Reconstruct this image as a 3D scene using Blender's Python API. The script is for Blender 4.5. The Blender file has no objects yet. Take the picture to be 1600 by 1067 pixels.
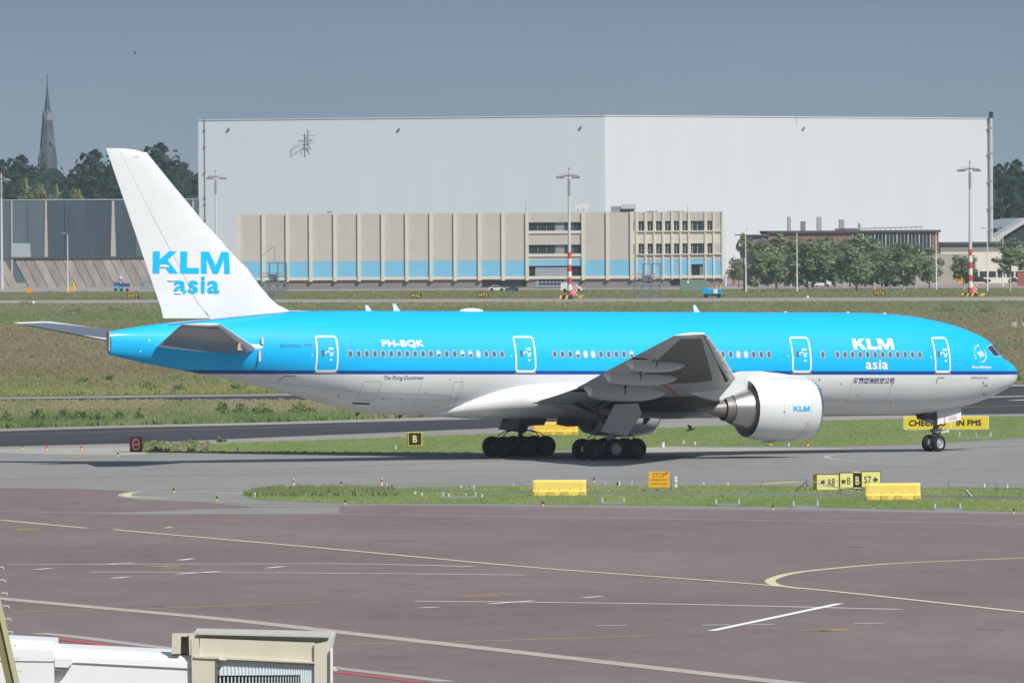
import bpy, bmesh, math, random
from math import sin, cos, tan, pi, radians, sqrt, atan2
from mathutils import Vector, Matrix
R = random.Random(7)
S_ = bpy.context.scene
COL = S_.collection

# ------------------------------------------------------------------ camera
F = 19564.0                    # focal length in photo pixels (1600 px wide), a 440 mm lens
CAM_H, HORIZ, ROLL = 15.0, 325.0, radians(.35)
cam = bpy.data.cameras.new('camera'); co = bpy.data.objects.new('camera', cam); COL.objects.link(co)
cam.sensor_width = 36.0; cam.lens = F / 1600 * 36; cam.clip_start = 5; cam.clip_end = 30000
TILT = math.atan((533.5 - HORIZ) / F)
co.matrix_world = Matrix.Translation((0, 0, CAM_H)) @ Matrix.Rotation(pi/2 - TILT, 4, 'X') @ Matrix.Rotation(-ROLL, 4, 'Z')
S_.camera = co
# ------------------------------------------------------------------ sun, sky, exposure
SUN = Vector((.43, -.54, .69)).normalized()      # direction towards the sun
sl = bpy.data.lights.new('sun', 'SUN'); sl.energy = 4.75; sl.angle = radians(.5); sl.color = (1, .965, .91)
so = bpy.data.objects.new('sun', sl); COL.objects.link(so)
so.rotation_euler = SUN.to_track_quat('Z', 'Y').to_euler()
W = bpy.data.worlds.new('World'); S_.world = W; W.use_nodes = True
nt = W.node_tree; N = nt.nodes; L = nt.links; N.clear()
out = N.new('ShaderNodeOutputWorld'); bg = N.new('ShaderNodeBackground'); bg.inputs['Strength'].default_value = .1
L.new(bg.outputs[0], out.inputs[0])
sky = N.new('ShaderNodeTexSky'); sky.sky_type = 'NISHITA'; sky.sun_disc = False
sky.sun_elevation = math.asin(SUN.z); sky.sun_rotation = atan2(SUN.x, SUN.y)
tc = N.new('ShaderNodeTexCoord'); sep = N.new('ShaderNodeSeparateXYZ'); L.new(tc.outputs['Generated'], sep.inputs[0])
ramp = N.new('ShaderNodeValToRGB'); L.new(sep.outputs['Z'], ramp.inputs[0])   # grey blue storm deck, all round the horizon
e = ramp.color_ramp.elements
e[0].position = 0.0; e[0].color = (.285, .355, .43, 1)
e[1].position = .5; e[1].color = (.24, .29, .36, 1)
x = e.new(.02); x.color = (.170, .240, .325, 1); x = e.new(.011); x.color = (.225, .30, .385, 1)
x = e.new(.10); x.color = (.145, .205, .285, 1)
mul = N.new('ShaderNodeVectorMath'); mul.operation = 'SCALE'; mul.inputs['Scale'].default_value = 10.0
L.new(ramp.outputs[0], mul.inputs[0])
mp = N.new('ShaderNodeMapping'); mp.inputs['Scale'].default_value = (1.6, 1.6, 4); L.new(tc.outputs['Generated'], mp.inputs[0])
nz = N.new('ShaderNodeTexNoise'); nz.inputs['Scale'].default_value = 2.2; nz.inputs['Detail'].default_value = 6; L.new(mp.outputs[0], nz.inputs['Vector'])
gap = N.new('ShaderNodeMapRange'); gap.inputs['From Min'].default_value = .15; gap.inputs['From Max'].default_value = .6; L.new(sep.outputs['Z'], gap.inputs['Value'])
br = N.new('ShaderNodeMapRange'); br.inputs['From Min'].default_value = .45; br.inputs['From Max'].default_value = .6; br.inputs['To Max'].default_value = .5; L.new(nz.outputs['Fac'], br.inputs['Value'])
mm = N.new('ShaderNodeMath'); mm.operation = 'MULTIPLY'; L.new(gap.outputs[0], mm.inputs[0]); L.new(br.outputs[0], mm.inputs[1])
mix = N.new('ShaderNodeMix'); mix.data_type = 'RGBA'; L.new(mm.outputs[0], mix.inputs['Factor'])
# faint cloud mottling in the deck
nz2 = N.new('ShaderNodeTexNoise'); nz2.inputs['Scale'].default_value = 28; nz2.inputs['Detail'].default_value = 4
mp2 = N.new('ShaderNodeMapping'); mp2.inputs['Scale'].default_value = (1, 1, 3); L.new(tc.outputs['Generated'], mp2.inputs[0]); L.new(mp2.outputs[0], nz2.inputs['Vector'])
mr2 = N.new('ShaderNodeMapRange'); mr2.inputs['To Min'].default_value = .9; mr2.inputs['To Max'].default_value = 1.1; L.new(nz2.outputs['Fac'], mr2.inputs['Value'])
sc2 = N.new('ShaderNodeVectorMath'); sc2.operation = 'SCALE'; L.new(mul.outputs[0], sc2.inputs[0]); L.new(mr2.outputs[0], sc2.inputs['Scale'])
L.new(sc2.outputs[0], mix.inputs['A']); L.new(sky.outputs[0], mix.inputs['B']); L.new(mix.outputs['Result'], bg.inputs['Color'])
S_.view_settings.view_transform = 'Standard'; S_.view_settings.look = 'None'
S_.view_settings.exposure = 0.0; S_.view_settings.gamma = 1.0; S_.view_settings.use_curve_mapping = False
S_.render.engine = 'CYCLES'
S_.cycles.max_bounces = 6; S_.cycles.volume_bounces = 0; S_.cycles.transparent_max_bounces = 8

# ------------------------------------------------------------------ survey helpers: a point on the ground seen at (px, py) of the photo
def ray(px, py):
    c, s = cos(ROLL), sin(ROLL); a, b = px - 800, py - 533.5
    u = a*c - b*s; v = a*s + b*c
    return u / F, (v - (HORIZ - 533.5)) / F
def G(px, py, z=0.0):
    a, b = ray(px, py); Y = (CAM_H - z) / b
    return Vector((a * Y, Y, z))
def AT(px, py, Y):             # the point at distance Y seen at (px, py)
    a, b = ray(px, py)
    return Vector((a * Y, Y, CAM_H - b * Y))
# ------------------------------------------------------------------ materials
MATS = {}
def mat(name, col, rough=.7, metal=0.0, var=.0, scale=1.0, spec=.5, bump=0.0, bscale=8.0, coat=0.0, stretch=None, col2=None):
    if name in MATS: return MATS[name]
    m = bpy.data.materials.new(name); m.use_nodes = True; n = m.node_tree.nodes; l = m.node_tree.links
    b = n['Principled BSDF']; b.inputs['Base Color'].default_value = (*col, 1)
    b.inputs['Roughness'].default_value = rough; b.inputs['Metallic'].default_value = metal
    b.inputs['Specular IOR Level'].default_value = spec
    if coat: b.inputs['Coat Weight'].default_value = coat; b.inputs['Coat Roughness'].default_value = .08
    if var or bump:
        t = n.new('ShaderNodeTexCoord'); v = t.outputs['Object']
        if stretch:
            mpn = n.new('ShaderNodeMapping'); mpn.inputs['Scale'].default_value = stretch; l.new(v, mpn.inputs[0]); v = mpn.outputs[0]
    if var:
        z = n.new('ShaderNodeTexNoise'); z.inputs['Scale'].default_value = scale; z.inputs['Detail'].default_value = 7; z.inputs['Roughness'].default_value = .62
        l.new(v, z.inputs['Vector'])
        mr = n.new('ShaderNodeMapRange'); mr.inputs['From Min'].default_value = .3; mr.inputs['From Max'].default_value = .7; l.new(z.outputs['Fac'], mr.inputs['Value'])
        mx = n.new('ShaderNodeMix'); mx.data_type = 'RGBA'; l.new(mr.outputs[0], mx.inputs['Factor'])
        c2 = col2 or tuple(min(1, c*(1+var)) for c in col); c1 = col if col2 else tuple(c*(1-var) for c in col)
        mx.inputs['A'].default_value = (*c1, 1); mx.inputs['B'].default_value = (*c2, 1)
        l.new(mx.outputs['Result'], b.inputs['Base Color'])
    if bump:
        z2 = n.new('ShaderNodeTexNoise'); z2.inputs['Scale'].default_value = bscale; z2.inputs['Detail'].default_value = 5; l.new(v, z2.inputs['Vector'])
        bp = n.new('ShaderNodeBump'); bp.inputs['Strength'].default_value = bump; bp.inputs['Distance'].default_value = .05
        l.new(z2.outputs['Fac'], bp.inputs['Height']); l.new(bp.outputs[0], b.inputs['Normal'])
    MATS[name] = m; return m

def asphalt(name, dark, light, fine=.12):
    """worn asphalt: broad patches, tyre-dust mottling at several scales and fine aggregate"""
    m = bpy.data.materials.new(name); m.use_nodes = True; n = m.node_tree.nodes; l = m.node_tree.links
    b = n['Principled BSDF']; b.inputs['Roughness'].default_value = .92; b.inputs['Specular IOR Level'].default_value = .2
    t = n.new('ShaderNodeTexCoord')
    def nz(scale, vec, det=6):
        z = n.new('ShaderNodeTexNoise'); z.inputs['Scale'].default_value = scale; z.inputs['Detail'].default_value = det; z.inputs['Roughness'].default_value = .6
        l.new(vec, z.inputs['Vector']); return z.outputs['Fac']
    mp = n.new('ShaderNodeMapping'); mp.inputs['Scale'].default_value = (1, .35, 1); mp.inputs['Rotation'].default_value = (0, 0, .2); l.new(t.outputs['Object'], mp.inputs[0])
    big = nz(.045, mp.outputs[0]); mid = nz(.5, mp.outputs[0]); fn = nz(9, t.outputs['Object'], 3)
    def math_(op, a, b_):
        k = n.new('ShaderNodeMath'); k.operation = op
        for i, q in enumerate((a, b_)):
            if isinstance(q, float): k.inputs[i].default_value = q
            else: l.new(q, k.inputs[i])
        return k.outputs[0]
    f = math_('ADD', math_('MULTIPLY', big, .9), math_('MULTIPLY', mid, .5))
    mr = n.new('ShaderNodeMapRange'); mr.inputs['From Min'].default_value = .5; mr.inputs['From Max'].default_value = .9; l.new(f, mr.inputs['Value'])
    mx = n.new('ShaderNodeMix'); mx.data_type = 'RGBA'; mx.inputs['A'].default_value = (*dark, 1); mx.inputs['B'].default_value = (*light, 1); l.new(mr.outputs[0], mx.inputs['Factor'])
    mr2 = n.new('ShaderNodeMapRange'); mr2.inputs['From Min'].default_value = .3; mr2.inputs['From Max'].default_value = .7
    mr2.inputs['To Min'].default_value = 1 - fine; mr2.inputs['To Max'].default_value = 1 + fine; l.new(fn, mr2.inputs['Value'])
    s = n.new('ShaderNodeVectorMath'); s.operation = 'SCALE'; l.new(mx.outputs['Result'], s.inputs[0]); l.new(mr2.outputs[0], s.inputs['Scale'])
    l.new(s.outputs[0], b.inputs['Base Color'])
    return m
def attr_mat(name, rough=.9, trans=0.0):
    m = bpy.data.materials.new(name); m.use_nodes = True; n = m.node_tree.nodes; l = m.node_tree.links
    b = n['Principled BSDF']; b.inputs['Roughness'].default_value = rough; b.inputs['Specular IOR Level'].default_value = .15
    a = n.new('ShaderNodeAttribute'); a.attribute_name = 'Col'; l.new(a.outputs['Color'], b.inputs['Base Color'])
    if trans:
        tr = n.new('ShaderNodeBsdfTranslucent'); l.new(a.outputs['Color'], tr.inputs['Color'])
        ms = n.new('ShaderNodeMixShader'); ms.inputs[0].default_value = trans
        l.new(b.outputs[0], ms.inputs[1]); l.new(tr.outputs[0], ms.inputs[2]); l.new(ms.outputs[0], n['Material Output'].inputs[0])
    return m
# ------------------------------------------------------------------ mesh builder
class MB:
    def __init__(s): s.v = []; s.f = []; s.m = []
    def add(s, vs, fs, mi=0):
        o = len(s.v); s.v += [tuple(p) for p in vs]
        for f in fs: s.f.append(tuple(i + o for i in f)); s.m.append(mi)
        return s
    def box(s, c, d, mi=0, rz=0.0, M=None):
        hx, hy, hz = d[0]/2, d[1]/2, d[2]/2; vs = []
        for x, y, z in ((-1,-1,-1),(1,-1,-1),(1,1,-1),(-1,1,-1),(-1,-1,1),(1,-1,1),(1,1,1),(-1,1,1)):
            p = Vector((x*hx, y*hy, z*hz))
            if M: p = M @ p
            if rz: p = Vector((p.x*cos(rz) - p.y*sin(rz), p.x*sin(rz) + p.y*cos(rz), p.z))
            vs.append(p + Vector(c))
        return s.add(vs, ((0,3,2,1),(4,5,6,7),(0,1,5,4),(1,2,6,5),(2,3,7,6),(3,0,4,7)), mi)
    def tube(s, p0, p1, r0, r1=None, n=8, mi=0, caps=True):
        r1 = r0 if r1 is None else r1
        p0, p1 = Vector(p0), Vector(p1); q = (p1 - p0).to_track_quat('Z', 'Y'); vs = []
        for p, r in ((p0, r0), (p1, r1)):
            for i in range(n): vs.append(p + q @ Vector((r*cos(2*pi*i/n), r*sin(2*pi*i/n), 0)))
        fs = [(i, (i+1) % n, n + (i+1) % n, n + i) for i in range(n)]
        if caps: fs += [tuple(range(n))[::-1], tuple(range(n, 2*n))]
        return s.add(vs, fs, mi)
    def path(s, pts, r, n=6, mi=0):
        for a, b in zip(pts, pts[1:]): s.tube(a, b, r, r, n, mi)
        return s
    def prism(s, poly, a, b, fn, mi=0):
        """poly: 2D outline; fn(x, y, t) gives the point, t = a and b the two ends"""
        n = len(poly); vs = [fn(x, y, a) for x, y in poly] + [fn(x, y, b) for x, y in poly]
        fs = [tuple(range(n)), tuple(range(n, 2*n))[::-1]] + [(i, (i+1) % n, n + (i+1) % n, n + i) for i in range(n)]
        return s.add(vs, fs, mi)
    def lathe(s, prof, fn, n=48, mi=0, a0=0.0, a1=2*pi):
        """prof: list of (t, r) ; fn(t, r, ang)"""
        full = abs(a1 - a0 - 2*pi) < 1e-6; k = n if full else n + 1; vs = []
        for t, r in prof:
            for i in range(k): vs.append(fn(t, r, a0 + (a1-a0)*i/n))
        fs = []
        for j in range(len(prof)-1):
            for i in range(n):
                i2 = (i+1) % k; fs.append((j*k+i, j*k+i2, (j+1)*k+i2, (j+1)*k+i))
        return s.add(vs, fs, mi)
    def grid(s, P, nu, nv, mi=0, closed=False):
        vs = [P(i, j) for j in range(nv) for i in range(nu)]; fs = []
        for j in range(nv-1):
            for i in range(nu if closed else nu-1):
                i2 = (i+1) % nu; fs.append((j*nu+i, j*nu+i2, (j+1)*nu+i2, (j+1)*nu+i))
        return s.add(vs, fs, mi)
    def mesh(s, name, mats, smooth=None, recalc=True):
        me = bpy.data.meshes.new(name); me.from_pydata(s.v, [], s.f)
        if not isinstance(mats, (list, tuple)): mats = [mats]
        for m in mats: me.materials.append(m)
        if len(mats) > 1: me.polygons.foreach_set('material_index', s.m)
        if recalc:
            b = bmesh.new(); b.from_mesh(me); bmesh.ops.recalc_face_normals(b, faces=b.faces); b.to_mesh(me); b.free()
        if smooth is not None:
            me.shade_smooth(); me.set_sharp_from_angle(angle=radians(smooth))
        me.update(); return me
    def build(s, name, mats, parent=None, smooth=None, loc=None, recalc=True):
        o = bpy.data.objects.new(name, s.mesh(name, mats, smooth, recalc)); COL.objects.link(o)
        if parent: o.parent = parent
        if loc is not None: o.location = loc
        return o
def tag(o, label=None, cat=None, group=None, kind=None):
    if label: o['label'] = label
    if cat: o['category'] = cat
    if group: o['group'] = group
    if kind: o['kind'] = kind
    return o
def thing(name, label, cat, loc=(0,0,0), rz=0.0, group=None):
    o = bpy.data.objects.new(name, None); COL.objects.link(o); o.empty_display_size = .5
    o.location = loc; o.rotation_euler = (0, 0, rz)
    return tag(o, label, cat, group)
def inst(me, name, parent, loc=(0,0,0), rot=(0,0,0), scale=(1,1,1)):
    o = bpy.data.objects.new(name, me); COL.objects.link(o); o.parent = parent
    o.location = loc; o.rotation_euler = rot; o.scale = scale; return o
def copy_tree(o, parent=None):
    c = o.copy(); COL.objects.link(c)
    if parent: c.parent = parent
    for ch in list(o.children): copy_tree(ch, c)
    return c
def interp(tab, x):
    if x <= tab[0][0]: return tab[0][1]
    for (a, p), (b, q) in zip(tab, tab[1:]):
        if x <= b: return p + (q-p) * (x-a) / (b-a)
    return tab[-1][1]
def smooth_tab(tab):
    """monotone cubic interpolation"""
    xs = [t[0] for t in tab]; ys = [t[1] for t in tab]; n = len(xs)
    d = [(ys[i+1]-ys[i])/(xs[i+1]-xs[i]) for i in range(n-1)]
    m = [d[0]] + [0 if d[i-1]*d[i] <= 0 else 2*d[i-1]*d[i]/(d[i-1]+d[i]) for i in range(1, n-1)] + [d[-1]]
    def f(x):
        if x <= xs[0]: return ys[0]
        if x >= xs[-1]: return ys[-1]
        i = max(k for k in range(n-1) if xs[k] <= x); h = xs[i+1]-xs[i]; t = (x-xs[i])/h
        return (2*t**3-3*t**2+1)*ys[i] + (t**3-2*t**2+t)*h*m[i] + (-2*t**3+3*t**2)*ys[i+1] + (t**3-t**2)*h*m[i+1]
    return f
# ------------------------------------------------------------------ lettering
def glyphs(s, bold=0.0, space=1.0, res=3):
    """outline of a word as 2D mesh data (verts, faces), font units"""
    cu = bpy.data.curves.new('t', 'FONT'); cu.body = s; cu.offset = bold; cu.resolution_u = res; cu.space_character = space
    o = bpy.data.objects.new('t', cu); COL.objects.link(o)
    dg = bpy.context.evaluated_depsgraph_get(); dg.update()
    me = bpy.data.meshes.new_from_object(o.evaluated_get(dg))
    vs = [(v.co.x, v.co.y) for v in me.vertices]; fs = [tuple(p.vertices) for p in me.polygons]
    bpy.data.objects.remove(o); bpy.data.curves.remove(cu); bpy.data.meshes.remove(me)
    return vs, fs
def block_word(s):
    """heavy block capitals K L M as polygons, cap height 1"""
    P = {'K': ([[(0,0),(.34,0),(.34,1),(0,1)], [(.34,.36),(.34,.64),(.78,1),(1.2,1),(.68,.56)], [(.46,.46),(.72,.62),(1.27,0),(.83,0)]], 1.27),
         'L': ([[(0,0),(.34,0),(.34,1),(0,1)], [(.34,0),(.95,0),(.95,.26),(.34,.26)]], .95),
         'M': ([[(0,0),(.3,0),(.3,1),(0,1)], [(1.2,0),(1.5,0),(1.5,1),(1.2,1)], [(.3,1),(.42,1),(.75,.36),(.75,0),(.62,0),(.3,.66)],
                [(1.2,1),(1.08,1),(.75,.36),(.75,0),(.88,0),(1.2,.66)]], 1.5)}
    vs = []; fs = []; x = 0
    for ch in s:
        for poly in P[ch][0]:
            fs.append(tuple(range(len(vs), len(vs)+len(poly)))); vs += [(x+a, b) for a, b in poly]
        x += P[ch][1] + .1
    return vs, fs
def fit2d(g, w, h=None, x0=0.0, y0=0.0, slant=0.0):
    vs, fs = g; ax = min(v[0] for v in vs); bx = max(v[0] for v in vs); ay = min(v[1] for v in vs); by = max(v[1] for v in vs)
    sx = w/(bx-ax); sy = h/(by-ay) if h else sx
    return [(x0+(v[0]-ax)*sx + slant*(v[1]-ay)*sy, y0+(v[1]-ay)*sy) for v in vs], fs
def fatten(g, r, n=10):
    """heavier strokes: n copies of the word spread on a circle of radius r, each a few mm above the last"""
    vs, fs = g; V2 = []; F2 = []
    for k in range(n+1):
        a = 2*pi*k/n; q = 0 if k == n else r; o = len(V2); V2 += [(x+q*cos(a), y+q*sin(a), k*.0015) for x, y in vs]; F2 += [tuple(i+o for i in f) for f in fs]
    return V2, F2
def word_obj(name, g, fn, m, parent, cutx=None, cuty=None):
    """2D lettering cut into small facets and laid on a surface by fn(x, y)"""
    vs, fs = g; me = bpy.data.meshes.new(name); me.from_pydata([(v[0], v[1], v[2] if len(v) > 2 else 0) for v in vs], [], fs)
    b = bmesh.new(); b.from_mesh(me)
    for ax, step in ((0, cutx), (1, cuty)):
        if not step: continue
        lo = min(v[ax] for v in vs); hi = max(v[ax] for v in vs); q = lo + step
        while q < hi:
            co_ = [0, 0, 0]; co_[ax] = q; no = [0, 0, 0]; no[ax] = 1
            bmesh.ops.bisect_plane(b, geom=b.verts[:] + b.edges[:] + b.faces[:], plane_co=co_, plane_no=no); q += step
    for v in b.verts: v.co = Vector(fn(v.co.x, v.co.y)) + Vector((0, -v.co.z, 0))
    b.to_mesh(me); b.free(); me.materials.append(m)
    o = bpy.data.objects.new(name, me); COL.objects.link(o); o.parent = parent
    return o
#@@GROUND
# ================================================================== GROUND
def grass_ground():
    m = bpy.data.materials.new('meadow'); m.use_nodes = True; n = m.node_tree.nodes; l = m.node_tree.links
    b = n['Principled BSDF']; b.inputs['Roughness'].default_value = .95; b.inputs['Specular IOR Level'].default_value = .1
    t = n.new('ShaderNodeTexCoord')
    z = n.new('ShaderNodeTexNoise'); z.inputs['Scale'].default_value = .05; z.inputs['Detail'].default_value = 8; l.new(t.outputs['Object'], z.inputs['Vector'])
    r = n.new('ShaderNodeValToRGB'); l.new(z.outputs['Fac'], r.inputs[0]); e = r.color_ramp.elements
    e[0].position = .35; e[0].color = (.10, .14, .045, 1); e[1].position = .65; e[1].color = (.19, .17, .09, 1)
    z2 = n.new('ShaderNodeTexNoise'); z2.inputs['Scale'].default_value = 3; z2.inputs['Detail'].default_value = 5; l.new(t.outputs['Object'], z2.inputs['Vector'])
    mr = n.new('ShaderNodeMapRange'); mr.inputs['To Min'].default_value = .65; mr.inputs['To Max'].default_value = 1.25; l.new(z2.outputs['Fac'], mr.inputs['Value'])
    s = n.new('ShaderNodeVectorMath'); s.operation = 'SCALE'; l.new(r.outputs[0], s.inputs[0]); l.new(mr.outputs[0], s.inputs['Scale']); l.new(s.outputs[0], b.inputs['Base Color'])
    return m
M_MEADOW = grass_ground()
M_LAWN = mat('mown_grass_soil', (.16, .21, .075), .95, var=.3, scale=1.5, spec=.1)
M_NEARTAXI = asphalt('taxiway_asphalt', (.215, .21, .205), (.27, .265, .262))
M_APRON = asphalt('apron_asphalt', (.163, .121, .128), (.216, .174, .172), .2)
M_DARK = asphalt('dark_asphalt', (.034, .036, .046), (.06, .06, .07))
M_SHOULDER = asphalt('shoulder_asphalt', (.24, .225, .21), (.34, .32, .30), .2)
M_CONC = asphalt('pale_concrete', (.32, .31, .29), (.42, .40, .37), .12)
M_ROAD = asphalt('far_road', (.27, .24, .23), (.35, .31, .30), .1)
M_PATH = asphalt('service_path', (.11, .115, .12), (.2, .2, .2), .2)
def sheet(name, xs, top, bot, z, m, sub=1):
    """a flat sheet between two boundary lines read off the photo"""
    b = MB(); tp = [G(x, y) for x, y in zip(xs, top)]; bt = [G(x, y) for x, y in zip(xs, bot)]
    vs = [(p.x, p.y, z) for p in tp] + [(p.x, p.y, z) for p in bt]; n = len(xs)
    b.add(vs, [(i, n+i, n+i+1, i+1) for i in range(n-1)]); return tag(b.build(name, m), kind='structure')
def poly_sheet(name, pts, z, m):
    b = MB(); vs = [G(*p) for p in pts]; b.add([(v.x, v.y, z) for v in vs], [tuple(range(len(vs)))]); return tag(b.build(name, m), kind='structure')
b = MB(); b.add([(-6000, -500, 0), (6000, -500, 0), (6000, 14000, 0), (-6000, 14000, 0)], [(0, 1, 2, 3)])
tag(b.build('ground', M_MEADOW), kind='structure')
X = [-400, 0, 200, 400, 740, 1070, 1300, 1600, 2000]
# far apron in front of the buildings, grass verge, service road
sheet('far_apron', [-400, 2000], [436, 424], [458, 448], .004, M_ROAD)
sheet('service_road', [-400, 0, 800, 1600, 2000], [470.5, 469.5, 467, 464, 463], [475, 474, 472, 470, 469], .008, M_ROAD)
# taxiway shoulders first, then the dark asphalt on them
sheet('taxiway_shoulder', X, [624, 621, 618.5, 616, 611, 607, 604.5, 601, 597], [634, 631.5, 629.5, 627.5, 646, 650, 650, 650, 646], .004, M_SHOULDER)
sheet('far_taxiway', X, [626.5, 623.7, 621.2, 618.7, 614, 609.5, 607, 603.6, 599.5], [632.5, 630, 628.5, 626.4, 640, 646, 646, 645, 640], .008, M_DARK)
sheet('taxiway_shoulder', X, [675, 670, 664.5, 660.5, 650, 635, 625, 618, 612], [712, 703, 698, 691, 679, 667.5, 657, 650.5, 643], .012, M_SHOULDER)
sheet('middle_taxiway', X, [678.5, 674, 668, 664, 655, 640, 630, 620, 614], [706, 698, 693, 684.5, 670.5, 653.5, 650.5, 646.5, 640], .016, M_DARK)
# near taxiway, its paved edge, apron
sheet('near_taxiway', [-400, 0, 200, 230, 400, 600, 740, 1000, 1100, 1300, 1450, 1600, 2000],
      [712, 704, 699, 707, 709.5, 709.5, 708.5, 698, 697, 698, 694, 684, 668],
      [800, 800, 800, 800, 800, 800, 800, 800, 800, 802, 804, 806, 812], .020, M_NEARTAXI)
poly_sheet('concrete_wedge', [(-60, 703), (60, 701), (150, 699.5), (222, 697.5), (232, 707), (225, 711), (110, 711), (0, 708), (-60, 709)], .024, M_CONC)
sheet('paved_edge', [985, 1030, 1100, 1210, 1300, 1330], [699, 697, 699.5, 700, 700.5, 702], [711, 709, 706.5, 704, 702.5, 702.6], .024, M_CONC)
sheet('apron', [-600, -100, 0, 120, 200, 208, 300, 400, 510, 600, 740, 900, 1240, 1600, 2200],
      [765, 763, 763.5, 765, 768, 781, 784, 792, 792, 790, 790, 792, 797, 803.5, 812],
      [1600]*15, .024, M_APRON)
sheet('apron_edge_strip', [130, 200, 320, 420, 530], [803.2, 801, 796, 793.4, 793], [803.8, 804.2, 804.2, 804, 803], .028, M_NEARTAXI)
# mown grass islands
ISL_A = ([222, 235, 300, 400, 480, 560, 650, 740, 900, 1070, 1300, 1450, 1600, 2000], [697, 696, 695, 691, 688.5, 685.5, 682, 679, 673, 667.5, 657, 653.5, 650.5, 643],
         [705.5, 706.5, 708, 709.5, 709.7, 709.5, 709, 708.3, 703, 697.5, 698, 694, 684, 668])
ISL_B = ([385, 395, 420, 480, 560, 600, 640, 760, 900, 1240, 1600, 2000], [774, 770.5, 767, 765.5, 766, 764.5, 762, 760, 759.3, 760.5, 763, 766], [778, 780, 782, 785, 787.5, 787.5, 787.5, 787.5, 789.5, 792.8, 800, 808])
sheet('grass_island', *ISL_A, .028, M_LAWN)
sheet('grass_island', *ISL_B, .028, M_LAWN)
sheet('service_path', [560, 700, 830, 1030, 1240, 1600, 2000], [766.5, 767, 768, 769.8, 771.5, 776.8, 782], [767.6, 768.6, 770.6, 773, 775.3, 780.6, 787], .032, M_PATH)
# ---------------- painted markings
def paint_mat(name, col, wear):
    m = bpy.data.materials.new(name); m.use_nodes = True; n = m.node_tree.nodes; l = m.node_tree.links
    b = n['Principled BSDF']; b.inputs['Roughness'].default_value = .9; b.inputs['Specular IOR Level'].default_value = .2
    t = n.new('ShaderNodeTexCoord'); z = n.new('ShaderNodeTexNoise'); z.inputs['Scale'].default_value = 2.2; z.inputs['Detail'].default_value = 8; z.inputs['Roughness'].default_value = .7
    l.new(t.outputs['Object'], z.inputs['Vector']); mr = n.new('ShaderNodeMapRange'); mr.inputs['From Min'].default_value = .42; mr.inputs['From Max'].default_value = .62
    mr.inputs['To Max'].default_value = wear; l.new(z.outputs['Fac'], mr.inputs['Value'])
    mx = n.new('ShaderNodeMix'); mx.data_type = 'RGBA'; mx.inputs['A'].default_value = (*col, 1); mx.inputs['B'].default_value = (.2, .18, .17, 1)
    l.new(mr.outputs[0], mx.inputs['Factor']); l.new(mx.outputs['Result'], b.inputs['Base Color']); return m
P_W = paint_mat('paint_white', (.74, .74, .72), .35); P_C = paint_mat('paint_cream', (.68, .63, .42), .35); P_Y = paint_mat('paint_yellow', (.62, .50, .16), .6)
P_F = paint_mat('paint_faded', (.46, .43, .38), .5); P_YF = paint_mat('paint_faded_yellow', (.40, .36, .22), .6); P_R = mat('paint_red', (.42, .10, .11), .9, spec=.2); P_B = mat('paint_bright_white', (.78, .80, .84), .8, spec=.2)
def curve_pts(pts, k=6):
    """Catmull-Rom through the points"""
    if len(pts) < 3: return pts
    o = []
    for i in range(len(pts)-1):
        p0 = pts[max(0, i-1)]; p1 = pts[i]; p2 = pts[i+1]; p3 = pts[min(len(pts)-1, i+2)]
        for j in range(k):
            t = j/k; o.append(tuple(.5*(2*p1[c] + (p2[c]-p0[c])*t + (2*p0[c]-5*p1[c]+4*p2[c]-p3[c])*t*t + (3*p1[c]-p0[c]-3*p2[c]+p3[c])*t**3) for c in (0, 1)))
    return o + [pts[-1]]
LZ = [.032, 0]
def line(pts, w, m, curved=True, name='painted_line'):
    LZ[1] += 1; LZ[0] = .032 + .004*(LZ[1] % 3)
    q = [G(*p) for p in (curve_pts(pts) if curved else pts)]; b = MB(); vs = []
    for i, p in enumerate(q):
        d = (q[min(i+1, len(q)-1)] - q[max(i-1, 0)]).normalized(); nrm = Vector((-d.y, d.x, 0)) * w/2
        vs += [(p.x-nrm.x, p.y-nrm.y, LZ[0]), (p.x+nrm.x, p.y+nrm.y, LZ[0])]
    b.add(vs, [(2*i, 2*i+1, 2*i+3, 2*i+2) for i in range(len(q)-1)])
    return tag(b.build(name, m), kind='structure')
line([(-200, 752), (0, 749.4), (250, 744), (500, 739), (900, 733), (1240, 730.6), (1450, 730.5)], .32, P_YF)
line([(403, 734.7), (580, 728), (754, 720), (900, 712), (1000, 708), (1200, 705.5), (1424, 702.8), (1600, 697)], .45, P_F)
line([(1600, 733), (1500, 731), (1400, 726.5), (1330, 721), (1297, 717), (1292, 714), (1310, 711), (1370, 706.5), (1460, 702), (1600, 693)], .4, P_F)
line([(900, 752.5), (700, 754.5), (500, 759.5), (300, 764.5), (230, 767.5), (200, 770.5), (190, 774), (200, 778), (240, 781.5), (330, 785), (430, 788), (640, 790), (900, 794), (1240, 800), (1600, 804.7), (2000, 811)], .42, P_F)
line([(385, 773), (300, 770), (230, 769.8), (204, 771.8), (198, 774), (208, 776.8), (260, 780)], .45, P_C)
line([(-200, 797), (0, 799.8), (200, 801.7), (400, 803), (520, 804), (820, 808), (1240, 814.5), (1600, 819.4), (2000, 826)], .45, P_F)
line([(-50, 811), (0, 813.5), (60, 819), (135, 826)], .36, P_C)
line([(177, 828.5), (500, 857), (850, 889), (1230, 918), (1600, 957.5), (1800, 978)], .36, P_C)
line([(1750, 866), (1600, 872.5), (1400, 881), (1290, 890), (1235, 897), (1208, 905), (1204, 910), (1216, 915.5), (1255, 921)], .42, P_C)
line([(-60, 930), (0, 936), (150, 950), (360, 969.5), (560, 992), (800, 1019), (1000, 1042), (1230, 1068), (1400, 1088)], 1.0, P_F)
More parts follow.
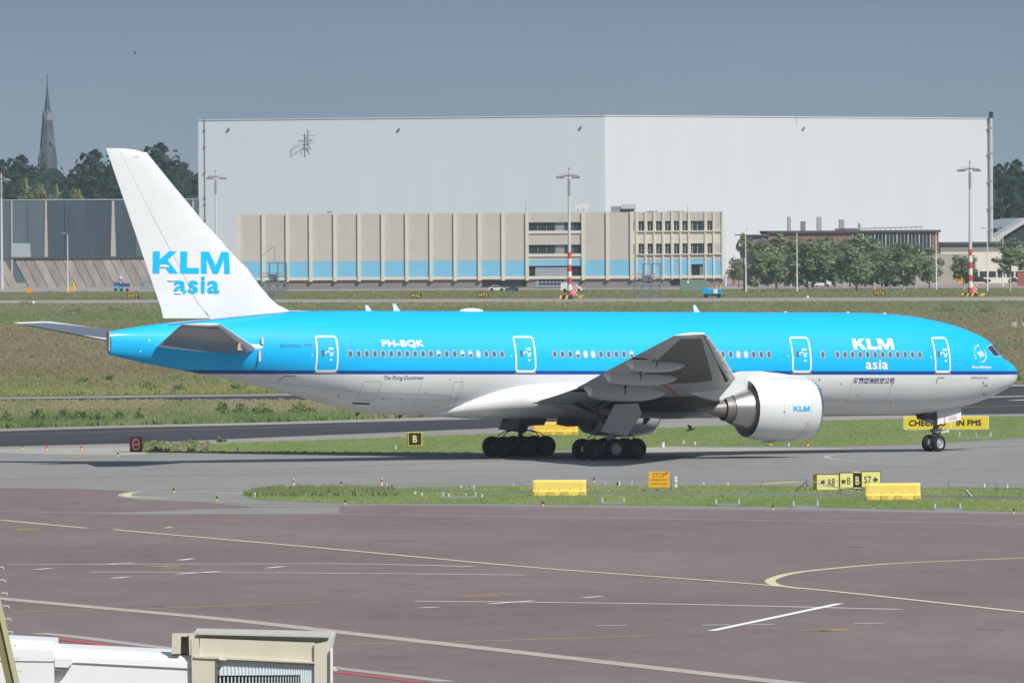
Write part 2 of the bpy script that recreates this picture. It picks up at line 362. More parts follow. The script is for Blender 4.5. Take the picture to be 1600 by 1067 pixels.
line([(-40, 959), (120, 955), (300, 950), (500, 942)], .22, P_Y); line([(520, 1008), (700, 1004), (860, 999), (1017, 994)], .24, P_Y)
line([(10, 883), (400, 881.8), (560, 882), (740, 886)], .42, P_W); line([(140, 895), (500, 896.5), (820, 899.5)], .42, P_W)
line([(648, 940), (900, 942.5), (1100, 945.5), (1408, 953)], .42, P_W)
line([(1112, 986.5), (1312, 944)], .34, P_B, False)
for a, b_ in (((55, 891), (80, 889)), ((280, 876), (301, 873.5)), ((175, 904.5), (201, 902)), ((418, 888.5), (443, 886)), ((150, 883), (210, 880)), ((276, 898), (343, 893.5)),
              ((655, 951), (684, 949.5)), ((912, 934.5), (940, 932.5)), ((765, 944.5), (832, 939.5)), ((931, 979), (979, 978.5)), ((1098, 977.3), (1141, 977)), ((1168, 976.8), (1211, 976.4)), ((1335, 975.3), (1380, 975))):
    line([a, b_], .36, P_W, False)
for cx_, cy_, w_ in ((260, 887, 90), (745, 933, 100), (1283, 986, 120), (25, 828, 70)):
    for k in range(5):
        xx = cx_ + R.uniform(-.3, .15)*w_; yy = cy_ + R.uniform(-2.2, 2.2); line([(xx, yy), (xx + R.uniform(.3, .5)*w_, yy + R.uniform(-1.6, 1.2))], .3, P_Y, False)
line([(90, 826.5), (135, 827), (160, 825), (190, 827.5)], .2, P_Y, False); line([(258, 826), (268, 823.5)], .3, P_Y, False); line([(297, 824.5), (328, 825), (360, 824), (392, 824.6)], .25, P_Y, False)
line([(-100, 683), (0, 680.3), (200, 674.7), (400, 669), (560, 665)], .4, P_YF); line([(1180, 649), (1350, 642), (1505, 637), (1600, 634)], .4, P_Y)
line([(1580, 626.3), (1640, 623.5)], .9, P_W, False); line([(103, 715.6), (134, 714.6)], 1.6, P_Y, False)
line([(460, 759.6), (500, 761), (566, 764.2)], 1.4, P_Y, False); line([(1120, 757.5), (1190, 757.3), (1245, 753.4), (1300, 752.6)], 1.2, P_Y, False)
line([(30, 716), (400, 711.5), (600, 712.3), (760, 713)], .3, P_F)
for dx in (0,):
    line([(60, 990), (120, 996), (231, 1010), (520, 1044), (700, 1066)], .7, M_CONC); line([(60, 995.5), (120, 1003), (231, 1018), (520, 1050.5), (660, 1067.5)], .5, P_R)
# tyre arcs and sealed joints worn into the apron
M_SKID = mat('tyre_dust', (.135, .115, .120), .92, spec=.2)
for k in range(16):
    px, py = R.uniform(0, 1600), R.uniform(815, 1060); line([(px, py), (px + R.uniform(20, 70), py + R.uniform(-1, 2))], R.uniform(.08, .25), M_SKID, False)
M_JOINT = mat('joint_sealant', (.10, .09, .09), .92, spec=.2)
line([(-100, 763.3), (0, 763.8), (120, 765.3), (205, 769)], .25, M_JOINT)
# ---------------- grass tufts
M_TUFT = attr_mat('grass_blades', .9, .25)
def inside(x, y, xs, top, bot):
    if x < xs[0] or x > xs[-1]: return False
    return interp(list(zip(xs, top)), x) + .3 < y < interp(list(zip(xs, bot)), x) - .2
def tufts(name, n, xr, yr, test, hfun, cfun, wfac=1.0, blades=4, label=None):
    vs = []; fs = []; cols = []
    for _ in range(n):
        px = R.uniform(*xr); py = R.uniform(*yr)
        if not test(px, py): continue
        p = G(px, py); h = hfun(px, py) * R.uniform(.6, 1.3); c = cfun(px, py); s = R.uniform(.86, 1.14); c = [q*s for q in c]
        for k in range(blades):
            a = R.uniform(0, pi); w = h * R.uniform(.25, .6) * wfac; dx, dy = cos(a)*w, sin(a)*w*.6; ox, oy = R.uniform(-1, 1)*h*.7*wfac, R.uniform(-1, 1)*h
            lean = R.uniform(-.35, .35)*h; t = R.uniform(.75, 1.2)*h; i = len(vs)
            vs += [(p.x+ox-dx, p.y+oy-dy, 0), (p.x+ox+dx, p.y+oy+dy, 0), (p.x+ox+lean+dx*.25, p.y+oy, t), (p.x+ox+lean-dx*.5, p.y+oy, t*.8)]
            fs.append((i, i+1, i+2, i+3)); d = R.uniform(.92, 1.08); cols += [c[0]*d, c[1]*d, c[2]*d, 1]*4
    me = bpy.data.meshes.new(name); me.from_pydata(vs, [], fs); me.materials.append(M_TUFT)
    at = me.color_attributes.new('Col', 'FLOAT_COLOR', 'POINT'); at.data.foreach_set('color', cols)
    o = bpy.data.objects.new(name, me); COL.objects.link(o); return tag(o, label, 'grass', kind='stuff')
from mathutils import noise as _n
def nzf(x, y, s): return _n.noise(Vector((x*s, y*s*5, 3.1)))
def mixc(a, b, t): t = max(0, min(1, t)); return [p+(q-p)*t for p, q in zip(a, b)]
BROWN = (.29, .245, .155); DRY = (.34, .31, .19); GREEN = (.19, .26, .10); OLIVE = (.275, .275, .135); YG = (.30, .32, .11); DEEP = (.10, .16, .055)
def col_far(px, py):
    k = py + (px-800)*.012; v = nzf(px, py, .006)*.8 + nzf(px, py, .02)*.5
    c = mixc(DRY, OLIVE, .5 + v) if k < 478 else interp_c(k)
    return mixc(c, GREEN if v > .1 else DRY, min(.5, abs(v)*1.1))
BANDS = [(476, OLIVE), (484, GREEN), (490, GREEN), (498, OLIVE), (506, BROWN), (560, BROWN), (576, (.26, .215, .12)), (584, OLIVE), (596, OLIVE), (606, YG), (618, GREEN)]
def interp_c(k):
    if k <= BANDS[0][0]: return BANDS[0][1]
    for (a, p), (b, q) in zip(BANDS, BANDS[1:]):
        if k <= b: return mixc(p, q, (k-a)/(b-a))
    return BANDS[-1][1]
tufts('long_grass', 60000, (-120, 1720), (470.5, 623), lambda x, y: 474.5-(x*.0025) < y < 619.5-x*.0125 and not (180 < x < 420 and y < 0), lambda x, y: .24, col_far,
      label='long dry brown and green grass of the wide field behind the airliner')
tufts('verge_grass', 6000, (-120, 1720), (455, 470), lambda x, y: (457 if x > 60 else 466) - x*.002 < y < 468.8-x*.003, lambda x, y: .28, lambda x, y: mixc(OLIVE, (.22, .24, .11), R.random()),
      label='low green grass verge between the buildings and the far road')
def col_mid(px, py):
    t = (py - (632-px*.005)) / 36; v = nzf(px, py, .012)
    return mixc(mixc(DRY, GREEN, t*1.1 + v), DEEP, (t-.55)*1.3*max(0, v+.3))
tufts('long_grass', 14000, (-60, 700), (630, 669), lambda x, y: 631.5-x*.006 < y < 669.3-x*.023 + (0 if x < 430 else -(x-430)*.01), lambda x, y: .32, col_mid,
      label='tall green and straw coloured grass between the two dark taxiways at left')
def weed(px, py, r, hgt, n):
    return [(px + R.gauss(0, r), py + R.gauss(0, r*.08), hgt) for _ in range(n)]
def lawn_col(px, py):
    v = nzf(px, py, .01) + nzf(px, py, .05)*.5; return mixc((.22, .31, .105), (.33, .37, .16), .45 + v)
tufts('short_grass', 30000, (220, 1720), (643, 711), lambda x, y: inside(x, y, *ISL_A), lambda x, y: .085, lawn_col, 1.4, 3, label='short mown grass of the long island behind the landing gear')
tufts('short_grass', 26000, (384, 1720), (758, 803), lambda x, y: inside(x, y, *ISL_B) and not (x > 560 and interp([(560, 766.5), (1240, 771.5), (1600, 776.8), (1800, 780)], x) - .6 < y < interp([(560, 767.6), (1240, 775.3), (1600, 780.6), (1800, 785)], x) + .4)
      and not (R.random() < .7 and x < 760 and nzf(x, y, .03) > .12), lambda x, y: .085, lawn_col, 1.4, 3, label='short mown grass of the near island with the yellow barriers')
tufts('rough_grass', 2600, (384, 620), (766, 779), lambda x, y: inside(x, y, *ISL_B) and R.random() < (1.1 - (x-384)/240) and y < 776, lambda x, y: .26, lambda x, y: mixc(GREEN, OLIVE, R.random()*1.2-.2), label='unmown clumps of grass at the tip of the near island')
tufts('rough_grass', 1200, (224, 420), (694, 706), lambda x, y: inside(x, y, *ISL_A) and R.random() < (1 - (x-224)/110), lambda x, y: .30, lambda x, y: mixc(GREEN, DRY, R.random()), label='rough grass beside the red no entry board')
# docks and thistles standing above the grass
def weeds(name, spots, label, hh):
    vs = []; fs = []; cols = []
    for (cx_, cy_, rr, n_) in spots:
        base = G(cx_, cy_)
        for _ in range(n_):
            px = cx_ + R.gauss(0, rr); py = cy_ + R.gauss(0, .8); p = G(px, py)
            top = R.uniform(.3, 1.0)*hh * math.exp(-((px-cx_)/(rr*1.8))**2); a = R.uniform(0, 2*pi); s = R.uniform(.05, .16)
            q = Vector((p.x, p.y, R.uniform(.05, 1)*top)); u = Vector((cos(a)*s, sin(a)*s, R.uniform(-.5, .5)*s)); w_ = Vector((-sin(a)*s*.3, cos(a)*s*.3, s)); i = len(vs)
            vs += [q-u, q+w_, q+u, q-w_]; fs.append((i, i+1, i+2, i+3)); c = mixc((.085, .14, .055), (.2, .24, .10), R.random()**1.3); cols += [*c, 1]*4
    me = bpy.data.meshes.new(name); me.from_pydata(vs, [], fs); me.materials.append(M_TUFT)
    me.color_attributes.new('Col', 'FLOAT_COLOR', 'POINT').data.foreach_set('color', cols)
    o = bpy.data.objects.new(name, me); COL.objects.link(o); return tag(o, label, 'weeds', kind='stuff')
weeds('weeds', [(62, 659, 6, 380), (52, 661, 3, 150), (100, 660, 9, 350), (125, 661, 8, 300), (150, 662, 8, 250), (185, 660, 5, 200), (10, 664, 7, 260), (218, 661, 6, 140), (345, 648, 5, 380), (352, 652, 4, 150), (375, 650, 9, 260), (410, 652, 12, 300), (470, 650, 14, 260)],
      'dark green docks and thistles in the grass between the taxiways', 1.0)
weeds('weeds', [(170, 596, 8, 120), (130, 600, 6, 90), (230, 608, 8, 120), (280, 612, 6, 90), (120, 489, 10, 120), (175, 486, 8, 90), (40, 476, 6, 60), (370, 611, 7, 90), (1480, 487, 14, 160), (1540, 488, 8, 120), (1530, 553, 5, 60), (1590, 597, 6, 90)],
      'darker weed patches scattered through the wide brown field', .8)
weeds('weeds', [(303, 694, 3, 40), (345, 690, 4, 60), (240, 702, 4, 120)], 'small weeds growing on the mown grass islands', .4)
#@@AIRCRAFT
# ================================================================== THE AIRLINER
# stations S are metres aft of the nose, y is metres to starboard, z metres above the ground
PITCH = radians(.72)
AC = thing('airliner', 'blue and white wide body passenger jet with tall white fin taxiing to the right', 'airliner', (3.05, 750, 0), 0)
AC.rotation_euler = (0, PITCH, radians(29.2))
def V(S, y, z): return Vector((31.77 - S, -y, z))
M_HULL = bpy.data.materials.new('hull_paint'); M_HULL.use_nodes = True
def livery(m):
    n = m.node_tree.nodes; l = m.node_tree.links; b = n['Principled BSDF']
    b.inputs['Roughness'].default_value = .55; b.inputs['Specular IOR Level'].default_value = .3; b.inputs['Coat Weight'].default_value = .10; b.inputs['Coat Roughness'].default_value = .07
    t = n.new('ShaderNodeTexCoord'); s = n.new('ShaderNodeSeparateXYZ'); l.new(t.outputs['Object'], s.inputs[0])
    def step(z0):
        k = n.new('ShaderNodeMath'); k.operation = 'GREATER_THAN'; k.inputs[1].default_value = z0; l.new(s.outputs['Z'], k.inputs[0]); return k.outputs[0]
    z = n.new('ShaderNodeTexNoise'); z.inputs['Scale'].default_value = .9; z.inputs['Detail'].default_value = 8; z.inputs['Roughness'].default_value = .6
    mpg = n.new('ShaderNodeMapping'); mpg.inputs['Scale'].default_value = (.16, 1, 1.8); l.new(t.outputs['Object'], mpg.inputs[0]); l.new(mpg.outputs[0], z.inputs['Vector'])
    mr = n.new('ShaderNodeMapRange'); mr.inputs['From Min'].default_value = .3; mr.inputs['From Max'].default_value = .7; l.new(z.outputs['Fac'], mr.inputs['Value'])
    g = n.new('ShaderNodeMix'); g.data_type = 'RGBA'; g.inputs['A'].default_value = (.64, .655, .665, 1); g.inputs['B'].default_value = (.77, .79, .805, 1); l.new(mr.outputs[0], g.inputs['Factor'])
    bl = n.new('ShaderNodeMix'); bl.data_type = 'RGBA'; bl.inputs['A'].default_value = (.0, .43, .86, 1); bl.inputs['B'].default_value = (.0, .455, .90, 1); l.new(mr.outputs[0], bl.inputs['Factor'])
    m1 = n.new('ShaderNodeMix'); m1.data_type = 'RGBA'; l.new(step(5.035), m1.inputs['Factor']); l.new(g.outputs['Result'], m1.inputs['A']); m1.inputs['B'].default_value = (.004, .055, .30, 1)
    m2 = n.new('ShaderNodeMix'); m2.data_type = 'RGBA'; l.new(step(5.255), m2.inputs['Factor']); l.new(m1.outputs['Result'], m2.inputs['A']); l.new(bl.outputs['Result'], m2.inputs['B'])
    l.new(m2.outputs['Result'], b.inputs['Base Color'])
    # slight skin waviness
    z2 = n.new('ShaderNodeTexNoise'); z2.inputs['Scale'].default_value = 1.3; z2.inputs['Detail'].default_value = 2; l.new(t.outputs['Object'], z2.inputs['Vector'])
    bp = n.new('ShaderNodeBump'); bp.inputs['Strength'].default_value = .12; bp.inputs['Distance'].default_value = .03; l.new(z2.outputs['Fac'], bp.inputs['Height']); l.new(bp.outputs[0], b.inputs['Normal'])
livery(M_HULL)
M_WHITE = mat('fin_white_paint', (.68, .70, .715), .35, coat=.3, var=.03, scale=.6)
M_GREY = mat('wing_grey_paint', (.40, .435, .46), .45, var=.06, scale=1.2, stretch=(.4, 1, 1))
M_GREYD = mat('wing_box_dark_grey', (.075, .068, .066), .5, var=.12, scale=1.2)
M_BELLY = mat('belly_grey_paint', (.72, .735, .745), .35, var=.05, scale=.7, coat=.3)
M_COWL = mat('engine_cowl_paint', (.66, .68, .69), .35, var=.03, scale=.9, coat=.3)
M_METAL = mat('bare_metal', (.50, .49, .48), .36, 1.0, var=.08, scale=2)
M_BRONZE = mat('heat_tinted_metal', (.20, .185, .175), .5, .45, var=.1, scale=2)
M_LIP = mat('polished_lip', (.75, .76, .77), .2, 1.0)
M_TYRE = mat('tyre_rubber', (.010, .010, .011), .8)
M_RIM = mat('wheel_rim', (.42, .43, .44), .4, .3); M_RIMD = mat('dark_rim', (.045, .045, .045), .6)  # second rim colour near black, for most main wheels
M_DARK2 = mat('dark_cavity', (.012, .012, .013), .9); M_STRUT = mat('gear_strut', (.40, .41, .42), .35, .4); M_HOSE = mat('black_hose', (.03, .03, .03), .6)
M_INK = mat('lettering_white', (.85, .86, .87), .4); M_CYAN = mat('lettering_cyan', (.0, .44, .80), .4); M_NAVY = mat('lettering_navy', (.02, .05, .16), .5); M_NAVY2 = mat('lettering_blue', (.01, .12, .30), .5)
M_GLASS = mat('cockpit_glass', (.03, .035, .045), .08, spec=.8); M_PANE = mat('cabin_pane', (.12, .14, .19), .15, spec=.6); M_SHADE = mat('window_shade', (.62, .62, .60), .5)
M_RING = mat('window_surround', (.42, .47, .52), .4); M_SEAM = mat('panel_seam', (.42, .43, .44), .6); M_RED = mat('red_paint', (.55, .05, .03), .6); M_ORANGE = mat('amber_mark', (.55, .30, .05), .6)

top_t = smooth_tab([(0, 5.02), (.06, 5.22), (.15, 5.38), (.35, 5.60), (.65, 5.80), (1.0, 5.99), (1.3, 6.10), (1.42, 6.2), (1.7, 6.58), (2.06, 6.96), (2.4, 7.19), (2.76, 7.38), (3.68, 7.74), (5.0, 8.12), (6.8, 8.46), (8.2, 8.64), (10, 8.74), (12, 8.78), (46, 8.78), (50.1, 8.74), (52.7, 8.56), (55.7, 8.29), (58.7, 8.02), (61.2, 7.71), (62.1, 7.57), (62.45, 7.50)])
bot_t = smooth_tab([(0, 4.90), (.06, 4.76), (.2, 4.58), (.5, 4.32), (1.28, 3.95), (2.2, 3.57), (4.0, 3.07), (6.3, 2.71), (8.6, 2.58), (40, 2.58), (43, 2.60), (45, 2.70), (46.8, 2.98), (48.5, 3.40), (50.6, 3.88), (52.8, 4.38), (55, 4.80), (57, 5.14), (60, 5.64), (61.3, 5.90), (62.45, 6.14)])
wid_t = smooth_tab([(0, .04), (.06, .2), (.2, .42), (.5, .76), (1.2, 1.24), (2.2, 1.78), (3.2, 2.18), (4.5, 2.56), (6, 2.83), (8, 3.02), (10.5, 3.1), (44, 3.1), (47, 2.99), (50, 2.66), (53, 2.16), (56, 1.60), (59, 1.02), (61, .62), (62.45, .3)])
def ring(S): t, b = top_t(S), bot_t(S); return (t+b)/2, (t-b)/2, wid_t(S)
def hull(S, z, off=0.0):
    zc, h, w = ring(S); s = max(-.999, min(.999, (z-zc)/h)); c = sqrt(1-s*s); nx, nz_ = c/w, s/h; k = sqrt(nx*nx+nz_*nz_)
    return V(S, w*c + off*nx/k, z + off*nz_/k)
sts = [0, .03, .06, .1, .15, .22, .3, .4, .5, .65, .8, .95, 1.1, 1.25, 1.35, 1.45, 1.6, 1.75, 1.9, 2.05, 2.2, 2.4, 2.6, 2.85, 3.1, 3.5, 4, 4.5, 5, 5.6, 6.3, 7, 7.8, 8.6, 9.5, 10.5, 12, 14] + [16+2*i for i in range(14)] + [43, 44, 45, 46, 47, 48, 49, 50, 51, 52, 53, 54, 55, 56, 57, 58, 59, 60, 61, 61.7, 62.2, 62.45]
NR = 96
b = MB()
def hp(i, j):
    zc, h, w = ring(sts[j]); a = 2*pi*i/NR; return V(sts[j], w*cos(a), zc + h*sin(a))
b.grid(hp, NR, len(sts), closed=True)
b.f.append(tuple(range((len(sts)-1)*NR, len(sts)*NR))); b.m.append(0)
FUS = b.build('fuselage', M_HULL, AC, 35)
b = MB(); b.box(V(62.50, 0, 6.95), (.10, .34, 1.15)); b.tube(V(62.5, -.0, 7.2), V(62.56, 0, 7.2), .13, n=16); b.build('tail_cone_exhaust', mat('exhaust_plate', (.42, .40, .37), .5, var=.1, scale=5), AC)
# hull patch helper: a grid over (S, z) laid on the skin
def skin_patch(b, S0, S1, z0, z1, off, nu=6, nv=12, mi=0):
    b.grid(lambda i, j: hull(S0+(S1-S0)*i/nu, z0+(z1-z0)*j/nv, off), nu+1, nv+1, mi); return b
def skin_ribbon(b, pts, w, off, closed=False, mi=0, fn=hull):
    P = pts + ([pts[0], pts[1]] if closed else []); n = len(P); vs = []
    for i, p in enumerate(P):
        a = P[i-1] if i > 0 else (P[-3] if closed else p); c = P[i+1] if i < n-1 else (P[2] if closed else p)
        dx, dz = c[0]-a[0], c[1]-a[1]; k = sqrt(dx*dx+dz*dz) or 1; ox, oz = -dz/k*w/2, dx/k*w/2
        vs += [fn(p[0]-ox, p[1]-oz, off), fn(p[0]+ox, p[1]+oz, off)]
    b.add(vs, [(2*i, 2*i+1, 2*i+3, 2*i+2) for i in range(n-1 - (1 if closed else 0))], mi); return b
def dense(pts, step=.12):
    o = []
    for a, c in zip(pts, pts[1:]):
        n = max(1, int(math.hypot(c[0]-a[0], c[1]-a[1])/step)); o += [(a[0]+(c[0]-a[0])*i/n, a[1]+(c[1]-a[1])*i/n) for i in range(n)]
    return o + [pts[-1]]
def rrect(S0, S1, z0, z1, r, step=.12):
    q = []
    for cx_, cz_, a0 in ((S1-r, z1-r, 0), (S0+r, z1-r, 90), (S0+r, z0+r, 180), (S1-r, z0+r, 270)):
        q += [(cx_ + r*cos(radians(a0+k*22.5)), cz_ + r*sin(radians(a0+k*22.5))) for k in range(5)]
    return dense(q + [q[0]], step)[:-1]
# ---------------- doors
def cabin_door(S0, S1):
    z0, z1 = 5.235, 7.26; b = MB(); skin_patch(b, S0, S1, z0, z1, .012, 6, 16); d = b.build('cabin_door', M_HULL, AC, 40)
    b = MB(); skin_ribbon(b, rrect(S0, S1, z0, z1, .16), .095, .022, True); b.build('door_outline', M_INK, d)
    sm = (S0+S1)/2; b = MB(); q = rrect(sm+.16, sm+.36, 6.1, 6.46, .07, .1); b.add([hull(x, z, .024) for x, z in q], [tuple(range(len(q)))]); b.build('door_window', M_PANE, d)
    b = MB(); skin_patch(b, sm-.38, sm-.08, 6.49, 6.60, .024, 2, 2); skin_patch(b, sm-.3, sm-.16, 5.83, 5.94, .024, 2, 2)
    skin_ribbon(b, [(sm-.02+.16*cos(a), 6.27+.11*sin(a)) for a in [k*pi/6 for k in range(-1, 8)]], .05, .024); skin_ribbon(b, dense([(sm-.22, 6.2), (sm-.38, 6.34)]), .06, .024)
    skin_ribbon(b, dense([(sm-.14, 6.12), (sm-.36, 6.16)]), .05, .024); b.build('door_markings', M_INK, d)
    b = MB(); skin_ribbon(b, dense([(S0-.05, z0-.09), (S1+.05, z0-.09)]), .06, .03); b.build('door_sill', mat('door_sill', (.45, .44, .40), .5), d)
for a in ((48.72, 50.02), (35.48, 36.80), (16.44, 17.70), (6.50, 7.60)): cabin_door(*a)
# ---------------- cabin windows
b = MB(); o1 = []; i1 = []
for k in range(20):
    a = 2*pi*k/20; e_ = lambda v: math.copysign(abs(v)**.8, v); o1.append((.165*e_(cos(a)), .245*e_(sin(a)))); i1.append((.115*e_(cos(a)), .185*e_(sin(a))))
b.add([(x, -.014, z) for x, z in o1] + [(x, -.020, z) for x, z in i1] + [(x, .03, z) for x, z in o1], [(k, (k+1) % 20, 20+(k+1) % 20, 20+k) for k in range(20)] + [(k, 40+k, 40+(k+1) % 20, (k+1) % 20) for k in range(20)])
ME_RING = b.mesh('window_surround', M_RING)
def pane_mesh(m): b = MB(); b.add([(x, -.013, z) for x, z in i1], [tuple(range(20))]); return b.mesh('window_pane', m, recalc=False)
ME_PANE = pane_mesh(M_PANE); ME_SH = pane_mesh(M_SHADE)
b = MB(); b.add([(x, -.0135, z) for x, z in i1 if z > -.02] , [tuple(range(len([1 for x, z in i1 if z > -.02])))]); ME_HALF = b.mesh('half_shade', M_SHADE, recalc=False)
def cabin_window(S, state=0):
    zc, h, w = ring(S); th = math.asin((6.24-zc)/h); p = hull(S, 6.24)
    dy = (hull(S-.2, 6.24) - hull(S+.2, 6.24)); yawa = atan2(dy.y, dy.x)
    o = inst(ME_RING, 'cabin_window', AC, p, (-th, 0, yawa)); q = inst(ME_SH if state == 2 else ME_PANE, 'window_pane', o)
    if state == 1: inst(ME_HALF, 'window_shade', o)
def row(S0, S1, n, st={}):
    for k in range(n): cabin_window(S0 + (S1-S0)*k/(n-1), st.get(k, 0))
row(47.92, 37.74, 20, {11: 1, 14: 1, 15: 1, 16: 2, 19: 0, 13: 0, 17: 0}); row(34.14, 28.86, 11, {3: 1, 4: 2, 5: 2, 10: 1}); row(27.80, 23.1, 10); row(22.54, 19.34, 7, {2: 2, 3: 2})
cabin_window(15.58); row(14.55, 8.72, 12)
# ---------------- flight deck glazing
def pane(name, cs, parent, m, off):
    """four corners given as (S, z) on the skin"""
    b = MB(); nu = 5
    def P(i, j):
        u, v = i/nu, j/nu; a = [cs[0][k]+(cs[1][k]-cs[0][k])*u for k in (0, 1)]; c = [cs[3][k]+(cs[2][k]-cs[3][k])*u for k in (0, 1)]
        return hull(a[0]+(c[0]-a[0])*v, a[1]+(c[1]-a[1])*v, off)
    b.grid(P, nu+1, nu+1); return b.build(name, m, parent, 60)
def scale_quad(cs, k): cx_ = sum(c[0] for c in cs)/4; cz_ = sum(c[1] for c in cs)/4; return [(cx_+(c[0]-cx_)*k, cz_+(c[1]-cz_)*k) for c in cs]
M_WFR = mat('windscreen_frame', (.45, .48, .50), .4)
for cs in ([(3.16, 6.69), (2.62, 6.80), (2.12, 6.20), (2.72, 6.18)], [(2.50, 6.82), (2.16, 6.88), (1.62, 6.24), (1.94, 6.21)]):
    fr = pane('windscreen_frame', scale_quad(cs, 1.16), AC, M_WFR, .012); pane('windscreen_pane', cs, fr, M_GLASS, .022)
def frontp(u0, u1, name, m, off, par):
    b = MB()
    def P(i, j):
        S = 2.22 - .72*j/5 - .0; zc, h, w = ring(S); y = (u0+(u1-u0)*i/5) * (1 if True else 1); yy = min(abs(y), w*.98); z = zc + h*sqrt(max(0, 1-(yy/w)**2))
        return V(S-off*.6, y, z+off*.8)
    b.grid(P, 6, 6); return b.build(name, m, par, 60)
for sg in (1, -1): frontp(.05*sg, .78*sg, 'windscreen_pane', M_GLASS, .02, AC)
# ---------------- wing to body fairing
ft = smooth_tab([(17.2, .6), (18, 1.9), (19, 2.85), (20.5, 3.25), (23, 3.42), (33, 3.42), (35, 3.36), (37, 3.14), (38.3, 2.86), (39.4, 2.40), (40.3, 1.75), (41.0, 1.1), (41.5, .4)])
ftop = smooth_tab([(17.2, 4.2), (19, 4.9), (21, 5.35), (24, 5.40), (28, 5.2), (33, 5.05), (35, 4.95), (37, 4.68), (38.3, 4.28), (39.4, 3.75), (40.5, 3.2), (41.5, 2.9)])
fbot = smooth_tab([(17.2, 2.75), (19, 2.5), (22, 2.38), (38, 2.38), (40, 2.48), (41.5, 2.56)])
fs_ = [17.2, 17.6, 18, 18.5, 19, 19.7, 20.5, 21.5, 23, 25, 27, 29, 31, 33, 34, 35, 36, 37, 37.6, 38.3, 38.9, 39.4, 39.9, 40.3, 40.7, 41, 41.5]
def fp(i, j):
    S = fs_[j]; a = 2*pi*i/64; zc = (ftop(S)+fbot(S))/2; h = (ftop(S)-fbot(S))/2; e_ = lambda v, k: math.copysign(abs(v)**k, v)
    return V(S, ft(S)*e_(cos(a), .72), zc + h*e_(sin(a), .9))
b = MB(); b.grid(fp, 64, len(fs_), closed=True); FAIR = b.build('belly_fairing', M_BELLY, AC, 40)
# ---------------- wings
def airfoil(n=14, t=.11):
    """closed loop, chord 0..1: lower from TE to LE then upper back"""
    def th(x): return 5*t*(.2969*sqrt(x) - .126*x - .3516*x*x + .2843*x**3 - .1015*x**4)
    xs = [.5*(1-cos(pi*i/n)) for i in range(n+1)]
    return [(x, -th(x)*1.05) for x in xs[::-1]] + [(x, th(x)*.95) for x in xs[1:-1]]
AF = airfoil()
def wing_row(y):
    LE = interp([(1.0, 20.2), (3.1, 21.4), (9.6, 25.6), (30.46, 39.72)], y); TE = interp([(1.0, 35.0), (3.5, 35.35), (10, 36.35), (30.46, 41.71)], y)
    zl = smooth_tab([(1, 3.35), (3.1, 3.62), (9.6, 4.72), (20, 6.25), (30.46, 7.60)])(y); zt = smooth_tab([(1, 3.30), (3.5, 3.52), (10, 4.36), (20, 5.95), (30.46, 7.50)])(y)
    return LE, TE, zl, zt, interp([(1, .125), (9.6, .11), (30.46, .095)], y)
WY = [1.0, 3.1, 5, 7, 9.6, 10.2, 12, 14, 16, 18, 20, 22, 24, 26, 28, 29.5, 30.3, 30.46]
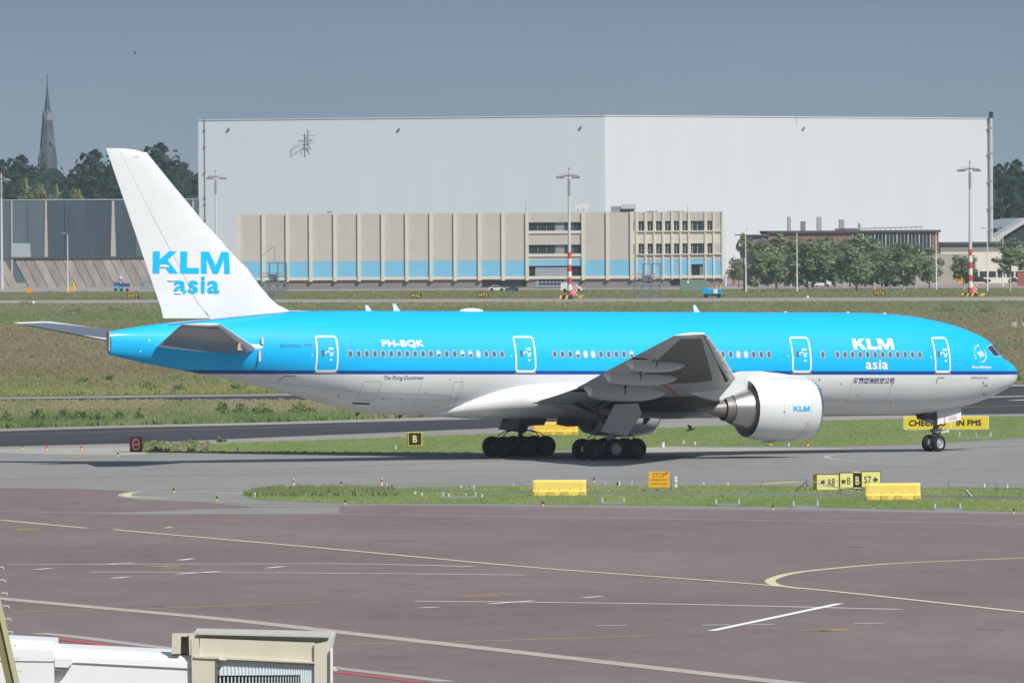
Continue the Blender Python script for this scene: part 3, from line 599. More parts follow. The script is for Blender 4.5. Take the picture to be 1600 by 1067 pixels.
def wing(sg):
    b = MB(); rows = []
    for y in WY:
        LE, TE, zl, zt, t = wing_row(y); tk = t/.11; k = .25 if y > 30.4 else 1
        rows.append([V(LE+(TE-LE)*x, y*sg, zl+(zt-zl)*x + z*tk*(TE-LE)*k) for x, z in AF])
    b.grid(lambda i, j: rows[j][i], len(AF), len(WY), closed=True); n = len(AF); b.f.append(tuple(range((len(WY)-1)*n, len(WY)*n))); b.m.append(0)
    w = b.build('wing', M_GREY, AC, 40)
    def low(y, x, dz=0.0):    # point on the lower surface
        LE, TE, zl, zt, t = wing_row(y); c = TE-LE; th = 5*t*(.2969*sqrt(x) - .126*x - .3516*x*x + .2843*x**3 - .1015*x**4)*1.05
        return V(LE+c*x, y*sg, zl+(zt-zl)*x - th*c - dz)
    # unpainted dark wing box panels between front and rear spar, outboard and inboard of the engine
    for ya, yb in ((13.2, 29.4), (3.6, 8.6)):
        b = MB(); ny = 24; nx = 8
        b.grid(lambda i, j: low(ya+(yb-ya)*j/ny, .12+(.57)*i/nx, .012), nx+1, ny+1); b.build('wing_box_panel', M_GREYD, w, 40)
    # leading edge slats, run forward and down with a dark gap behind
    for ya, yb in ((4.2, 8.6), (11.2, 15.6), (15.7, 19.8), (19.9, 24.0), (24.1, 29.6)):
        b = MB()
        def P(i, j):
            y = ya+(yb-ya)*j/6; LE, TE, zl, zt, t = wing_row(y); c = min(TE-LE, 6.5); a = pi*(-.62 + 1.25*i/8)
            return V(LE - .12 + c*.032*(1-cos(a)*1.6)*1.0, y*sg, zl - .06 + c*.036*sin(a)*1.05)
        b.grid(P, 9, 7); s = b.build('slat', mat('slat_paint', (.60, .62, .63), .4), AC, 50)
        m_ = s.modifiers.new('s', 'SOLIDIFY'); m_.thickness = .03
        b = MB(); b.grid(lambda i, j: low(ya+(yb-ya)*j/6, .012+.03*i/2, .012), 3, 7); b.build('slat_gap', M_DARK2, w)
    # flaps, slightly extended
    for ya, yb, dx, dz in ((3.4, 9.4, .30, .10), (10.6, 21.6, .16, .05)):
        b = MB()
        def P(i, j):
            y = ya+(yb-ya)*j/8; LE, TE, zl, zt, t = wing_row(y); c = (TE-LE)*.24; x, z = AF[i]
            return V(TE - c*.86 + dx*.3 + c*x, y*sg, zt - dz*.3 - .05 + z*c*.8 - x*dz)
        b.grid(P, len(AF), 9, closed=True); b.build('flap', mat('flap_paint', (.52, .54, .55), .45), AC, 50)
    b = MB(); b.grid(lambda i, j: low(3.4+18.2*j/20, .725+.02*i, .012), 2, 21); b.build('flap_gap', M_DARK2, w)
    # flap track fairings
    for y, S0, S1, r in ((20.6, 35.3, 38.85, .34), (16.1, 33.2, 37.8, .38), (11.2, 31.2, 36.3, .46)):
        b = MB(); n = 20
        LE, TE, zl, zt, t = wing_row(y)
        def zb(S): x = max(.2, min(1, (S-LE)/(TE-LE))); return low(y, min(.98, x)).z
        prof = [(0, .02), (.06, .35), (.16, .62), (.3, .86), (.5, 1.0), (.7, .98), (.85, .86), (1.0, .62)]
        def P(i, j):
            u, k = prof[j]; a = 2*pi*i/n; S = S0+(S1-S0)*u; rr = r*k; return V(S, y*sg + rr*.62*cos(a), zb(S) - r*.55 + rr*1.25*sin(a) - .22*max(0, u-.55)*1.2)
        b.grid(P, n, len(prof), closed=True); k = len(prof); fo = b.build('flap_track_fairing', mat('fairing_paint', (.55, .57, .58), .4), AC, 50)
        b = MB(); vs = [P(i, k-1) for i in range(n)]; cen = P(0, k-1)*0; cen = sum(vs, Vector())/n
        vs2 = [Vector((v.x-.34, v.y*1.0, v.z-.03)) if v.z > cen.z else Vector((v.x-.12, v.y, v.z+.10)) for v in vs]
        b.add(vs + vs2, [(i, (i+1) % n, n+(i+1) % n, n+i) for i in range(n)] + [tuple(range(n, 2*n))]); b.build('fairing_tail', mat('fairing_tail_sunlit', (.84, .85, .84), .4), fo)  # tail end whiter than its fairing, sunlight put into the colour
        b = MB(); q = .56; S = S0+(S1-S0)*q; b.add([V(S+dx_, y*sg + r*.64*cos(a)*1.0, zb(S) - r*.42 + r*1.27*sin(a)) for dx_ in (0, .07) for a in [2*pi*i/n for i in range(n)]], [(i, (i+1) % n, n+(i+1) % n, n+i) for i in range(n)]); b.build('fairing_joint', M_DARK2, fo)
    # red lined flap cove edge
    b = MB(); pts = [low(y, x, .03) for y, x in ((14.2, .70), (13.9, .67), (13.4, .57), (13.0, .49), (12.2, .45), (10.7, .40), (9.2, .36))]; b.path(pts, .06, 5); b.build('red_seal', M_RED, w)
    # wing tip light fairing
    b = MB(); LE, TE, zl, zt, t = wing_row(30.46); b.grid(lambda i, j: V(LE+(TE-LE)*i/8, (30.44+.16*sin(pi*j/4))*sg, zl+(zt-zl)*i/8 + (.11-.22*j/4)*(sin(pi*min(1, i/8+.08))**.5 if i < 8 else .1)), 9, 5); b.build('wing_tip', mat('tip_paint', (.76, .77, .77), .35), AC, 60)
    return w
for sg in (1, -1): wing(sg)
# ---------------- engines
def engine(sg):
    y0, z0 = 9.6*sg, 3.06
    def fn(S, r, a):
        if S < 24.75 and r > 1.4: S = 24.75 - (24.75-S)*.822
        elif S < 22: S += .9
        return V(S, y0 + r*cos(a), z0 + r*sin(a) - .0)
    b = MB(); prof = [(20.3, 1.50), (19.8, 1.52), (19.52, 1.58), (19.42, 1.66), (19.46, 1.74), (19.7, 1.82), (20.2, 1.885), (21, 1.935), (22, 1.945), (23, 1.91), (24, 1.82), (24.75, 1.70), (24.72, 1.66), (24.2, 1.66), (23.6, 1.64)]
    b.lathe(prof, fn, 72, 0); cw = b.build('engine_cowl', M_COWL, AC, 40)
    b = MB(); b.lathe([(19.72, 1.538), (19.50, 1.585), (19.40, 1.66), (19.445, 1.748), (19.66, 1.82)], fn, 72); b.build('inlet_lip', M_LIP, cw, 60)
    for S, r in ((20.55, 1.915), (22.85, 1.919)):
        b = MB(); b.lathe([(S, r), (S+.02, r+.0)], fn, 72); b.build('cowl_seam', M_SEAM, cw)
    b = MB(); b.lathe([(23.7, 1.64), (23.7, .3)], fn, 48); b.build('fan_duct', M_DARK2, cw)
    b = MB(); b.lathe([(20.5, 1.5), (20.5, .2)], fn, 48); b.build('fan_face', M_DARK2, cw)
    b = MB(); 
    for k in range(22):
        a = 2*pi*k/22; b.add([fn(20.2, .35, a), fn(20.45, .35, a+.18), fn(20.45, 1.5, a+.35), fn(20.15, 1.5, a+.1)], [(0, 1, 2, 3)])
    b.build('fan_blades', mat('fan_blade', (.09, .09, .1), .3, .6), cw)
    b = MB(); b.lathe([(19.95, .01), (20.1, .2), (20.45, .42)], fn, 24); b.build('spinner', mat('spinner', (.05, .05, .05), .4), cw, 60)
    b = MB(); b.lathe([(23.8, 1.36), (24.4, 1.33), (25, 1.19), (25.5, 1.02), (25.86, .875), (25.84, .84), (25.2, .84)], fn, 60); b.build('core_nozzle', M_METAL, cw, 40)
    b = MB(); b.lathe([(25.3, .80), (25.9, .80), (26.34, .70), (26.32, .66), (25.7, .66)], fn, 48); b.build('exhaust_ring', M_BRONZE, cw, 40)
    b = MB(); b.lathe([(25.8, .56), (26.3, .54), (26.9, .40), (27.5, .22), (28.02, .08), (28.2, .005)], fn, 40); b.build('exhaust_plug', M_BRONZE, cw, 50)
    b = MB(); b.lathe([(26.0, .79), (26.0, .3)], fn, 32); b.build('exhaust_cavity', M_DARK2, cw)
    # pylon
    out_ = [(20.6, 4.93), (21.2, 5.0), (22.4, 5.16), (23.8, 5.30), (25.2, 5.28), (26.2, 5.06), (26.9, 4.8), (29.4, 4.35), (28.6, 3.95), (27.4, 3.62), (26.6, 3.52), (26.0, 3.72), (25.2, 4.0), (24.0, 4.55), (22.0, 4.8)]
    b = MB(); n = len(out_); vs = []
    for t in (-1, -.75, .75, 1):
        for S, z in out_: k = .24*t*(min(1, .25+(S-20.6)*.35)) * min(1, max(.25, (29.6-S)*.5)); zz = z - (.05 if abs(t) == 1 else 0)*(1 if z > 4.6 else -1); vs.append(V(S, y0+k, zz))
    fs = [tuple(range(n)), tuple(range(3*n, 4*n))[::-1]] + [(j*n+i, j*n+(i+1) % n, (j+1)*n+(i+1) % n, (j+1)*n+i) for j in range(3) for i in range(n)]
    b.add(vs, fs); py = b.build('pylon', M_COWL, AC, 30)
    b = MB(); b.prism([(27.9, 3.72), (27.0, 3.50), (26.35, 3.48), (26.55, 3.80), (27.3, 3.95)], -.2, .2, lambda S, z, t: V(S, y0+t, z)); b.build('pylon_heat_shield', mat('pylon_shield', (.42, .39, .36), .5), py)
    # maintenance marks and strakes
    if sg > 0:
        g = fit2d(block_word('KLM'), 1.12, .31)
        word_obj('lettering', g, lambda x, z: V(22.6-x, 9.6*sg, 3.06) + fn(22.6, 1.965, math.asin((z-.12)/1.957)) - V(24.75 - (24.75-22.6)*.822, 9.6*sg, 3.06), M_CYAN, cw, .2, .06)
        for S, z, r_ in ((22.9, -.15, .05), (21.0, -.85, .03), (20.6, -.95, .04)):
            a0 = math.asin(z/1.93); b = MB(); b.add([fn(S + r_*cos(t), 1.946, a0 + r_*sin(t)/1.93) for t in [k*pi/4 for k in range(8)]], [tuple(range(8))]); b.build('cowl_mark', M_NAVY, cw)
        b = MB(); vs = []
        for k in range(9):
            a = radians(-22 - k*5.2); S = 20.75 + k*.045; vs += [fn(S, 1.945, a), fn(S+.035, 1.945, a)]
        b.add(vs, [(2*i, 2*i+1, 2*i+3, 2*i+2) for i in range(8)]); b.build('red_line', M_RED, cw)
        b = MB(); q = []
        for t in range(17): q.append((22.1 + .10*cos(t*pi/8), -.72 + .055*sin(t*pi/8)))
        b.add([p for S, a in q for p in (fn(S, 1.95, a), fn(S+(S-22.1)*.15, 1.95, a+(a+.72)*.15))], [(2*i, 2*i+1, 2*i+3, 2*i+2) for i in range(16)]); b.build('cowl_mark', M_SEAM, cw)
    b = MB(); b.prism([(22.6, -.02), (23.6, -.05), (23.7, -.13), (22.9, -.14)], -.05, .05, lambda S, z, t: V(S, y0+t, z0-1.93+z+.04)); b.build('drain_mast', M_GREY, cw)
    b = MB(); a = radians(138 if sg > 0 else 42); b.prism([(20.2, 1.86), (21.4, 1.93), (21.5, 2.25), (21.1, 2.28)], -.015, .015, lambda S, r, t: fn(S, r, a + t)); b.build('nacelle_strake', M_COWL, cw)
for sg in (1, -1): engine(sg)
# ---------------- tailplane
def tailplane(sg):
    b = MB(); ys = [.4, 1.6, 4, 7, 9.6, 10.5, 10.77]; rows = []
    for y in ys:
        LE = 53.45 + (y-1.6)*(60.78-53.45)/9.17; TE = 60.02 + (y-1.6)*(63.3-60.02)/9.17; zl = 6.50 + (y-1.6)*.162; zt = 6.74 + (y-1.6)*.136; c = TE-LE; k = .25 if y > 10.6 else .82
        rows.append([V(LE+c*x, y*sg, zl+(zt-zl)*x + z*c*k) for x, z in AF])
    b.grid(lambda i, j: rows[j][i], len(AF), len(ys), closed=True); n = len(AF); b.f.append(tuple(range((len(ys)-1)*n, len(ys)*n))); b.m.append(0)
    s = b.build('tailplane', mat('tailplane_paint', (.80, .81, .82), .45), AC, 40)
    b = MB(); ny = 8
    def low(y, x):
        LE = 53.45 + (y-1.6)*(60.78-53.45)/9.17; TE = 60.02 + (y-1.6)*(63.3-60.02)/9.17; zl = 6.50 + (y-1.6)*.162; zt = 6.74 + (y-1.6)*.136; c = TE-LE
        return V(LE+c*x, y*sg, zl+(zt-zl)*x - .065*c - .0 + max(0, (x-.35))*.085*c)
    b.path([low(2.4+8.0*j/ny, .70) for j in range(ny+1)], .008, 4); b.build('elevator_gap', M_DARK2, s)
    b = MB(); b.grid(lambda i, j: low(2.2+8.3*j/8, .05+.93*i/8) + Vector((0, 0, -.02)), 9, 9); b.build('underside_shade_panel', mat('tailplane_shade_grey', (.20, .20, .21), .4, coat=.3), s, 40)  # added dark sheet, the underside's shade put into its colour
    b = MB(); b.lathe([(52.1, .01), (52.25, .12), (52.7, .2), (53.6, .24), (54.4, .2)], lambda S, r, a: V(S, (1.95-.1*(S-53))*sg + r*cos(a)*.8, 6.62 + r*sin(a)), 16); k = b.build('root_fairing', mat('nub_white', (.72, .72, .70), .4), AC, 60)
    b = MB(); b.box(V(53.4, 2.15*sg, 7.0), (.16, .05, .42)); b.box(V(53.55, 2.1*sg, 6.1), (.15, .05, .62)); b.build('alignment_vane', mat('vane_grey', (.55, .54, .52), .5), k)
    b = MB(); b.box(V(56.6, 5.2*sg, 6.72), (.18, .12, .35)); b.box(V(56.55, 5.2*sg, 6.52), (.3, .12, .12)); b.build('hinge_bracket', mat('bracket_tan', (.48, .42, .34), .6), s)
    return s
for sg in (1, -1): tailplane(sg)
# ---------------- fin and rudder
def fin_edge(z):
    LE = smooth_tab([(8.5, 49.6), (8.8, 50.5), (9.25, 51.4), (9.95, 52.15), (11.3, 53.30), (13.2, 55.42), (18.22, 60.2)])(z); TE = 58.72 + (z-8.1)*(62.69-58.72)/(18.22-8.1); return LE, TE
fz = [7.6, 8.1, 8.6, 8.8, 9.1, 9.5, 10.2, 11.3, 12.5, 14, 16, 17.6, 18.05, 18.2, 18.26]
def fin_pt(z, x, sd, off=0.0):
    LE, TE = fin_edge(max(z, 8.5)); c = TE-LE
    if z < 8.5: LE -= (8.5-z)*1.2; c = TE-LE
    tk = .105 if z < 17.9 else .105*max(.15, (18.30-z)/.4)
    th = 5*tk*(.2969*sqrt(x) - .126*x - .3516*x*x + .2843*x**3 - .1015*x**4)*c*min(1, 8.5/c)*.95
    zz = z if z < 17.9 else z - (.25*(1-x)**4 if z > 18.1 else 0)
    return V(LE+c*x, sd*(th+off), zz)
def fin_part(name, x0, x1, zs, m):
    b = MB(); n = 10; xs = [x0+(x1-x0)*(.5*(1-cos(pi*i/n)) if x0 == 0 else i/n) for i in range(n+1)]
    loop = [(x, 1) for x in xs] + [(x, -1) for x in xs[::-1]]
    b.grid(lambda i, j: fin_pt(zs[j], loop[i][0], loop[i][1]), len(loop), len(zs), closed=True); k = len(loop)
    b.f.append(tuple(range((len(zs)-1)*k, len(zs)*k))); b.m.append(0); return b.build(name, m, AC, 40)
FIN = fin_part('fin', 0, .685, fz, M_WHITE); RUD = fin_part('rudder', .69, 1, [8.3]+fz[3:], M_WHITE)
b = MB(); b.grid(lambda i, j: fin_pt([8.2]*1+[0] and (8.2+9.7*j/12), 0.0+.012*abs(i-1), 1 if i > 1 else -1, .01), 3, 13); b.build('leading_edge_strip', mat('metal_edge', (.55, .55, .62), .35, .5), FIN)
for z, x0, x1 in ((17.75, .3, .42),): 
    b = MB(); b.add([fin_pt(z, x0, 1, .006), fin_pt(z, x1, 1, .006), fin_pt(z+.03, x1, 1, .006), fin_pt(z+.03, x0, 1, .006)], [(0, 1, 2, 3)]); b.build('panel_seam', M_SEAM, FIN)
b = MB(); b.add([fin_pt(z, .688+dx, 1, .008) for z in (8.5, 18.0) for dx in (0, .003)], [(0, 1, 3, 2)]); b.build('rudder_gap', M_SEAM, FIN)
for z, x in ((11.35, .95), (10.55, .93), (9.8, .92)):
    b = MB(); p = fin_pt(z, max(.03, min(.98, x - .12)), 1, .03); b.lathe([(-.35, .01), (-.2, .06), (0, .09), (.2, .06), (.35, .01)], lambda t, r, a: p + Vector((-t, -r*cos(a)*.6, r*sin(a))), 10); b.build('rudder_actuator_fairing', M_WHITE, RUD, 60)
def on_fin(S, z, off=.02):
    LE, TE = fin_edge(z); x = (S-LE)/(TE-LE); return fin_pt(z, max(0.01, min(.99, x)), 1, off)
word_obj('lettering', fit2d(block_word('KLM'), 4.98, 1.30), lambda x, z: on_fin(59.62-x, 10.93+z), M_CYAN, FIN, .25, .3)
GA = glyphs('asia', .0, 1.06); word_obj('lettering', fatten(fit2d(GA, 2.85, .95), .035, 16), lambda x, z: on_fin(58.22-x, 9.80+z), M_CYAN, FIN, .25, .3)
# fin root join line
b = MB(); vs = []
for k in range(40):
    S = 49.9 + (58.75-49.9)*k/39; zt = top_t(S); vs += [V(S, .42*min(1, (S-49.5)/2), zt - .0), V(S, .55*min(1, (S-49.5)/2), zt - .035)]
b.add(vs, [(2*i, 2*i+1, 2*i+3, 2*i+2) for i in range(39)]); b.build('fin_root_seal', M_SEAM, FIN)
b = MB(); 
def dors(i, j): S = 48.9+j*.25; t = top_t(S); return V(S, (-1+2*i/6)*(.05+.30*min(1, j/8)), t + (.05+.0*j)*(1-abs(-1+2*i/6))*min(1, j/4) + .004)
b.grid(dors, 7, 20); b.build('dorsal_fillet', M_WHITE, FIN, 60)
# ---------------- lettering on the hull
def hull_word(g, S0, z0, m, off=.016, cx_=.3, cy_=.07): return word_obj('lettering', g, lambda x, z: hull(S0-x, z0+z, off), m, AC, cx_, cy_)
hull_word(fit2d(block_word('KLM'), 2.86, .66), 13.36, 6.55, M_INK); hull_word(fatten(fit2d(GA, 1.54, .54), .02, 12), 12.58, 5.38, M_INK)
hull_word(fatten(fit2d(glyphs('PH-BQK', .0, 1.05), 2.76, .42), .025, 8), 45.75, 6.62, M_INK)
hull_word(fit2d(glyphs('BOEING 777', .0), 1.95, .20, slant=.35), 52.30, 6.60, M_NAVY2); hull_word(fit2d(glyphs('The Flying Dutchman'), 2.62, .30, slant=.2), 45.70, 4.66, M_NAVY)
hull_word(fit2d(glyphs('荷蘭亞洲航空公司', .012), 2.86, .37), 13.34, 4.50, M_NAVY); hull_word(fit2d(glyphs('Mount Kilimanjaro', .02), 1.66, .24), 4.78, 5.36, M_INK)
hull_word(fit2d(glyphs('AIRFRANCE KLM', .0), 1.5, .12, slant=.2), 4.86, 4.80, M_NAVY2)
# round alliance emblem
def emb(a, r, S=3.96, z=6.28): return hull(S - r*cos(a), z + r*sin(a), .016)
b = MB(); vs = []
for k in range(15):
    a = radians(-115 + k*11); wv = .055*sin(pi*k/14); vs += [emb(a, .50), emb(a, .50-wv-.01)]
b.add(vs, [(2*i, 2*i+1, 2*i+3, 2*i+2) for i in range(14)]); b.build('emblem_ring', M_INK, AC)
b = MB()
for q in range(3):
    vs = []
    for k in range(9):
        t = k/8; x = -.22+.44*t; y = .13*sin(t*2*pi)*.7 + (q-1)*.14; ca, sa = cos(.75), sin(.75)
        for d in (-.035, .035): X_, Y_ = x*ca - (y+d)*sa, x*sa + (y+d)*ca; vs.append(hull(3.94-X_, 6.30+Y_, .016))
    b.add(vs, [(2*i, 2*i+1, 2*i+3, 2*i+2) for i in range(8)])
b.build('emblem_ribbon', M_INK, AC)
for k, ch in enumerate('SKYTEAM'):
    a = radians(205 - k*19); g = fit2d(glyphs(ch, .02), .10, .14); vs_ = [(x-.05, y-.07) for x, y in g[0]]; rot = a - pi/2
    word_obj('lettering', ([(x*cos(rot)-y*sin(rot) + .52*cos(a), x*sin(rot)+y*cos(rot) + .52*sin(a)) for x, y in vs_], g[1]), lambda x, z: hull(3.96-x, 6.28+z, .016), M_INK, AC)
# ---------------- hull seams, marks and hatches
def seam(pts, w=.025, m=None, name='panel_seam', off=.006): b = MB(); skin_ribbon(b, dense(pts), w, off); b.build(name, m or M_SEAM, AC)
seam([(51.9, 4.62), (51.75, 4.92), (51.1, 4.92)], .045, M_NAVY, 'jetway_mark'); seam([(7.42, 4.5), (7.36, 4.86), (6.85, 4.86)], .045, M_NAVY, 'jetway_mark')
for S in (43.1, 40.4): seam([(S, 3.25), (S, 4.9)])
seam([(46.6, 3.95), (43.1, 3.85), (41.0, 3.8)]); seam([(53, 4.62), (47.2, 4.0)], .02)
def hatch(S0, S1, z0, z1): b = MB(); skin_ribbon(b, rrect(S0, S1, z0, z1, .12), .022, .008, True); return b.build('cargo_hatch', M_SEAM, AC)
hatch(45.75, 46.9, 3.5, 4.62); hatch(10.6, 13.4, 3.35, 4.78); hatch(40.2, 40.9, 3.6, 4.6)
b = MB(); skin_ribbon(b, dense([(46.9, 3.32), (45.9, 3.28)]), .09, .02); b.build('hatch_step', M_NAVY, AC)
for S, z, r_, m in ((48.0, 3.75, .04, M_NAVY), (45.3, 3.6, .04, M_NAVY), (44.1, 3.6, .04, M_NAVY), (15.75, 4.75, .06, M_NAVY), (15.5, 4.15, .08, M_SEAM), (14.9, 3.7, .03, M_NAVY), (14.2, 4.5, .04, M_NAVY), (53.5, 6.2, .04, M_INK), (50.3, 6.15, .04, M_INK), (37.1, 6.15, .04, M_INK), (18.0, 6.15, .04, M_INK), (7.9, 6.1, .04, M_INK), (60.2, 7.0, .05, M_INK), (60.7, 6.35, .05, M_INK), (41.2, 4.75, .05, M_ORANGE), (10.6, 4.45, .05, M_ORANGE), (10.2, 3.35, .06, M_ORANGE), (3.7, 4.55, .06, M_NAVY), (3.4, 4.45, .05, M_NAVY), (4.05, 5.05, .03, M_NAVY), (3.9, 5.3, .03, M_SEAM), (2.7, 4.4, .03, M_NAVY)):
    b = MB(); b.add([hull(S+r_*cos(k*pi/4), z+r_*sin(k*pi/4), .012) for k in range(8)], [tuple(range(8))]); b.build('service_mark', m, AC)
for S, z in ((42.4, 3.95), (12.6, 3.85), (10.5, 3.6), (12.0, 3.55)):
    b = MB(); skin_patch(b, S, S+.32, z, z+.14, .012, 2, 2); b.build('access_panel', mat('panel_pale', (.72, .73, .72), .5), AC)
for a, c in (((3.62, 4.42), (3.5, 4.12)), ((3.4, 3.92), (3.3, 3.72))):
    b = MB(); p, q = hull(*a, .02), hull(*a, .16); b.tube(p, q, .025, n=6); b.tube(q, q + Vector((.22, 0, -.02)), .02, n=6); b.build('pitot_probe', M_DARK2, AC)
# antennas and radome on the crown
def blade(S, h, c, m=M_WHITE, z=None, sg=1):
    zt = top_t(S) if z is None else z; b = MB(); b.prism([(S-c/2, 0), (S+c/2, 0), (S+c/2+.18*h, h*.98), (S+c*.15+.12*h, h)], -.03, .03, lambda s, q, t: V(s, t, zt + sg*q - sg*.02)); b.build('antenna_blade', m, AC)
blade(45.1, .36, .42); blade(43.2, .46, .46); blade(22.6, .44, .4); blade(42.9, .22, .3, M_GREYD, 2.6, -1); blade(45.8, .2, .3, M_GREYD, 2.72, -1); blade(26.0, .4, .5, M_GREYD, 2.4, -1)
b = MB(); b.lathe([(37.3, .01), (37.45, .16), (37.9, .24), (38.4, .25), (38.8, .16), (38.98, .01)], lambda S, r, a: V(S, r*cos(a)*1.4, 8.76 + r*.85*sin(a)), 20); b.build('radome', M_WHITE, AC, 60)
for S in (17.5, 16.4, 12.0, 9.4):
    b = MB(); b.lathe([(S-.12, .01), (S, .07), (S+.12, .01)], lambda s, r, a: V(s, r*cos(a), top_t(s) + r*sin(a)), 10); b.build('beacon', M_WHITE if S < 17 else M_RED, AC, 60)
# ---------------- landing gear
def wheel_meshes(r, w, name, rimm):
    prof = [(-w*.30, r*.52), (-w*.46, r*.60), (-w*.5, r*.80), (-w*.42, r*.93), (-w*.25, r*.99), (-w*.12, r), (-w*.11, r*.975), (-w*.02, r*.975), (-.0, r), (w*.12, r), (w*.13, r*.975), (w*.2, r*.975), (w*.25, r*.99), (w*.42, r*.93), (w*.5, r*.80), (w*.46, r*.60), (w*.30, r*.52)]
    b = MB(); b.lathe(prof, lambda t, q, a: Vector((q*cos(a), t, q*sin(a))), 40); ty = b.mesh('tyre', M_TYRE, 40)
    b = MB(); pr = [(w*.40, r*.60), (w*.44, r*.55), (w*.36, r*.50), (w*.22, r*.42), (w*.20, r*.30), (w*.34, r*.24), (w*.36, r*.06), (w*.36, .001)]
    for sgn in (-1, 1): b.lathe([(t*sgn, q) for t, q in pr], lambda t, q, a: Vector((q*cos(a), t, q*sin(a))), 28)
    for k in range(9):
        a = 2*pi*k/9
        for sgn in (-1, 1): b.tube((r*.36*cos(a), sgn*w*.2, r*.36*sin(a)), (r*.36*cos(a), sgn*w*.235, r*.36*sin(a)), r*.045, n=6)
    rm = b.mesh('rim', rimm, 40); return ty, rm
MW = wheel_meshes(.635, .50, 'main', M_RIMD); MW2 = wheel_meshes(.635, .5, 'main', M_RIM); NW = wheel_meshes(.52, .40, 'nose', M_RIM)
def put_wheel(me, p, rz=0.0):
    o = inst(me[0], 'wheel', AC, p, (0, R.uniform(0, 3), rz)); inst(me[1], 'rim', o)
def main_gear(sg):
    y = 5.49*sg
    for k, S in enumerate((30.32, 31.77, 33.22)):
        gz = (31.77-S)*tan(PITCH)
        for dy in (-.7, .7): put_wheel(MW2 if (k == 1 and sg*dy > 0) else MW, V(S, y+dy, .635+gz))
    b = MB(); b.tube(V(29.9, y, .70), V(33.6, y, .62), .17, n=12)
    for S in (30.32, 31.77, 33.22): b.tube(V(S, y-.7, .635+(31.77-S)*.0126), V(S, y+.7, .635+(31.77-S)*.0126), .10, n=10)
    b.box(V(31.77, y, .72), (.6, .45, .42)); b.build('truck_beam', M_STRUT if sg > 0 else M_HOSE, AC, 40)  # port beam and strut in black, shade under the belly put into colour
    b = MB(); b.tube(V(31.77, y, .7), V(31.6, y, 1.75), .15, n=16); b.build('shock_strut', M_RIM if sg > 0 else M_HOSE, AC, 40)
    b = MB(); b.tube(V(31.62, y, 1.6), V(31.3, y-.1*sg, 3.6), .22, n=16); b.tube(V(31.5, y, 2.2), V(30.0, y-1.6*sg, 3.3), .1, n=8); b.tube(V(31.5, y, 2.3), V(33.6, y-1.2*sg, 3.4), .1, n=8); b.tube(V(31.6, y-.2, 1.7), V(31.2, y-2.6*sg, 3.0), .1, n=8)
    b.box(V(31.55, y, 1.72), (.42, .5, .22)); b.build('gear_leg', mat('gear_leg_dark', (.035, .035, .04), .5), AC, 40)
    b = MB()
    for S0, S1 in ((31.5, 30.2), (31.9, 33.0)):
        for dy in (-.22, .2):
            pts = [V(S0, y+dy, 1.55), V(S0+(S1-S0)*.3, y+dy, 1.62), V(S0+(S1-S0)*.75, y+dy, 1.5), V(S1, y+dy*1.6, 1.30), V(S1+.1, y+dy*1.6, .95)]; b.path(pts, .032, 5)
    b.build('brake_hoses', M_HOSE, AC)['kind'] = 'stuff'
    # strut door hanging outboard of the leg, hinged at the wing
    yd = y + .75*sg
    pl = [(31.95, 3.30), (30.35, 3.36), (30.05, 2.72), (30.95, 1.42), (32.78, 1.66), (32.5, 2.16)] 
    b = MB(); b.prism(pl, -.03, .03, lambda S, z, t: V(S, yd + t + (z-1.4)*.10*sg, z)); b.build('gear_door', mat('gear_door_paint', (.60, .64, .67), .4), AC)
    b = MB(); b.tube(V(33.1, y-.1*sg, 3.75), V(32.3, yd-.15*sg, 2.2), .07, n=8); b.tube(V(33.4, y-.1*sg, 3.7), V(32.45, yd-.15*sg, 2.1), .05, n=8); b.build('door_actuator', mat('actuator_rust', (.16, .10, .08), .6), AC)
    # inner well door, hanging beneath the belly beside the far side
    b = MB(); b.prism([(31.6, 2.45), (33.5, 2.45), (33.6, 2.05), (32.9, 1.92), (31.8, 1.95)], -.03, .03, lambda S, z, t: V(S, 2.35*sg + t, z)); b.build('well_door', M_GREYD, AC)
for sg in (1, -1): main_gear(sg)
# nose gear
st = radians(16); ngz = (31.77-5.89)*tan(PITCH)
for dy in (-.38, .38):
    p = V(5.89, 0, .52+ngz); put_wheel(NW, p + Vector((-sin(st)*(-dy)*1.0, -dy*cos(st), 0)), st)
b = MB(); b.tube(V(5.89, -.5, .52+ngz), V(5.89, .5, .52+ngz), .07, n=10); b.tube(V(5.89, 0, .52+ngz), V(5.80, 0, 1.75), .085, n=12); b.build('nose_axle', M_STRUT, AC, 40)
b = MB(); b.tube(V(5.82, 0, 1.5), V(5.65, 0, 2.9), .15, n=14); b.tube(V(5.75, .2, 1.75), V(5.1, .2, 2.7), .06, n=8); b.tube(V(5.75, -.2, 1.75), V(5.1, -.2, 2.7), .06, n=8); b.box(V(5.8, 0, 1.62), (.42, .55, .18)); b.build('nose_strut', mat('nose_strut_paint', (.25, .26, .27), .4), AC, 40)
b = MB(); b.path([V(5.9, .15, 1.9), V(6.15, .2, 1.6), V(6.0, .1, 1.3), V(5.95, 0, 1.05)], .035, 5); b.path([V(5.7, -.1, 1.8), V(5.45, 0, 1.45), V(5.6, .1, 1.15)], .04, 5); b.tube(V(6.05, .1, 1.45), V(5.55, .1, 1.38), .05, n=6); b.build('torque_link', M_HOSE, AC)
b = MB(); b.tube(V(5.45, .1, 1.58), V(5.45, .1, 1.80), .07, n=10); b.tube(V(4.95, .2, 1.55), V(5.5, .15, 1.52), .05, n=8); b.tube(V(5.1, .22, 1.52), V(5.08, .22, 1.72), .08, n=12); b.build('taxi_light', mat('lamp_housing', (.7, .71, .72), .3), AC)
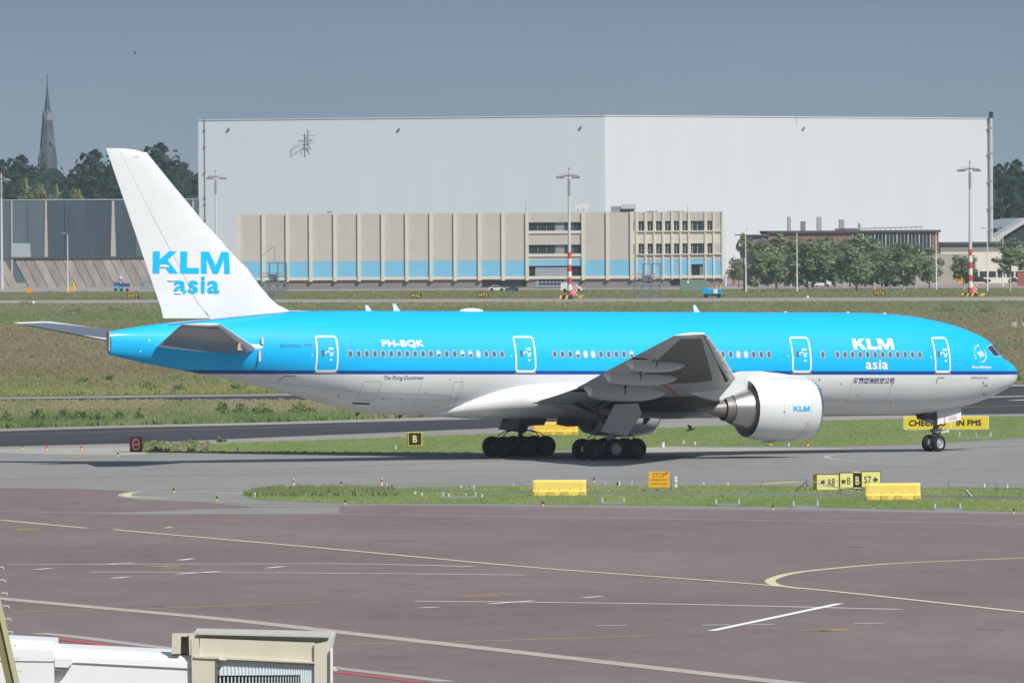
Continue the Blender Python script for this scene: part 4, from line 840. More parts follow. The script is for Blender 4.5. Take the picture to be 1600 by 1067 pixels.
for sg in (1, -1):
    b = MB(); pr = [(0, 2.98), (.10, 2.84), (.17, 2.66), (.17, 2.52), (.13, 2.12)]
    vs = [V(S, (.62+dy)*sg, z - (S-4.4)*.17 + .16) for S in (4.42, 6.08) for dy, z in pr] + [V(S, (.57+dy)*sg, z - (S-4.4)*.17 + .16) for S in (4.42, 6.08) for dy, z in pr]
    n = 5; b.add(vs, [(i, i+1, n+i+1, n+i) for i in range(4)] + [(2*n+i, 2*n+i+1, 3*n+i+1, 3*n+i) for i in range(4)] + [(i, i+1, 2*n+i+1, 2*n+i) for i in range(4)] + [(n+i, n+i+1, 3*n+i+1, 3*n+i) for i in range(4)] + [(4, 9, 19, 14), (0, 5, 15, 10)])
    nd = b.build('nose_gear_door', mat('nose_door_paint', (.76, .77, .77), .35), AC)
    if sg > 0:
        b = MB(); b.add([V(5.62, .80, 2.46), V(5.58, .80, 2.46), V(5.58, .765, 2.09), V(5.62, .765, 2.09)], [(0, 1, 2, 3)]); b.add([V(5.62, .80, 2.42), V(5.58, .80, 2.42), V(5.58, .73, 2.76), V(5.62, .73, 2.76)], [(0, 1, 2, 3)]); b.build('red_stripe', M_RED, nd)
        f_ = lambda x, z: V(5.28-x*1.0, .808, 2.27+z+x*.15)
        word_obj('lettering', fit2d(glyphs('ETOPS'), .56, .11), f_, M_RED, nd); word_obj('lettering', fit2d(glyphs('PH-BQK'), .46, .08), lambda x, z: V(5.22-x, .806, 2.43+z+x*.15), M_SEAM, nd)
b = MB(); b.prism([(6.9, 2.66), (6.1, 2.70), (6.1, 2.25), (6.75, 2.3)], -.03, .03, lambda S, z, t: V(S, .5+t, z)); b.prism([(6.9, 2.66), (6.1, 2.70), (6.1, 2.25), (6.75, 2.3)], -.03, .03, lambda S, z, t: V(S, -.5+t, z)); b.build('rear_nose_gear_door', mat('nose_bay_dark', (.05, .05, .055), .6), AC)
b = MB(); b.grid(lambda i, j: V(4.3+2.6*i/4, -.45+.9*j/2, bot_t(4.3+2.6*i/4)-.006 + (0 if j == 1 else .03)), 5, 3); b.build('nose_gear_bay', M_DARK2, AC)
# static bits on the wing root: belly air outlets and lights
for S, z in ((34.3, 3.15), (33.6, 3.0)):
    b = MB(); b.add([V(S, 3.46, z), V(S-.9, 3.47, z-.16), V(S-.9, 3.44, z-.19), V(S, 3.44, z-.03)], [(0, 1, 2, 3)]); b.build('fairing_seam', M_RED, FAIR)
#@@REST
# ================================================================== BACKGROUND
def Kp(Y): return Y / F          # metres per photo pixel at distance Y
M_HANG_L = mat('hangar_cladding_grey', (.54, .60, .635), .6, var=.02, scale=.35, stretch=(1, 1, .05))
M_HANG_R = mat('hangar_cladding_pale', (.56, .59, .62), .55, var=.02, scale=.12, stretch=(1, 1, .15))
M_BEIGE = mat('beige_panel', (.50, .475, .43), .8, var=.05, scale=.4); M_CREAM = mat('cream_concrete', (.64, .61, .51), .8, var=.06, scale=.6)
M_SKYB = mat('light_blue_band', (.19, .50, .70), .6, var=.05, scale=.6); M_PLINTH = mat('grey_plinth', (.235, .215, .20), .9, var=.1, scale=.5)
M_WIN = mat('dark_window', (.035, .045, .055), .2, var=.5, scale=.6); M_DOORG = mat('grey_roller_door', (.30, .33, .37), .6); M_ROOF = mat('roof_gravel', (.2, .2, .2), .9)
M_STEEL = mat('galvanised_steel', (.42, .43, .44), .5, .3); M_LAMP = mat('lamp_grey', (.30, .31, .32), .6); M_BLK = mat('black_plate', (.015, .015, .015), .6); M_YEL = mat('sign_yellow', (.70, .52, .03), .6)
M_REDP = mat('mast_red', (.62, .06, .04), .6); M_WHP = mat('mast_white', (.72, .72, .70), .6); M_BLUEP = mat('equipment_blue', (.01, .30, .50), .5); M_GREENP = mat('container_green', (.11, .20, .15), .7)
class Frame:
    """a wall plane between two ground points: w(u metres along, d metres out towards the viewer, z)"""
    def __init__(s, A, B): s.A = Vector((A[0], A[1], 0)); s.L = (Vector((B[0], B[1], 0)) - s.A).length; s.u = (Vector((B[0], B[1], 0)) - s.A).normalized(); s.n = Vector((s.u.y, -s.u.x, 0))
    def w(s, u, d, z): p = s.A + s.u*u + s.n*d; return Vector((p.x, p.y, z))
    def box(s, b, u0, u1, d0, d1, z0, z1, mi=0):
        vs = [s.w(u, d, z) for z in (z0, z1) for u, d in ((u0, d0), (u1, d0), (u1, d1), (u0, d1))]
        b.add(vs, ((0, 1, 2, 3), (4, 7, 6, 5), (0, 4, 5, 1), (1, 5, 6, 2), (2, 6, 7, 3), (3, 7, 4, 0)), mi); return b
    def u_of(s, px, py=420):      # distance along the wall of the point seen at px
        a, _ = ray(px, py); d = s.u; return (a*s.A.y - s.A.x) / (d.x - a*d.y)
    def z_of(s, px, py, d=0.0): u = s.u_of(px, py); Y = s.w(u, d, 0).y; return CAM_H - ray(px, py)[1]*Y
# ---------------- big hangar
Yc = 2700.
C0 = AT(945, 180, Yc); CL = AT(309.5, 187, 2712.); CR = AT(1550, 184.5, 2775.); HZ = C0.z
hg = thing('hangar', 'huge windowless pale grey aircraft hangar with a vertical corner line in its wall', 'hangar', (C0.x, C0.y, 0))
def rel(o, root): o.parent = root; o.matrix_parent_inverse = Matrix.Translation(-Vector(root.location)) if root.rotation_euler.z == 0 else (Matrix.Translation(root.location) @ Matrix.Rotation(root.rotation_euler.z, 4, 'Z')).inverted(); return o
def part(b, name, m, root, smooth=None, label=None):
    """a mesh given in world coordinates, re-based on its thing"""
    inv = (Matrix.Translation(root.location) @ root.rotation_euler.to_matrix().to_4x4()).inverted() if root.parent is None else (Matrix.Translation(root['_o']) if '_o' in root else Matrix()).inverted()
    b.v = [tuple(inv @ Vector(v)) for v in b.v]; o = b.build(name, m, root, smooth)
    if label: o['label'] = label
    return o
def sub(b, name, m, par, root, smooth=None):
    inv = (Matrix.Translation(root.location) @ root.rotation_euler.to_matrix().to_4x4()).inverted(); b.v = [tuple(inv @ Vector(v)) for v in b.v]; return b.build(name, m, par, smooth)
FL = Frame(CL, C0); FR = Frame(C0, CR)
def hz(Fm, u): return (CL.z + (C0.z-CL.z)*u/FL.L) if Fm is FL else (C0.z + (CR.z-C0.z)*u/FR.L)
def clad(Fm, n, m, nm, tr):
    w = Fm.L/n; b = MB()
    for k in range(n):
        u0, u1 = k*w+.001, (k+1)*w-.001; d = 0.0; vs = [Fm.w(u, q, z) for u, q, z in ((u0, d, 0), (u1, d, 0), (u1, d, hz(Fm, u1)-.25), (u0, d, hz(Fm, u0)-.25), (u0, -1, 0), (u1, -1, 0), (u1, -1, hz(Fm, u1)-.25), (u0, -1, hz(Fm, u0)-.25))]
        b.add(vs, [(0, 1, 2, 3), (4, 7, 6, 5), (0, 3, 7, 4), (1, 5, 6, 2), (3, 2, 6, 7)])
    o = part(b, nm, m, hg); o['kind'] = 'stuff'
    b = MB(); vs = [Fm.w(u, q, hz(Fm, u)+dz) for u in (0, Fm.L) for q, dz in ((.14, -.25), (.14, 0), (-1.2, 0), (-1.2, -.25))]; b.add(vs, [(0, 1, 5, 4), (1, 2, 6, 5), (2, 3, 7, 6), (3, 0, 4, 7), (0, 1, 2, 3), (4, 5, 6, 7)]); part(b, 'roof_edge', tr, hg)
clad(FL, 112, M_HANG_L, 'side_wall', mat('roof_trim_grey', (.46, .50, .52), .6)); clad(FR, 106, M_HANG_R, 'front_wall', mat('roof_trim_pale', (.52, .55, .57), .6))
b = MB(); q = .4; b.add([(CL.x, CL.y, CL.z-q), (C0.x, C0.y, HZ-q), (CR.x, CR.y, CR.z-q), (CR.x-10, CR.y+75, CR.z-q), (C0.x, C0.y+75, HZ-q), (CL.x+10, CL.y+65, CL.z-q)], [(0, 1, 4, 5), (1, 2, 3, 4)])
b.add([(CL.x, CL.y, 0), (CL.x, CL.y, CL.z-q), (CL.x+10, CL.y+65, CL.z-q), (CL.x+10, CL.y+65, 0)], [(0, 1, 2, 3)]); b.add([(CR.x, CR.y, 0), (CR.x, CR.y, CR.z-q), (CR.x-10, CR.y+75, CR.z-q), (CR.x-10, CR.y+75, 0)], [(0, 1, 2, 3)])
part(b, 'roof', M_ROOF, hg)
b = MB(); u = FL.u_of(321); zt = FL.z_of(321, 183); b.path([FL.w(u, .14, z) for z in (2, zt)], .08, 6)
for py in (205, 231, 271, 320, 360, 310, 345): z = FL.z_of(321, py); FL.box(b, u-.2, u+.2, .02, .3, z, z+.3)
part(b, 'downpipe', mat('pipe_brown_grey', (.17, .165, .165), .7), hg)
for px, py, Fm in ((358, 203, FL), (624, 203, FL), (908, 200, FL), (1256, 201, FR)):
    u = Fm.u_of(px); z = Fm.z_of(px, py); b = MB(); Fm.box(b, u-.05, u+.3, .04, .22, z-.1, z+.3); Fm.box(b, u-.35, u+.0, .04, .22, z-.45, z-.1); part(b, 'wall_floodlight', mat('flood_dark', (.12, .12, .13), .6), hg)
b = MB(); u = FL.u_of(483); zs = lambda py: FL.z_of(483, py)
b.path([FL.w(u, .8, zs(237)), FL.w(u, .8, zs(202))], .10, 6)
for py, x0, x1 in ((207, 0, .6), (212, -1.4, 1.8), (224, -.4, 1.2), (218, -.3, .9)): b.path([FL.w(u+x0, .8, zs(py)), FL.w(u+x1, .8, zs(py))], .06, 5)
b.path([FL.w(u, .8, zs(222)), FL.w(u-1.1, .5, zs(231)), FL.w(u-1.0, .5, zs(236))], .06, 5); b.path([FL.w(u, .8, zs(222)), FL.w(u+.7, .5, zs(236))], .06, 5); b.path([FL.w(u-.2, .8, zs(217)), FL.w(u-3.6, .3, zs(232)), FL.w(u-3.6, .3, zs(243))], .045, 5); b.path([FL.w(u-3.6, .3, zs(243)), FL.w(u-.9, .4, zs(229))], .04, 5)
part(b, 'roof_aerial', mat('aerial_steel', (.14, .16, .2), .6), hg)
b = MB(); b.tube((C0.x-.7, C0.y+1, HZ), (C0.x-.7, C0.y+1, HZ+.5), .15); part(b, 'obstruction_light', M_REDP, hg)
b = MB(); p = AT(1253, 181, 2735); b.tube((p.x, p.y, HZ-.3), (p.x, p.y, HZ+1.3), .07); b.box((p.x, p.y, HZ+1.3), (.5, .1, .1)); part(b, 'roof_mast', M_LAMP, hg)
ch = AT(1550, 440, 2773.5); zt = CAM_H - ray(1550, 175)[1]*2773.5
b = MB(); b.tube((ch.x, ch.y, 0), (ch.x, ch.y, zt-1.3), .33, n=20); fl = part(b, 'flue_pipe', mat('flue_metal', (.52, .53, .54), .5, .1), hg, 40)
b = MB(); b.tube((ch.x, ch.y, zt-1.3), (ch.x, ch.y, zt), .48, n=20); sub(b, 'flue_cap', M_BLK, fl, hg, 40)
for py in (200, 240, 283, 325, 360): z = CAM_H - ray(1550, py)[1]*2762; b = MB(); b.tube((ch.x, ch.y, z), (ch.x, ch.y, z+.2), .46, n=20); b.box((ch.x-.5, ch.y, z+.1), (.6, .3, .2)); sub(b, 'flue_bracket', M_LAMP, fl, hg)
# ---------------- beige workshop with the light blue band
A = G(369.5, 453); B = G(1130, 449); WK = Frame(A, B)
zc = lambda px, py, d=0.0: WK.z_of(px, py, d); uu = WK.u_of
wk = thing('workshop_building', 'long beige three storey workshop with cream ribs and a light blue band along its foot', 'building', (A.x, A.y, 0), 0)
TOPZ = (zc(380, 335.5) + zc(1100, 330))/2; BL1 = (zc(500, 408) + zc(1100, 406.5))/2; BL0 = (zc(500, 433.5) + zc(1100, 430))/2; PL = BL0 - .55
b = MB(); WK.box(b, 0.3, WK.L-4.5, -14, -.5, 0, TOPZ-.15); part(b, 'core', M_ROOF, wk)
b = MB(); WK.box(b, 0, WK.L, -.5, -.3, 0, PL); part(b, 'plinth', M_PLINTH, wk)
b = MB(); WK.box(b, 0, WK.L, -.49, .1, PL, BL0); part(b, 'ledge', M_CREAM, wk)
for px in (373.6, 411.9, 449.3, 485.8, 523.7, 561.4, 598.5, 635.9, 673.9, 711.4, 749.5, 786.4, 823.9, 911.5, 949.6, 987.4):
    u = uu(px); b = MB(); WK.box(b, u-.28, u+.28, -.3, .34, PL-.25, TOPZ+.05); part(b, 'rib', M_CREAM, wk)
ribs = [373.6, 411.9, 449.3, 485.8, 523.7, 561.4, 598.5, 635.9, 673.9, 711.4, 749.5, 786.4, 823.9]
def bay(u0, u1):
    b = MB(); WK.box(b, u0, u1, -.5, 0, BL1, TOPZ-.05); part(b, 'wall_panel', M_BEIGE, wk); b = MB(); WK.box(b, u0, u1, -.5, .003, BL0, BL1-.02); part(b, 'blue_panel', M_SKYB, wk)
for a, c in list(zip(ribs, ribs[1:])) + [(911.5, 949.6), (949.6, 987.4)]: bay(uu(a)+.29, uu(c)-.29)
# bay with the two window bands over the loading door
u0, u1 = uu(824)+.29, uu(911.5)-.29
b = MB(); zz = [zc(868, y) for y in (347.5, 360.5, 365, 382.5, 396.5, 401)]
WK.box(b, u0, u1, -.5, 0, zz[0], TOPZ-.05); part(b, 'wall_panel', M_BEIGE, wk); b = MB(); WK.box(b, u0, u1, -.5, .0, zz[3], zz[2]); part(b, 'wall_panel', M_BEIGE, wk); b = MB(); WK.box(b, u0, u1, -.5, 0, BL1, zz[5]); part(b, 'wall_panel', M_BEIGE, wk)
for a, c in ((zz[2], zz[1]), (zz[5], zz[4])): b = MB(); WK.box(b, u0+.001, u1-.001, -.5, .2, a, c); part(b, 'window_ledge', M_CREAM, wk)
for a, c in ((zz[1], zz[0]), (zz[4], zz[3])):
    nw = 6
    for k in range(nw):
        b = MB(); d = (u1-u0)/nw; WK.box(b, u0+k*d+.05, u0+(k+1)*d-.05, -.49, -.4, a, c); w_ = part(b, 'window', M_WIN if k not in (3,) else mat('window_with_blind', (.25, .28, .29), .5), wk)
        b = MB(); WK.box(b, u0+(k+1)*d-.05, u0+(k+1)*d+.02, -.48, -.36, a, c); part(b, 'mullion', M_LAMP, wk)
b = MB(); WK.box(b, u0, u1, -.5, .003, zc(868, 415.5), BL1-.02); part(b, 'blue_panel', M_SKYB, wk)
dl, dr = uu(836), uu(886); dz = zc(860, 416.5)
b = MB(); WK.box(b, u0, u1, -.48, -.40, 0, dz); part(b, 'loading_bay', M_BLK, wk)
b = MB(); WK.box(b, dl, dr, -.3, -.2, .2, dz-.1); rd = part(b, 'roller_door', M_DOORG, wk)
for j, (ya, yb) in enumerate(((436, 440), (441.5, 445.5))):
    for k in range(7):
        ua = uu(842 + k*5.8); b = MB(); WK.box(b, ua, ua+.55, -.19, -.17, zc(860, yb), zc(860, ya)); sub(b, 'door_light', M_WIN, rd, wk)
# right wing with pairs of small windows between close ribs
rb = [995, 1009, 1022.5, 1036.6, 1050.4, 1063.6, 1076.8, 1102.6, 1115.5, 1129]
for px in rb: u = uu(px); b = MB(); WK.box(b, u-.16, u+.16, -.3, .2, PL-.2, TOPZ+.05); part(b, 'rib', M_CREAM, wk)
rows_ = [(345.4, 360.4), (380.5, 396.4)]
ua, ub = uu(987.4)+.29, uu(1130); lv = [TOPZ-.05] + [zc(1060, y) for r_ in rows_ for y in r_] + [BL1]
for i in (0, 2, 4): b = MB(); WK.box(b, ua, ub, -.5, 0 if i else .0, lv[i+1], lv[i]); part(b, 'wall_panel', M_CREAM if i == 2 else M_BEIGE, wk)
for i, (ya, yb) in enumerate(rows_):
    edges = [987.4+2] + rb; z0, z1 = lv[2+2*i], lv[1+2*i]
    for k, (a, c) in enumerate(zip(edges, edges[1:])):
        fa, fc = uu(a)+.17, uu(c)-.17; blank = k == 0 or k == 9
        if blank: b = MB(); WK.box(b, fa, fc, -.5, -.001, z0, z1); part(b, 'wall_panel', M_BEIGE, wk); continue
        mg = .16; b = MB(); WK.box(b, fa, fa+mg, -.5, -.001, z0, z1); WK.box(b, fc-mg, fc, -.5, -.001, z0, z1); q = part(b, 'window_reveal', M_CREAM, wk)
        b = MB(); WK.box(b, fa+mg, fc-mg, -.45, -.36, z0, z1); w_ = part(b, 'window', M_WIN, wk)
        um = (fa+fc)/2
        for s_ in ((0,) if k != 7 else (-.9, 0, .9)):
            b = MB(); WK.box(b, um+s_-.03, um+s_+.03, -.36, -.33, z0, z1); sub(b, 'glazing_bar', M_WHP, w_, wk)
    b = MB(); WK.box(b, ua+.6, uu(1129), 0, .3, z0-.22, z0-.02); part(b, 'window_sill', M_CREAM, wk)
dA, dB = uu(1080), uu(1098); zd = zc(1090, 413)
b = MB(); WK.box(b, ua, dA, -.5, .003, BL0, BL1-.02); part(b, 'blue_panel', M_SKYB, wk); b = MB(); WK.box(b, dB, ub, -.5, .003, BL0, BL1-.02); part(b, 'blue_panel', M_SKYB, wk); b = MB(); WK.box(b, dA, dB, -.5, .003, zd, BL1-.02); part(b, 'blue_panel', M_SKYB, wk)
b = MB(); WK.box(b, dA, dB, -.6, -.45, BL0, zd); part(b, 'door_opening', M_BLK, wk); b = MB(); WK.box(b, uu(1093), dB, -.4, -.1, BL0, zd-.4); part(b, 'open_door', mat('door_brown', (.25, .19, .15), .7), wk)
for a, c, y0_, y1_ in ((753, 822, 439, 448), (1048, 1062, 437, 446)): b = MB(); WK.box(b, uu(a), uu(c), -.31, -.25, max(.3, zc(a, y1_)), zc(a, y0_)); part(b, 'basement_opening', M_BLK, wk)
# roof plant
def roofbox(px0, px1, py0, py1, name, m, d=-3, legs=False):
    b = MB(); a, c = uu(px0), uu(px1); z0, z1 = zc(px0, py1), zc(px0, py0); WK.box(b, a, c, d-1.6, d, z0, z1)
    if legs:
        for u in (a+.2, (a+c)/2, c-.2): WK.box(b, u-.08, u+.08, d-1, d, TOPZ-.2, z0)
    return part(b, name, m, wk)
M_PLANT = mat('roof_plant_pale', (.55, .56, .56), .5)
roofbox(897, 917, 320.5, 326.5, 'cooling_unit', M_WHP, legs=True); roofbox(901, 914, 318.8, 320.5, 'cooling_unit', M_WHP); roofbox(952, 966, 322.5, 333, 'roof_plant', M_LAMP); roofbox(968, 989, 319.5, 326.5, 'roof_plant', M_PLANT); roofbox(966, 987, 326.5, 333, 'roof_plant', mat('plant_mid', (.36, .38, .39), .6), -4)
for px, py in ((820, 315), (1073, 321), (1010, 329.5)): b = MB(); u = uu(px); b.tube(WK.w(u, -2, TOPZ-.3), WK.w(u, -2, zc(px, py)), .05, n=5); part(b, 'roof_mast', M_LAMP, wk)
for px in (508, 1008, 1013, 1017, 1040, 1046, 1052, 1060): roofbox(px, px+6, 329.8, 333, 'roof_vent', M_LAMP)
# ---------------- low brown building and cream wall to the right
LB = Frame(G(1168, 446), G(1467, 444)); zl = lambda px, py: LB.z_of(px, py); ul = LB.u_of
lb = thing('canteen_building', 'low dark roofed building with reddish brown wall and tall windows behind the row of trees', 'building', (LB.A.x, LB.A.y, 0))
M_RBR = mat('red_brown_wall', (.22, .12, .11), .8, var=.1, scale=.5)
zr = zl(1300, 364); b = MB(); LB.box(b, ul(1200), LB.L, -12, 0, 0, zr); part(b, 'wall', M_RBR, lb)
b = MB(); LB.box(b, ul(1200)-.2, LB.L+.4, -12.3, .5, zr, zl(1300, 360.5)); part(b, 'roof', mat('dark_roof', (.06, .065, .07), .8), lb)
b = MB(); LB.box(b, ul(1176), ul(1200)-.01, -11, -.2, 0, zl(1190, 368)); LB.box(b, ul(1158), ul(1202), -11, .4, zl(1190, 368), zl(1190, 366.5)); part(b, 'side_wing', mat('dark_cladding', (.16, .17, .18), .7), lb)
b = MB(); LB.box(b, ul(1330), ul(1456), 0, .12, zl(1300, 396), zr-.3); part(b, 'window_band', M_WIN, lb)
for k in range(22): u = ul(1332 + k*5.8); b = MB(); LB.box(b, u-.06, u+.06, .12, .22, zl(1300, 396), zr-.3); part(b, 'mullion', M_WHP if k % 3 == 0 else M_LAMP, lb)
b = MB(); LB.box(b, ul(1330), LB.L+6, .0, .5, 0, zl(1400, 397)); LB.box(b, ul(1172), ul(1330)-.01, 4, 4.3, 0, zl(1200, 436)); part(b, 'low_wall', mat('beige_low_wall', (.36, .33, .28), .8), lb)
for a, c, y0_, y1_, nm, m in ((1315, 1322.5, 343, 357, 'roof_vent_stack', M_LAMP), (1255, 1262, 346, 360, 'roof_stack', M_ROOF), (1280, 1287, 339, 360, 'lattice_stack', M_STEEL), (1234, 1239, 339, 356, 'lattice_stack', M_STEEL), (1345, 1348, 349, 360, 'roof_mast', M_LAMP), (1309, 1345, 357, 360.4, 'roof_plant', M_RBR)):
    b = MB(); LB.box(b, ul(a), ul(c), -4, -3, zr, zl(a, y0_)); part(b, nm, m, lb)
b = MB(); pts = [LB.w(ul(x), -2, zl(x, y)) for x, y in ((1340, 357.5), (1400, 355.5), (1444, 354.5))]; b.path(pts, .12, 5)
for x in range(1346, 1444, 8): b.path([LB.w(ul(x), -2, zr), LB.w(ul(x), -2, zl(x, 356))], .06, 4)
part(b, 'roof_truss', M_STEEL, lb)
wl_ = thing('perimeter_wall_building', 'long cream walled low building with a flat dark roof at the right edge', 'building', (G(1468, 442).x, G(1468, 442).y, 0)); RB = Frame(G(1470, 443), G(1680, 441.5)); zrb = lambda px, py: RB.z_of(px, py); ur = RB.u_of
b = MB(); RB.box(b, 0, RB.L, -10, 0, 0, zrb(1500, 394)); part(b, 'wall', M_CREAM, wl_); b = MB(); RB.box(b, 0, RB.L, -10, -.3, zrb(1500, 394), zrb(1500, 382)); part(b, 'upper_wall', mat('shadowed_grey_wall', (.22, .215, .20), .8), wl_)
b = MB(); RB.box(b, -.2, RB.L, -10.4, .2, zrb(1500, 382), zrb(1500, 378.5)); part(b, 'roof', mat('dark_roof2', (.07, .075, .08), .8), wl_)
for k in range(9): a = 1475+k*14; b = MB(); RB.box(b, ur(a), ur(a+11), 0, .08, zrb(a, 433), zrb(a, 424)); part(b, 'window', M_WIN, wl_)
cr = thing('curved_roof_hangar', 'distant pale barrel roofed hangar with a dark open front at the right edge', 'hangar', (AT(1552, 400, 2850).x, 2850, 0))
def px_poly(pts, Y, depth, name, m, root):
    b = MB(); q = [AT(x, y, Y) for x, y in pts]; n = len(q); b.add(q + [p + Vector((0, depth, 0)) for p in q], [tuple(range(n)), tuple(range(n, 2*n))[::-1]] + [(i, (i+1) % n, n+(i+1) % n, n+i) for i in range(n)]); return part(b, name, m, root)
px_poly([(1552, 372), (1600, 343), (1660, 330), (1660, 338), (1600, 350), (1566, 371), (1562, 378), (1552, 378)], 2850, 40, 'roof', M_PLANT, cr); px_poly([(1552, 378), (1562, 378), (1600, 350), (1660, 338), (1660, 445), (1552, 445)], 2851, 38, 'open_front', mat('hangar_inside', (.03, .04, .04), .9), cr)
px_poly([(1552, 345), (1575, 342), (1600, 341), (1600, 352), (1552, 357)], 2895, 30, 'far_roof', mat('far_roof_blue', (.28, .33, .38), .6), cr)
# ---------------- run-up enclosure at the left: dark green screen wall and leaning blast deflector
GW = Frame(AT(-40, 400, 2600), AT(312, 400, 2640)); zg = lambda px, py: GW.z_of(px, py); ug = GW.u_of
gw = thing('noise_screen', 'tall dark green noise screen wall behind the sloping blast deflector', 'wall', (GW.A.x, GW.A.y, 0))
M_SCR = mat('screen_green_grey', (.07, .105, .122), .55, var=.18, scale=.25, stretch=(1, 1, .3)); M_SCR2 = mat('screen_dark', (.035, .058, .078), .55, var=.18, scale=.25, stretch=(1, 1, .3))
edges = [-40, -8, 16.5, 43, 70, 101, 138, 175, 212, 250, 287, 300, 312]
for k, (a, c) in enumerate(zip(edges, edges[1:])): b = MB(); GW.box(b, ug(a)+.05, ug(c)-.05, -.4, .04*(k % 2), 0, zg(150, 313)); part(b, 'screen_panel', M_SCR2 if 4 <= k <= 7 else M_SCR, gw)
b = MB(); GW.box(b, 0, GW.L, -.5, .2, zg(150, 313), zg(150, 311.4)); part(b, 'capping', M_LAMP, gw)
for px, w0, w1 in ((16.5, .2, .3), (70, .25, .6), (175, .35, .9), (300, .25, .6), (-8, .2, .3)):
    u = ug(px); z1 = zg(px, 314); b = MB(); vs = [GW.w(u+s*w, d, z) for z, w in ((0, w1), (zg(px, 385), w1*.7), (z1-2, w0*1.0), (z1, w0)) for s, d in ((-1, .05), (1, .05), (1, .5), (-1, .5))]
    b.add(vs, [(4*j+i, 4*j+(i+1) % 4, 4*j+4+(i+1) % 4, 4*j+4+i) for j in range(3) for i in range(4)] + [(12, 13, 14, 15)]); part(b, 'screen_post', mat('post_beige', (.34, .31, .28), .8), gw)
bd = thing('blast_deflector', 'long sloping weathered concrete blast deflector in segments', 'blast wall', (G(0, 450).x, G(0, 450).y, 0)); BD = Frame(G(-60, 450.5), G(300, 447)); zb_ = lambda px, py: BD.z_of(px, py); ub_ = BD.u_of
M_BLAST = [mat('blast_concrete_%s' % n_, c, .9, var=.22, scale=.35, stretch=(2, 1, .5)) for n_, c in (('a', (.21, .185, .165)), ('b', (.18, .16, .145)), ('c', (.235, .205, .185)))]
xs = [-60+k*15 for k in range(24)]
for k, (a, c) in enumerate(zip(xs, xs[1:])):
    if 20 < a < 45: continue
    z1 = zb_(150, 404.5) ; lean = 3.0; b = MB(); u0, u1 = ub_(a)+.06, ub_(c)-.06; sk = -1.6
    b.add([BD.w(u0, 0, 0), BD.w(u1, 0, 0), BD.w(u1+sk, -lean, z1), BD.w(u0+sk, -lean, z1), BD.w(u0, -.5, 0), BD.w(u1, -.5, 0), BD.w(u1+sk, -lean-.5, z1), BD.w(u0+sk, -lean-.5, z1)], [(0, 1, 2, 3), (4, 7, 6, 5), (0, 3, 7, 4), (1, 5, 6, 2), (3, 2, 6, 7)]); part(b, 'deflector_panel', R.choice(M_BLAST), bd)
b = MB(); z1 = zb_(150, 404.5); BD.box(b, 0, BD.L-3, -3.7, -2.6, z1, z1+.45); part(b, 'dark_top_rail', mat('rail_dark', (.05, .05, .055), .7), bd)
sl_ = thing('steel_deflector_panel', 'pale grey slanted steel panel wedged into the concrete blast deflector', 'panel', (G(32, 447).x, G(32, 447).y, 0))
px_poly([(18, 380), (47, 380.5), (48, 402), (46, 446), (40, 447), (34, 425), (18, 397)], G(32, 448).y, 1.2, 'panel_face', mat('pale_steel', (.36, .40, .44), .5), sl_); px_poly([(48, 402), (51, 403), (50, 445), (46, 446)], G(32, 448).y+.01, 1.1, 'panel_edge', M_LAMP, sl_)
# ---------------- trees
M_LEAF = attr_mat('leaves', .8, .35); M_BARK = mat('tree_bark', (.14, .115, .09), .9, var=.2, scale=2); M_BIRCH = mat('pale_bark', (.45, .42, .38), .9, var=.25, scale=2)
def crown_mesh(seed, rx, rz, n, size, c0, c1, shape=1.0, lean=0.0, clumps=26):
    r = random.Random(seed); vs = []; fs = []; cols = []; cl = []
    for _ in range(clumps):
        while True:
            x, y, z = (r.uniform(-1, 1) for _ in range(3))
            if x*x + y*y + z*z < 1: break
        k = 1 - .45*max(0, z)*shape; cl.append((x*rx*k + lean*(z+1)*rx*.5, y*rx*k, z*rz, r.uniform(.22, .42)*rx, r.uniform(.7, 1.25)))
    for _ in range(n):
        x, y, z, cr_, cb = r.choice(cl); d = Vector((r.gauss(0, 1), r.gauss(0, 1), r.gauss(0, .8))).normalized() * cr_ * r.uniform(.5, 1.05)
        p = Vector((x, y, z)) + d; nrm = (d.normalized() + Vector((r.uniform(-1, 1), r.uniform(-1, 1), r.uniform(-.6, 1)))*.8).normalized(); q = nrm.to_track_quat('Z', 'Y'); s = size*r.uniform(.5, 1.3); a = r.uniform(0, 6.28)
        i = len(vs); vs += [p + q @ Vector((cos(a+t)*s, sin(a+t)*s*.55, 0)) for t in (0, 1.57, 3.14, 4.71)]; fs.append((i, i+1, i+2, i+3))
        t = r.random(); c = [(c0[k]+(c1[k]-c0[k])*t)*cb for k in range(3)]; cols += [*c, 1]*4
    me = bpy.data.meshes.new('crown'); me.from_pydata(vs, [], fs); me.materials.append(M_LEAF); me.color_attributes.new('Col', 'FLOAT_COLOR', 'POINT').data.foreach_set('color', cols); return me
def trunk_mesh(h, r0, m, seed=1, limbs=5):
    r = random.Random(seed); b = MB(); b.tube((0, 0, 0), (.05*h*.3, 0, h*.55), r0, r0*.7, 8); b.tube((.015*h, 0, h*.55), (0, 0, h*.95), r0*.7, r0*.25, 7)
    for k in range(limbs): a = r.uniform(0, 6.28); z = h*r.uniform(.35, .7); b.tube((0, 0, z), (cos(a)*h*.2, sin(a)*h*.2, z+h*.2), r0*.4, r0*.12, 5)
    return b.mesh('trunk', m)
BIRCH = [crown_mesh(k+10, 1.0, 1.0, 2200, .10, (.16, .22, .115), (.31, .35, .20), .5, .10, 30) for k in range(5)]
WOOD = [crown_mesh(k+40, 1.0, 1.0, 2200, .12, (.022, .052, .036), (.045, .085, .058), .5, 0, 40) for k in range(4)]
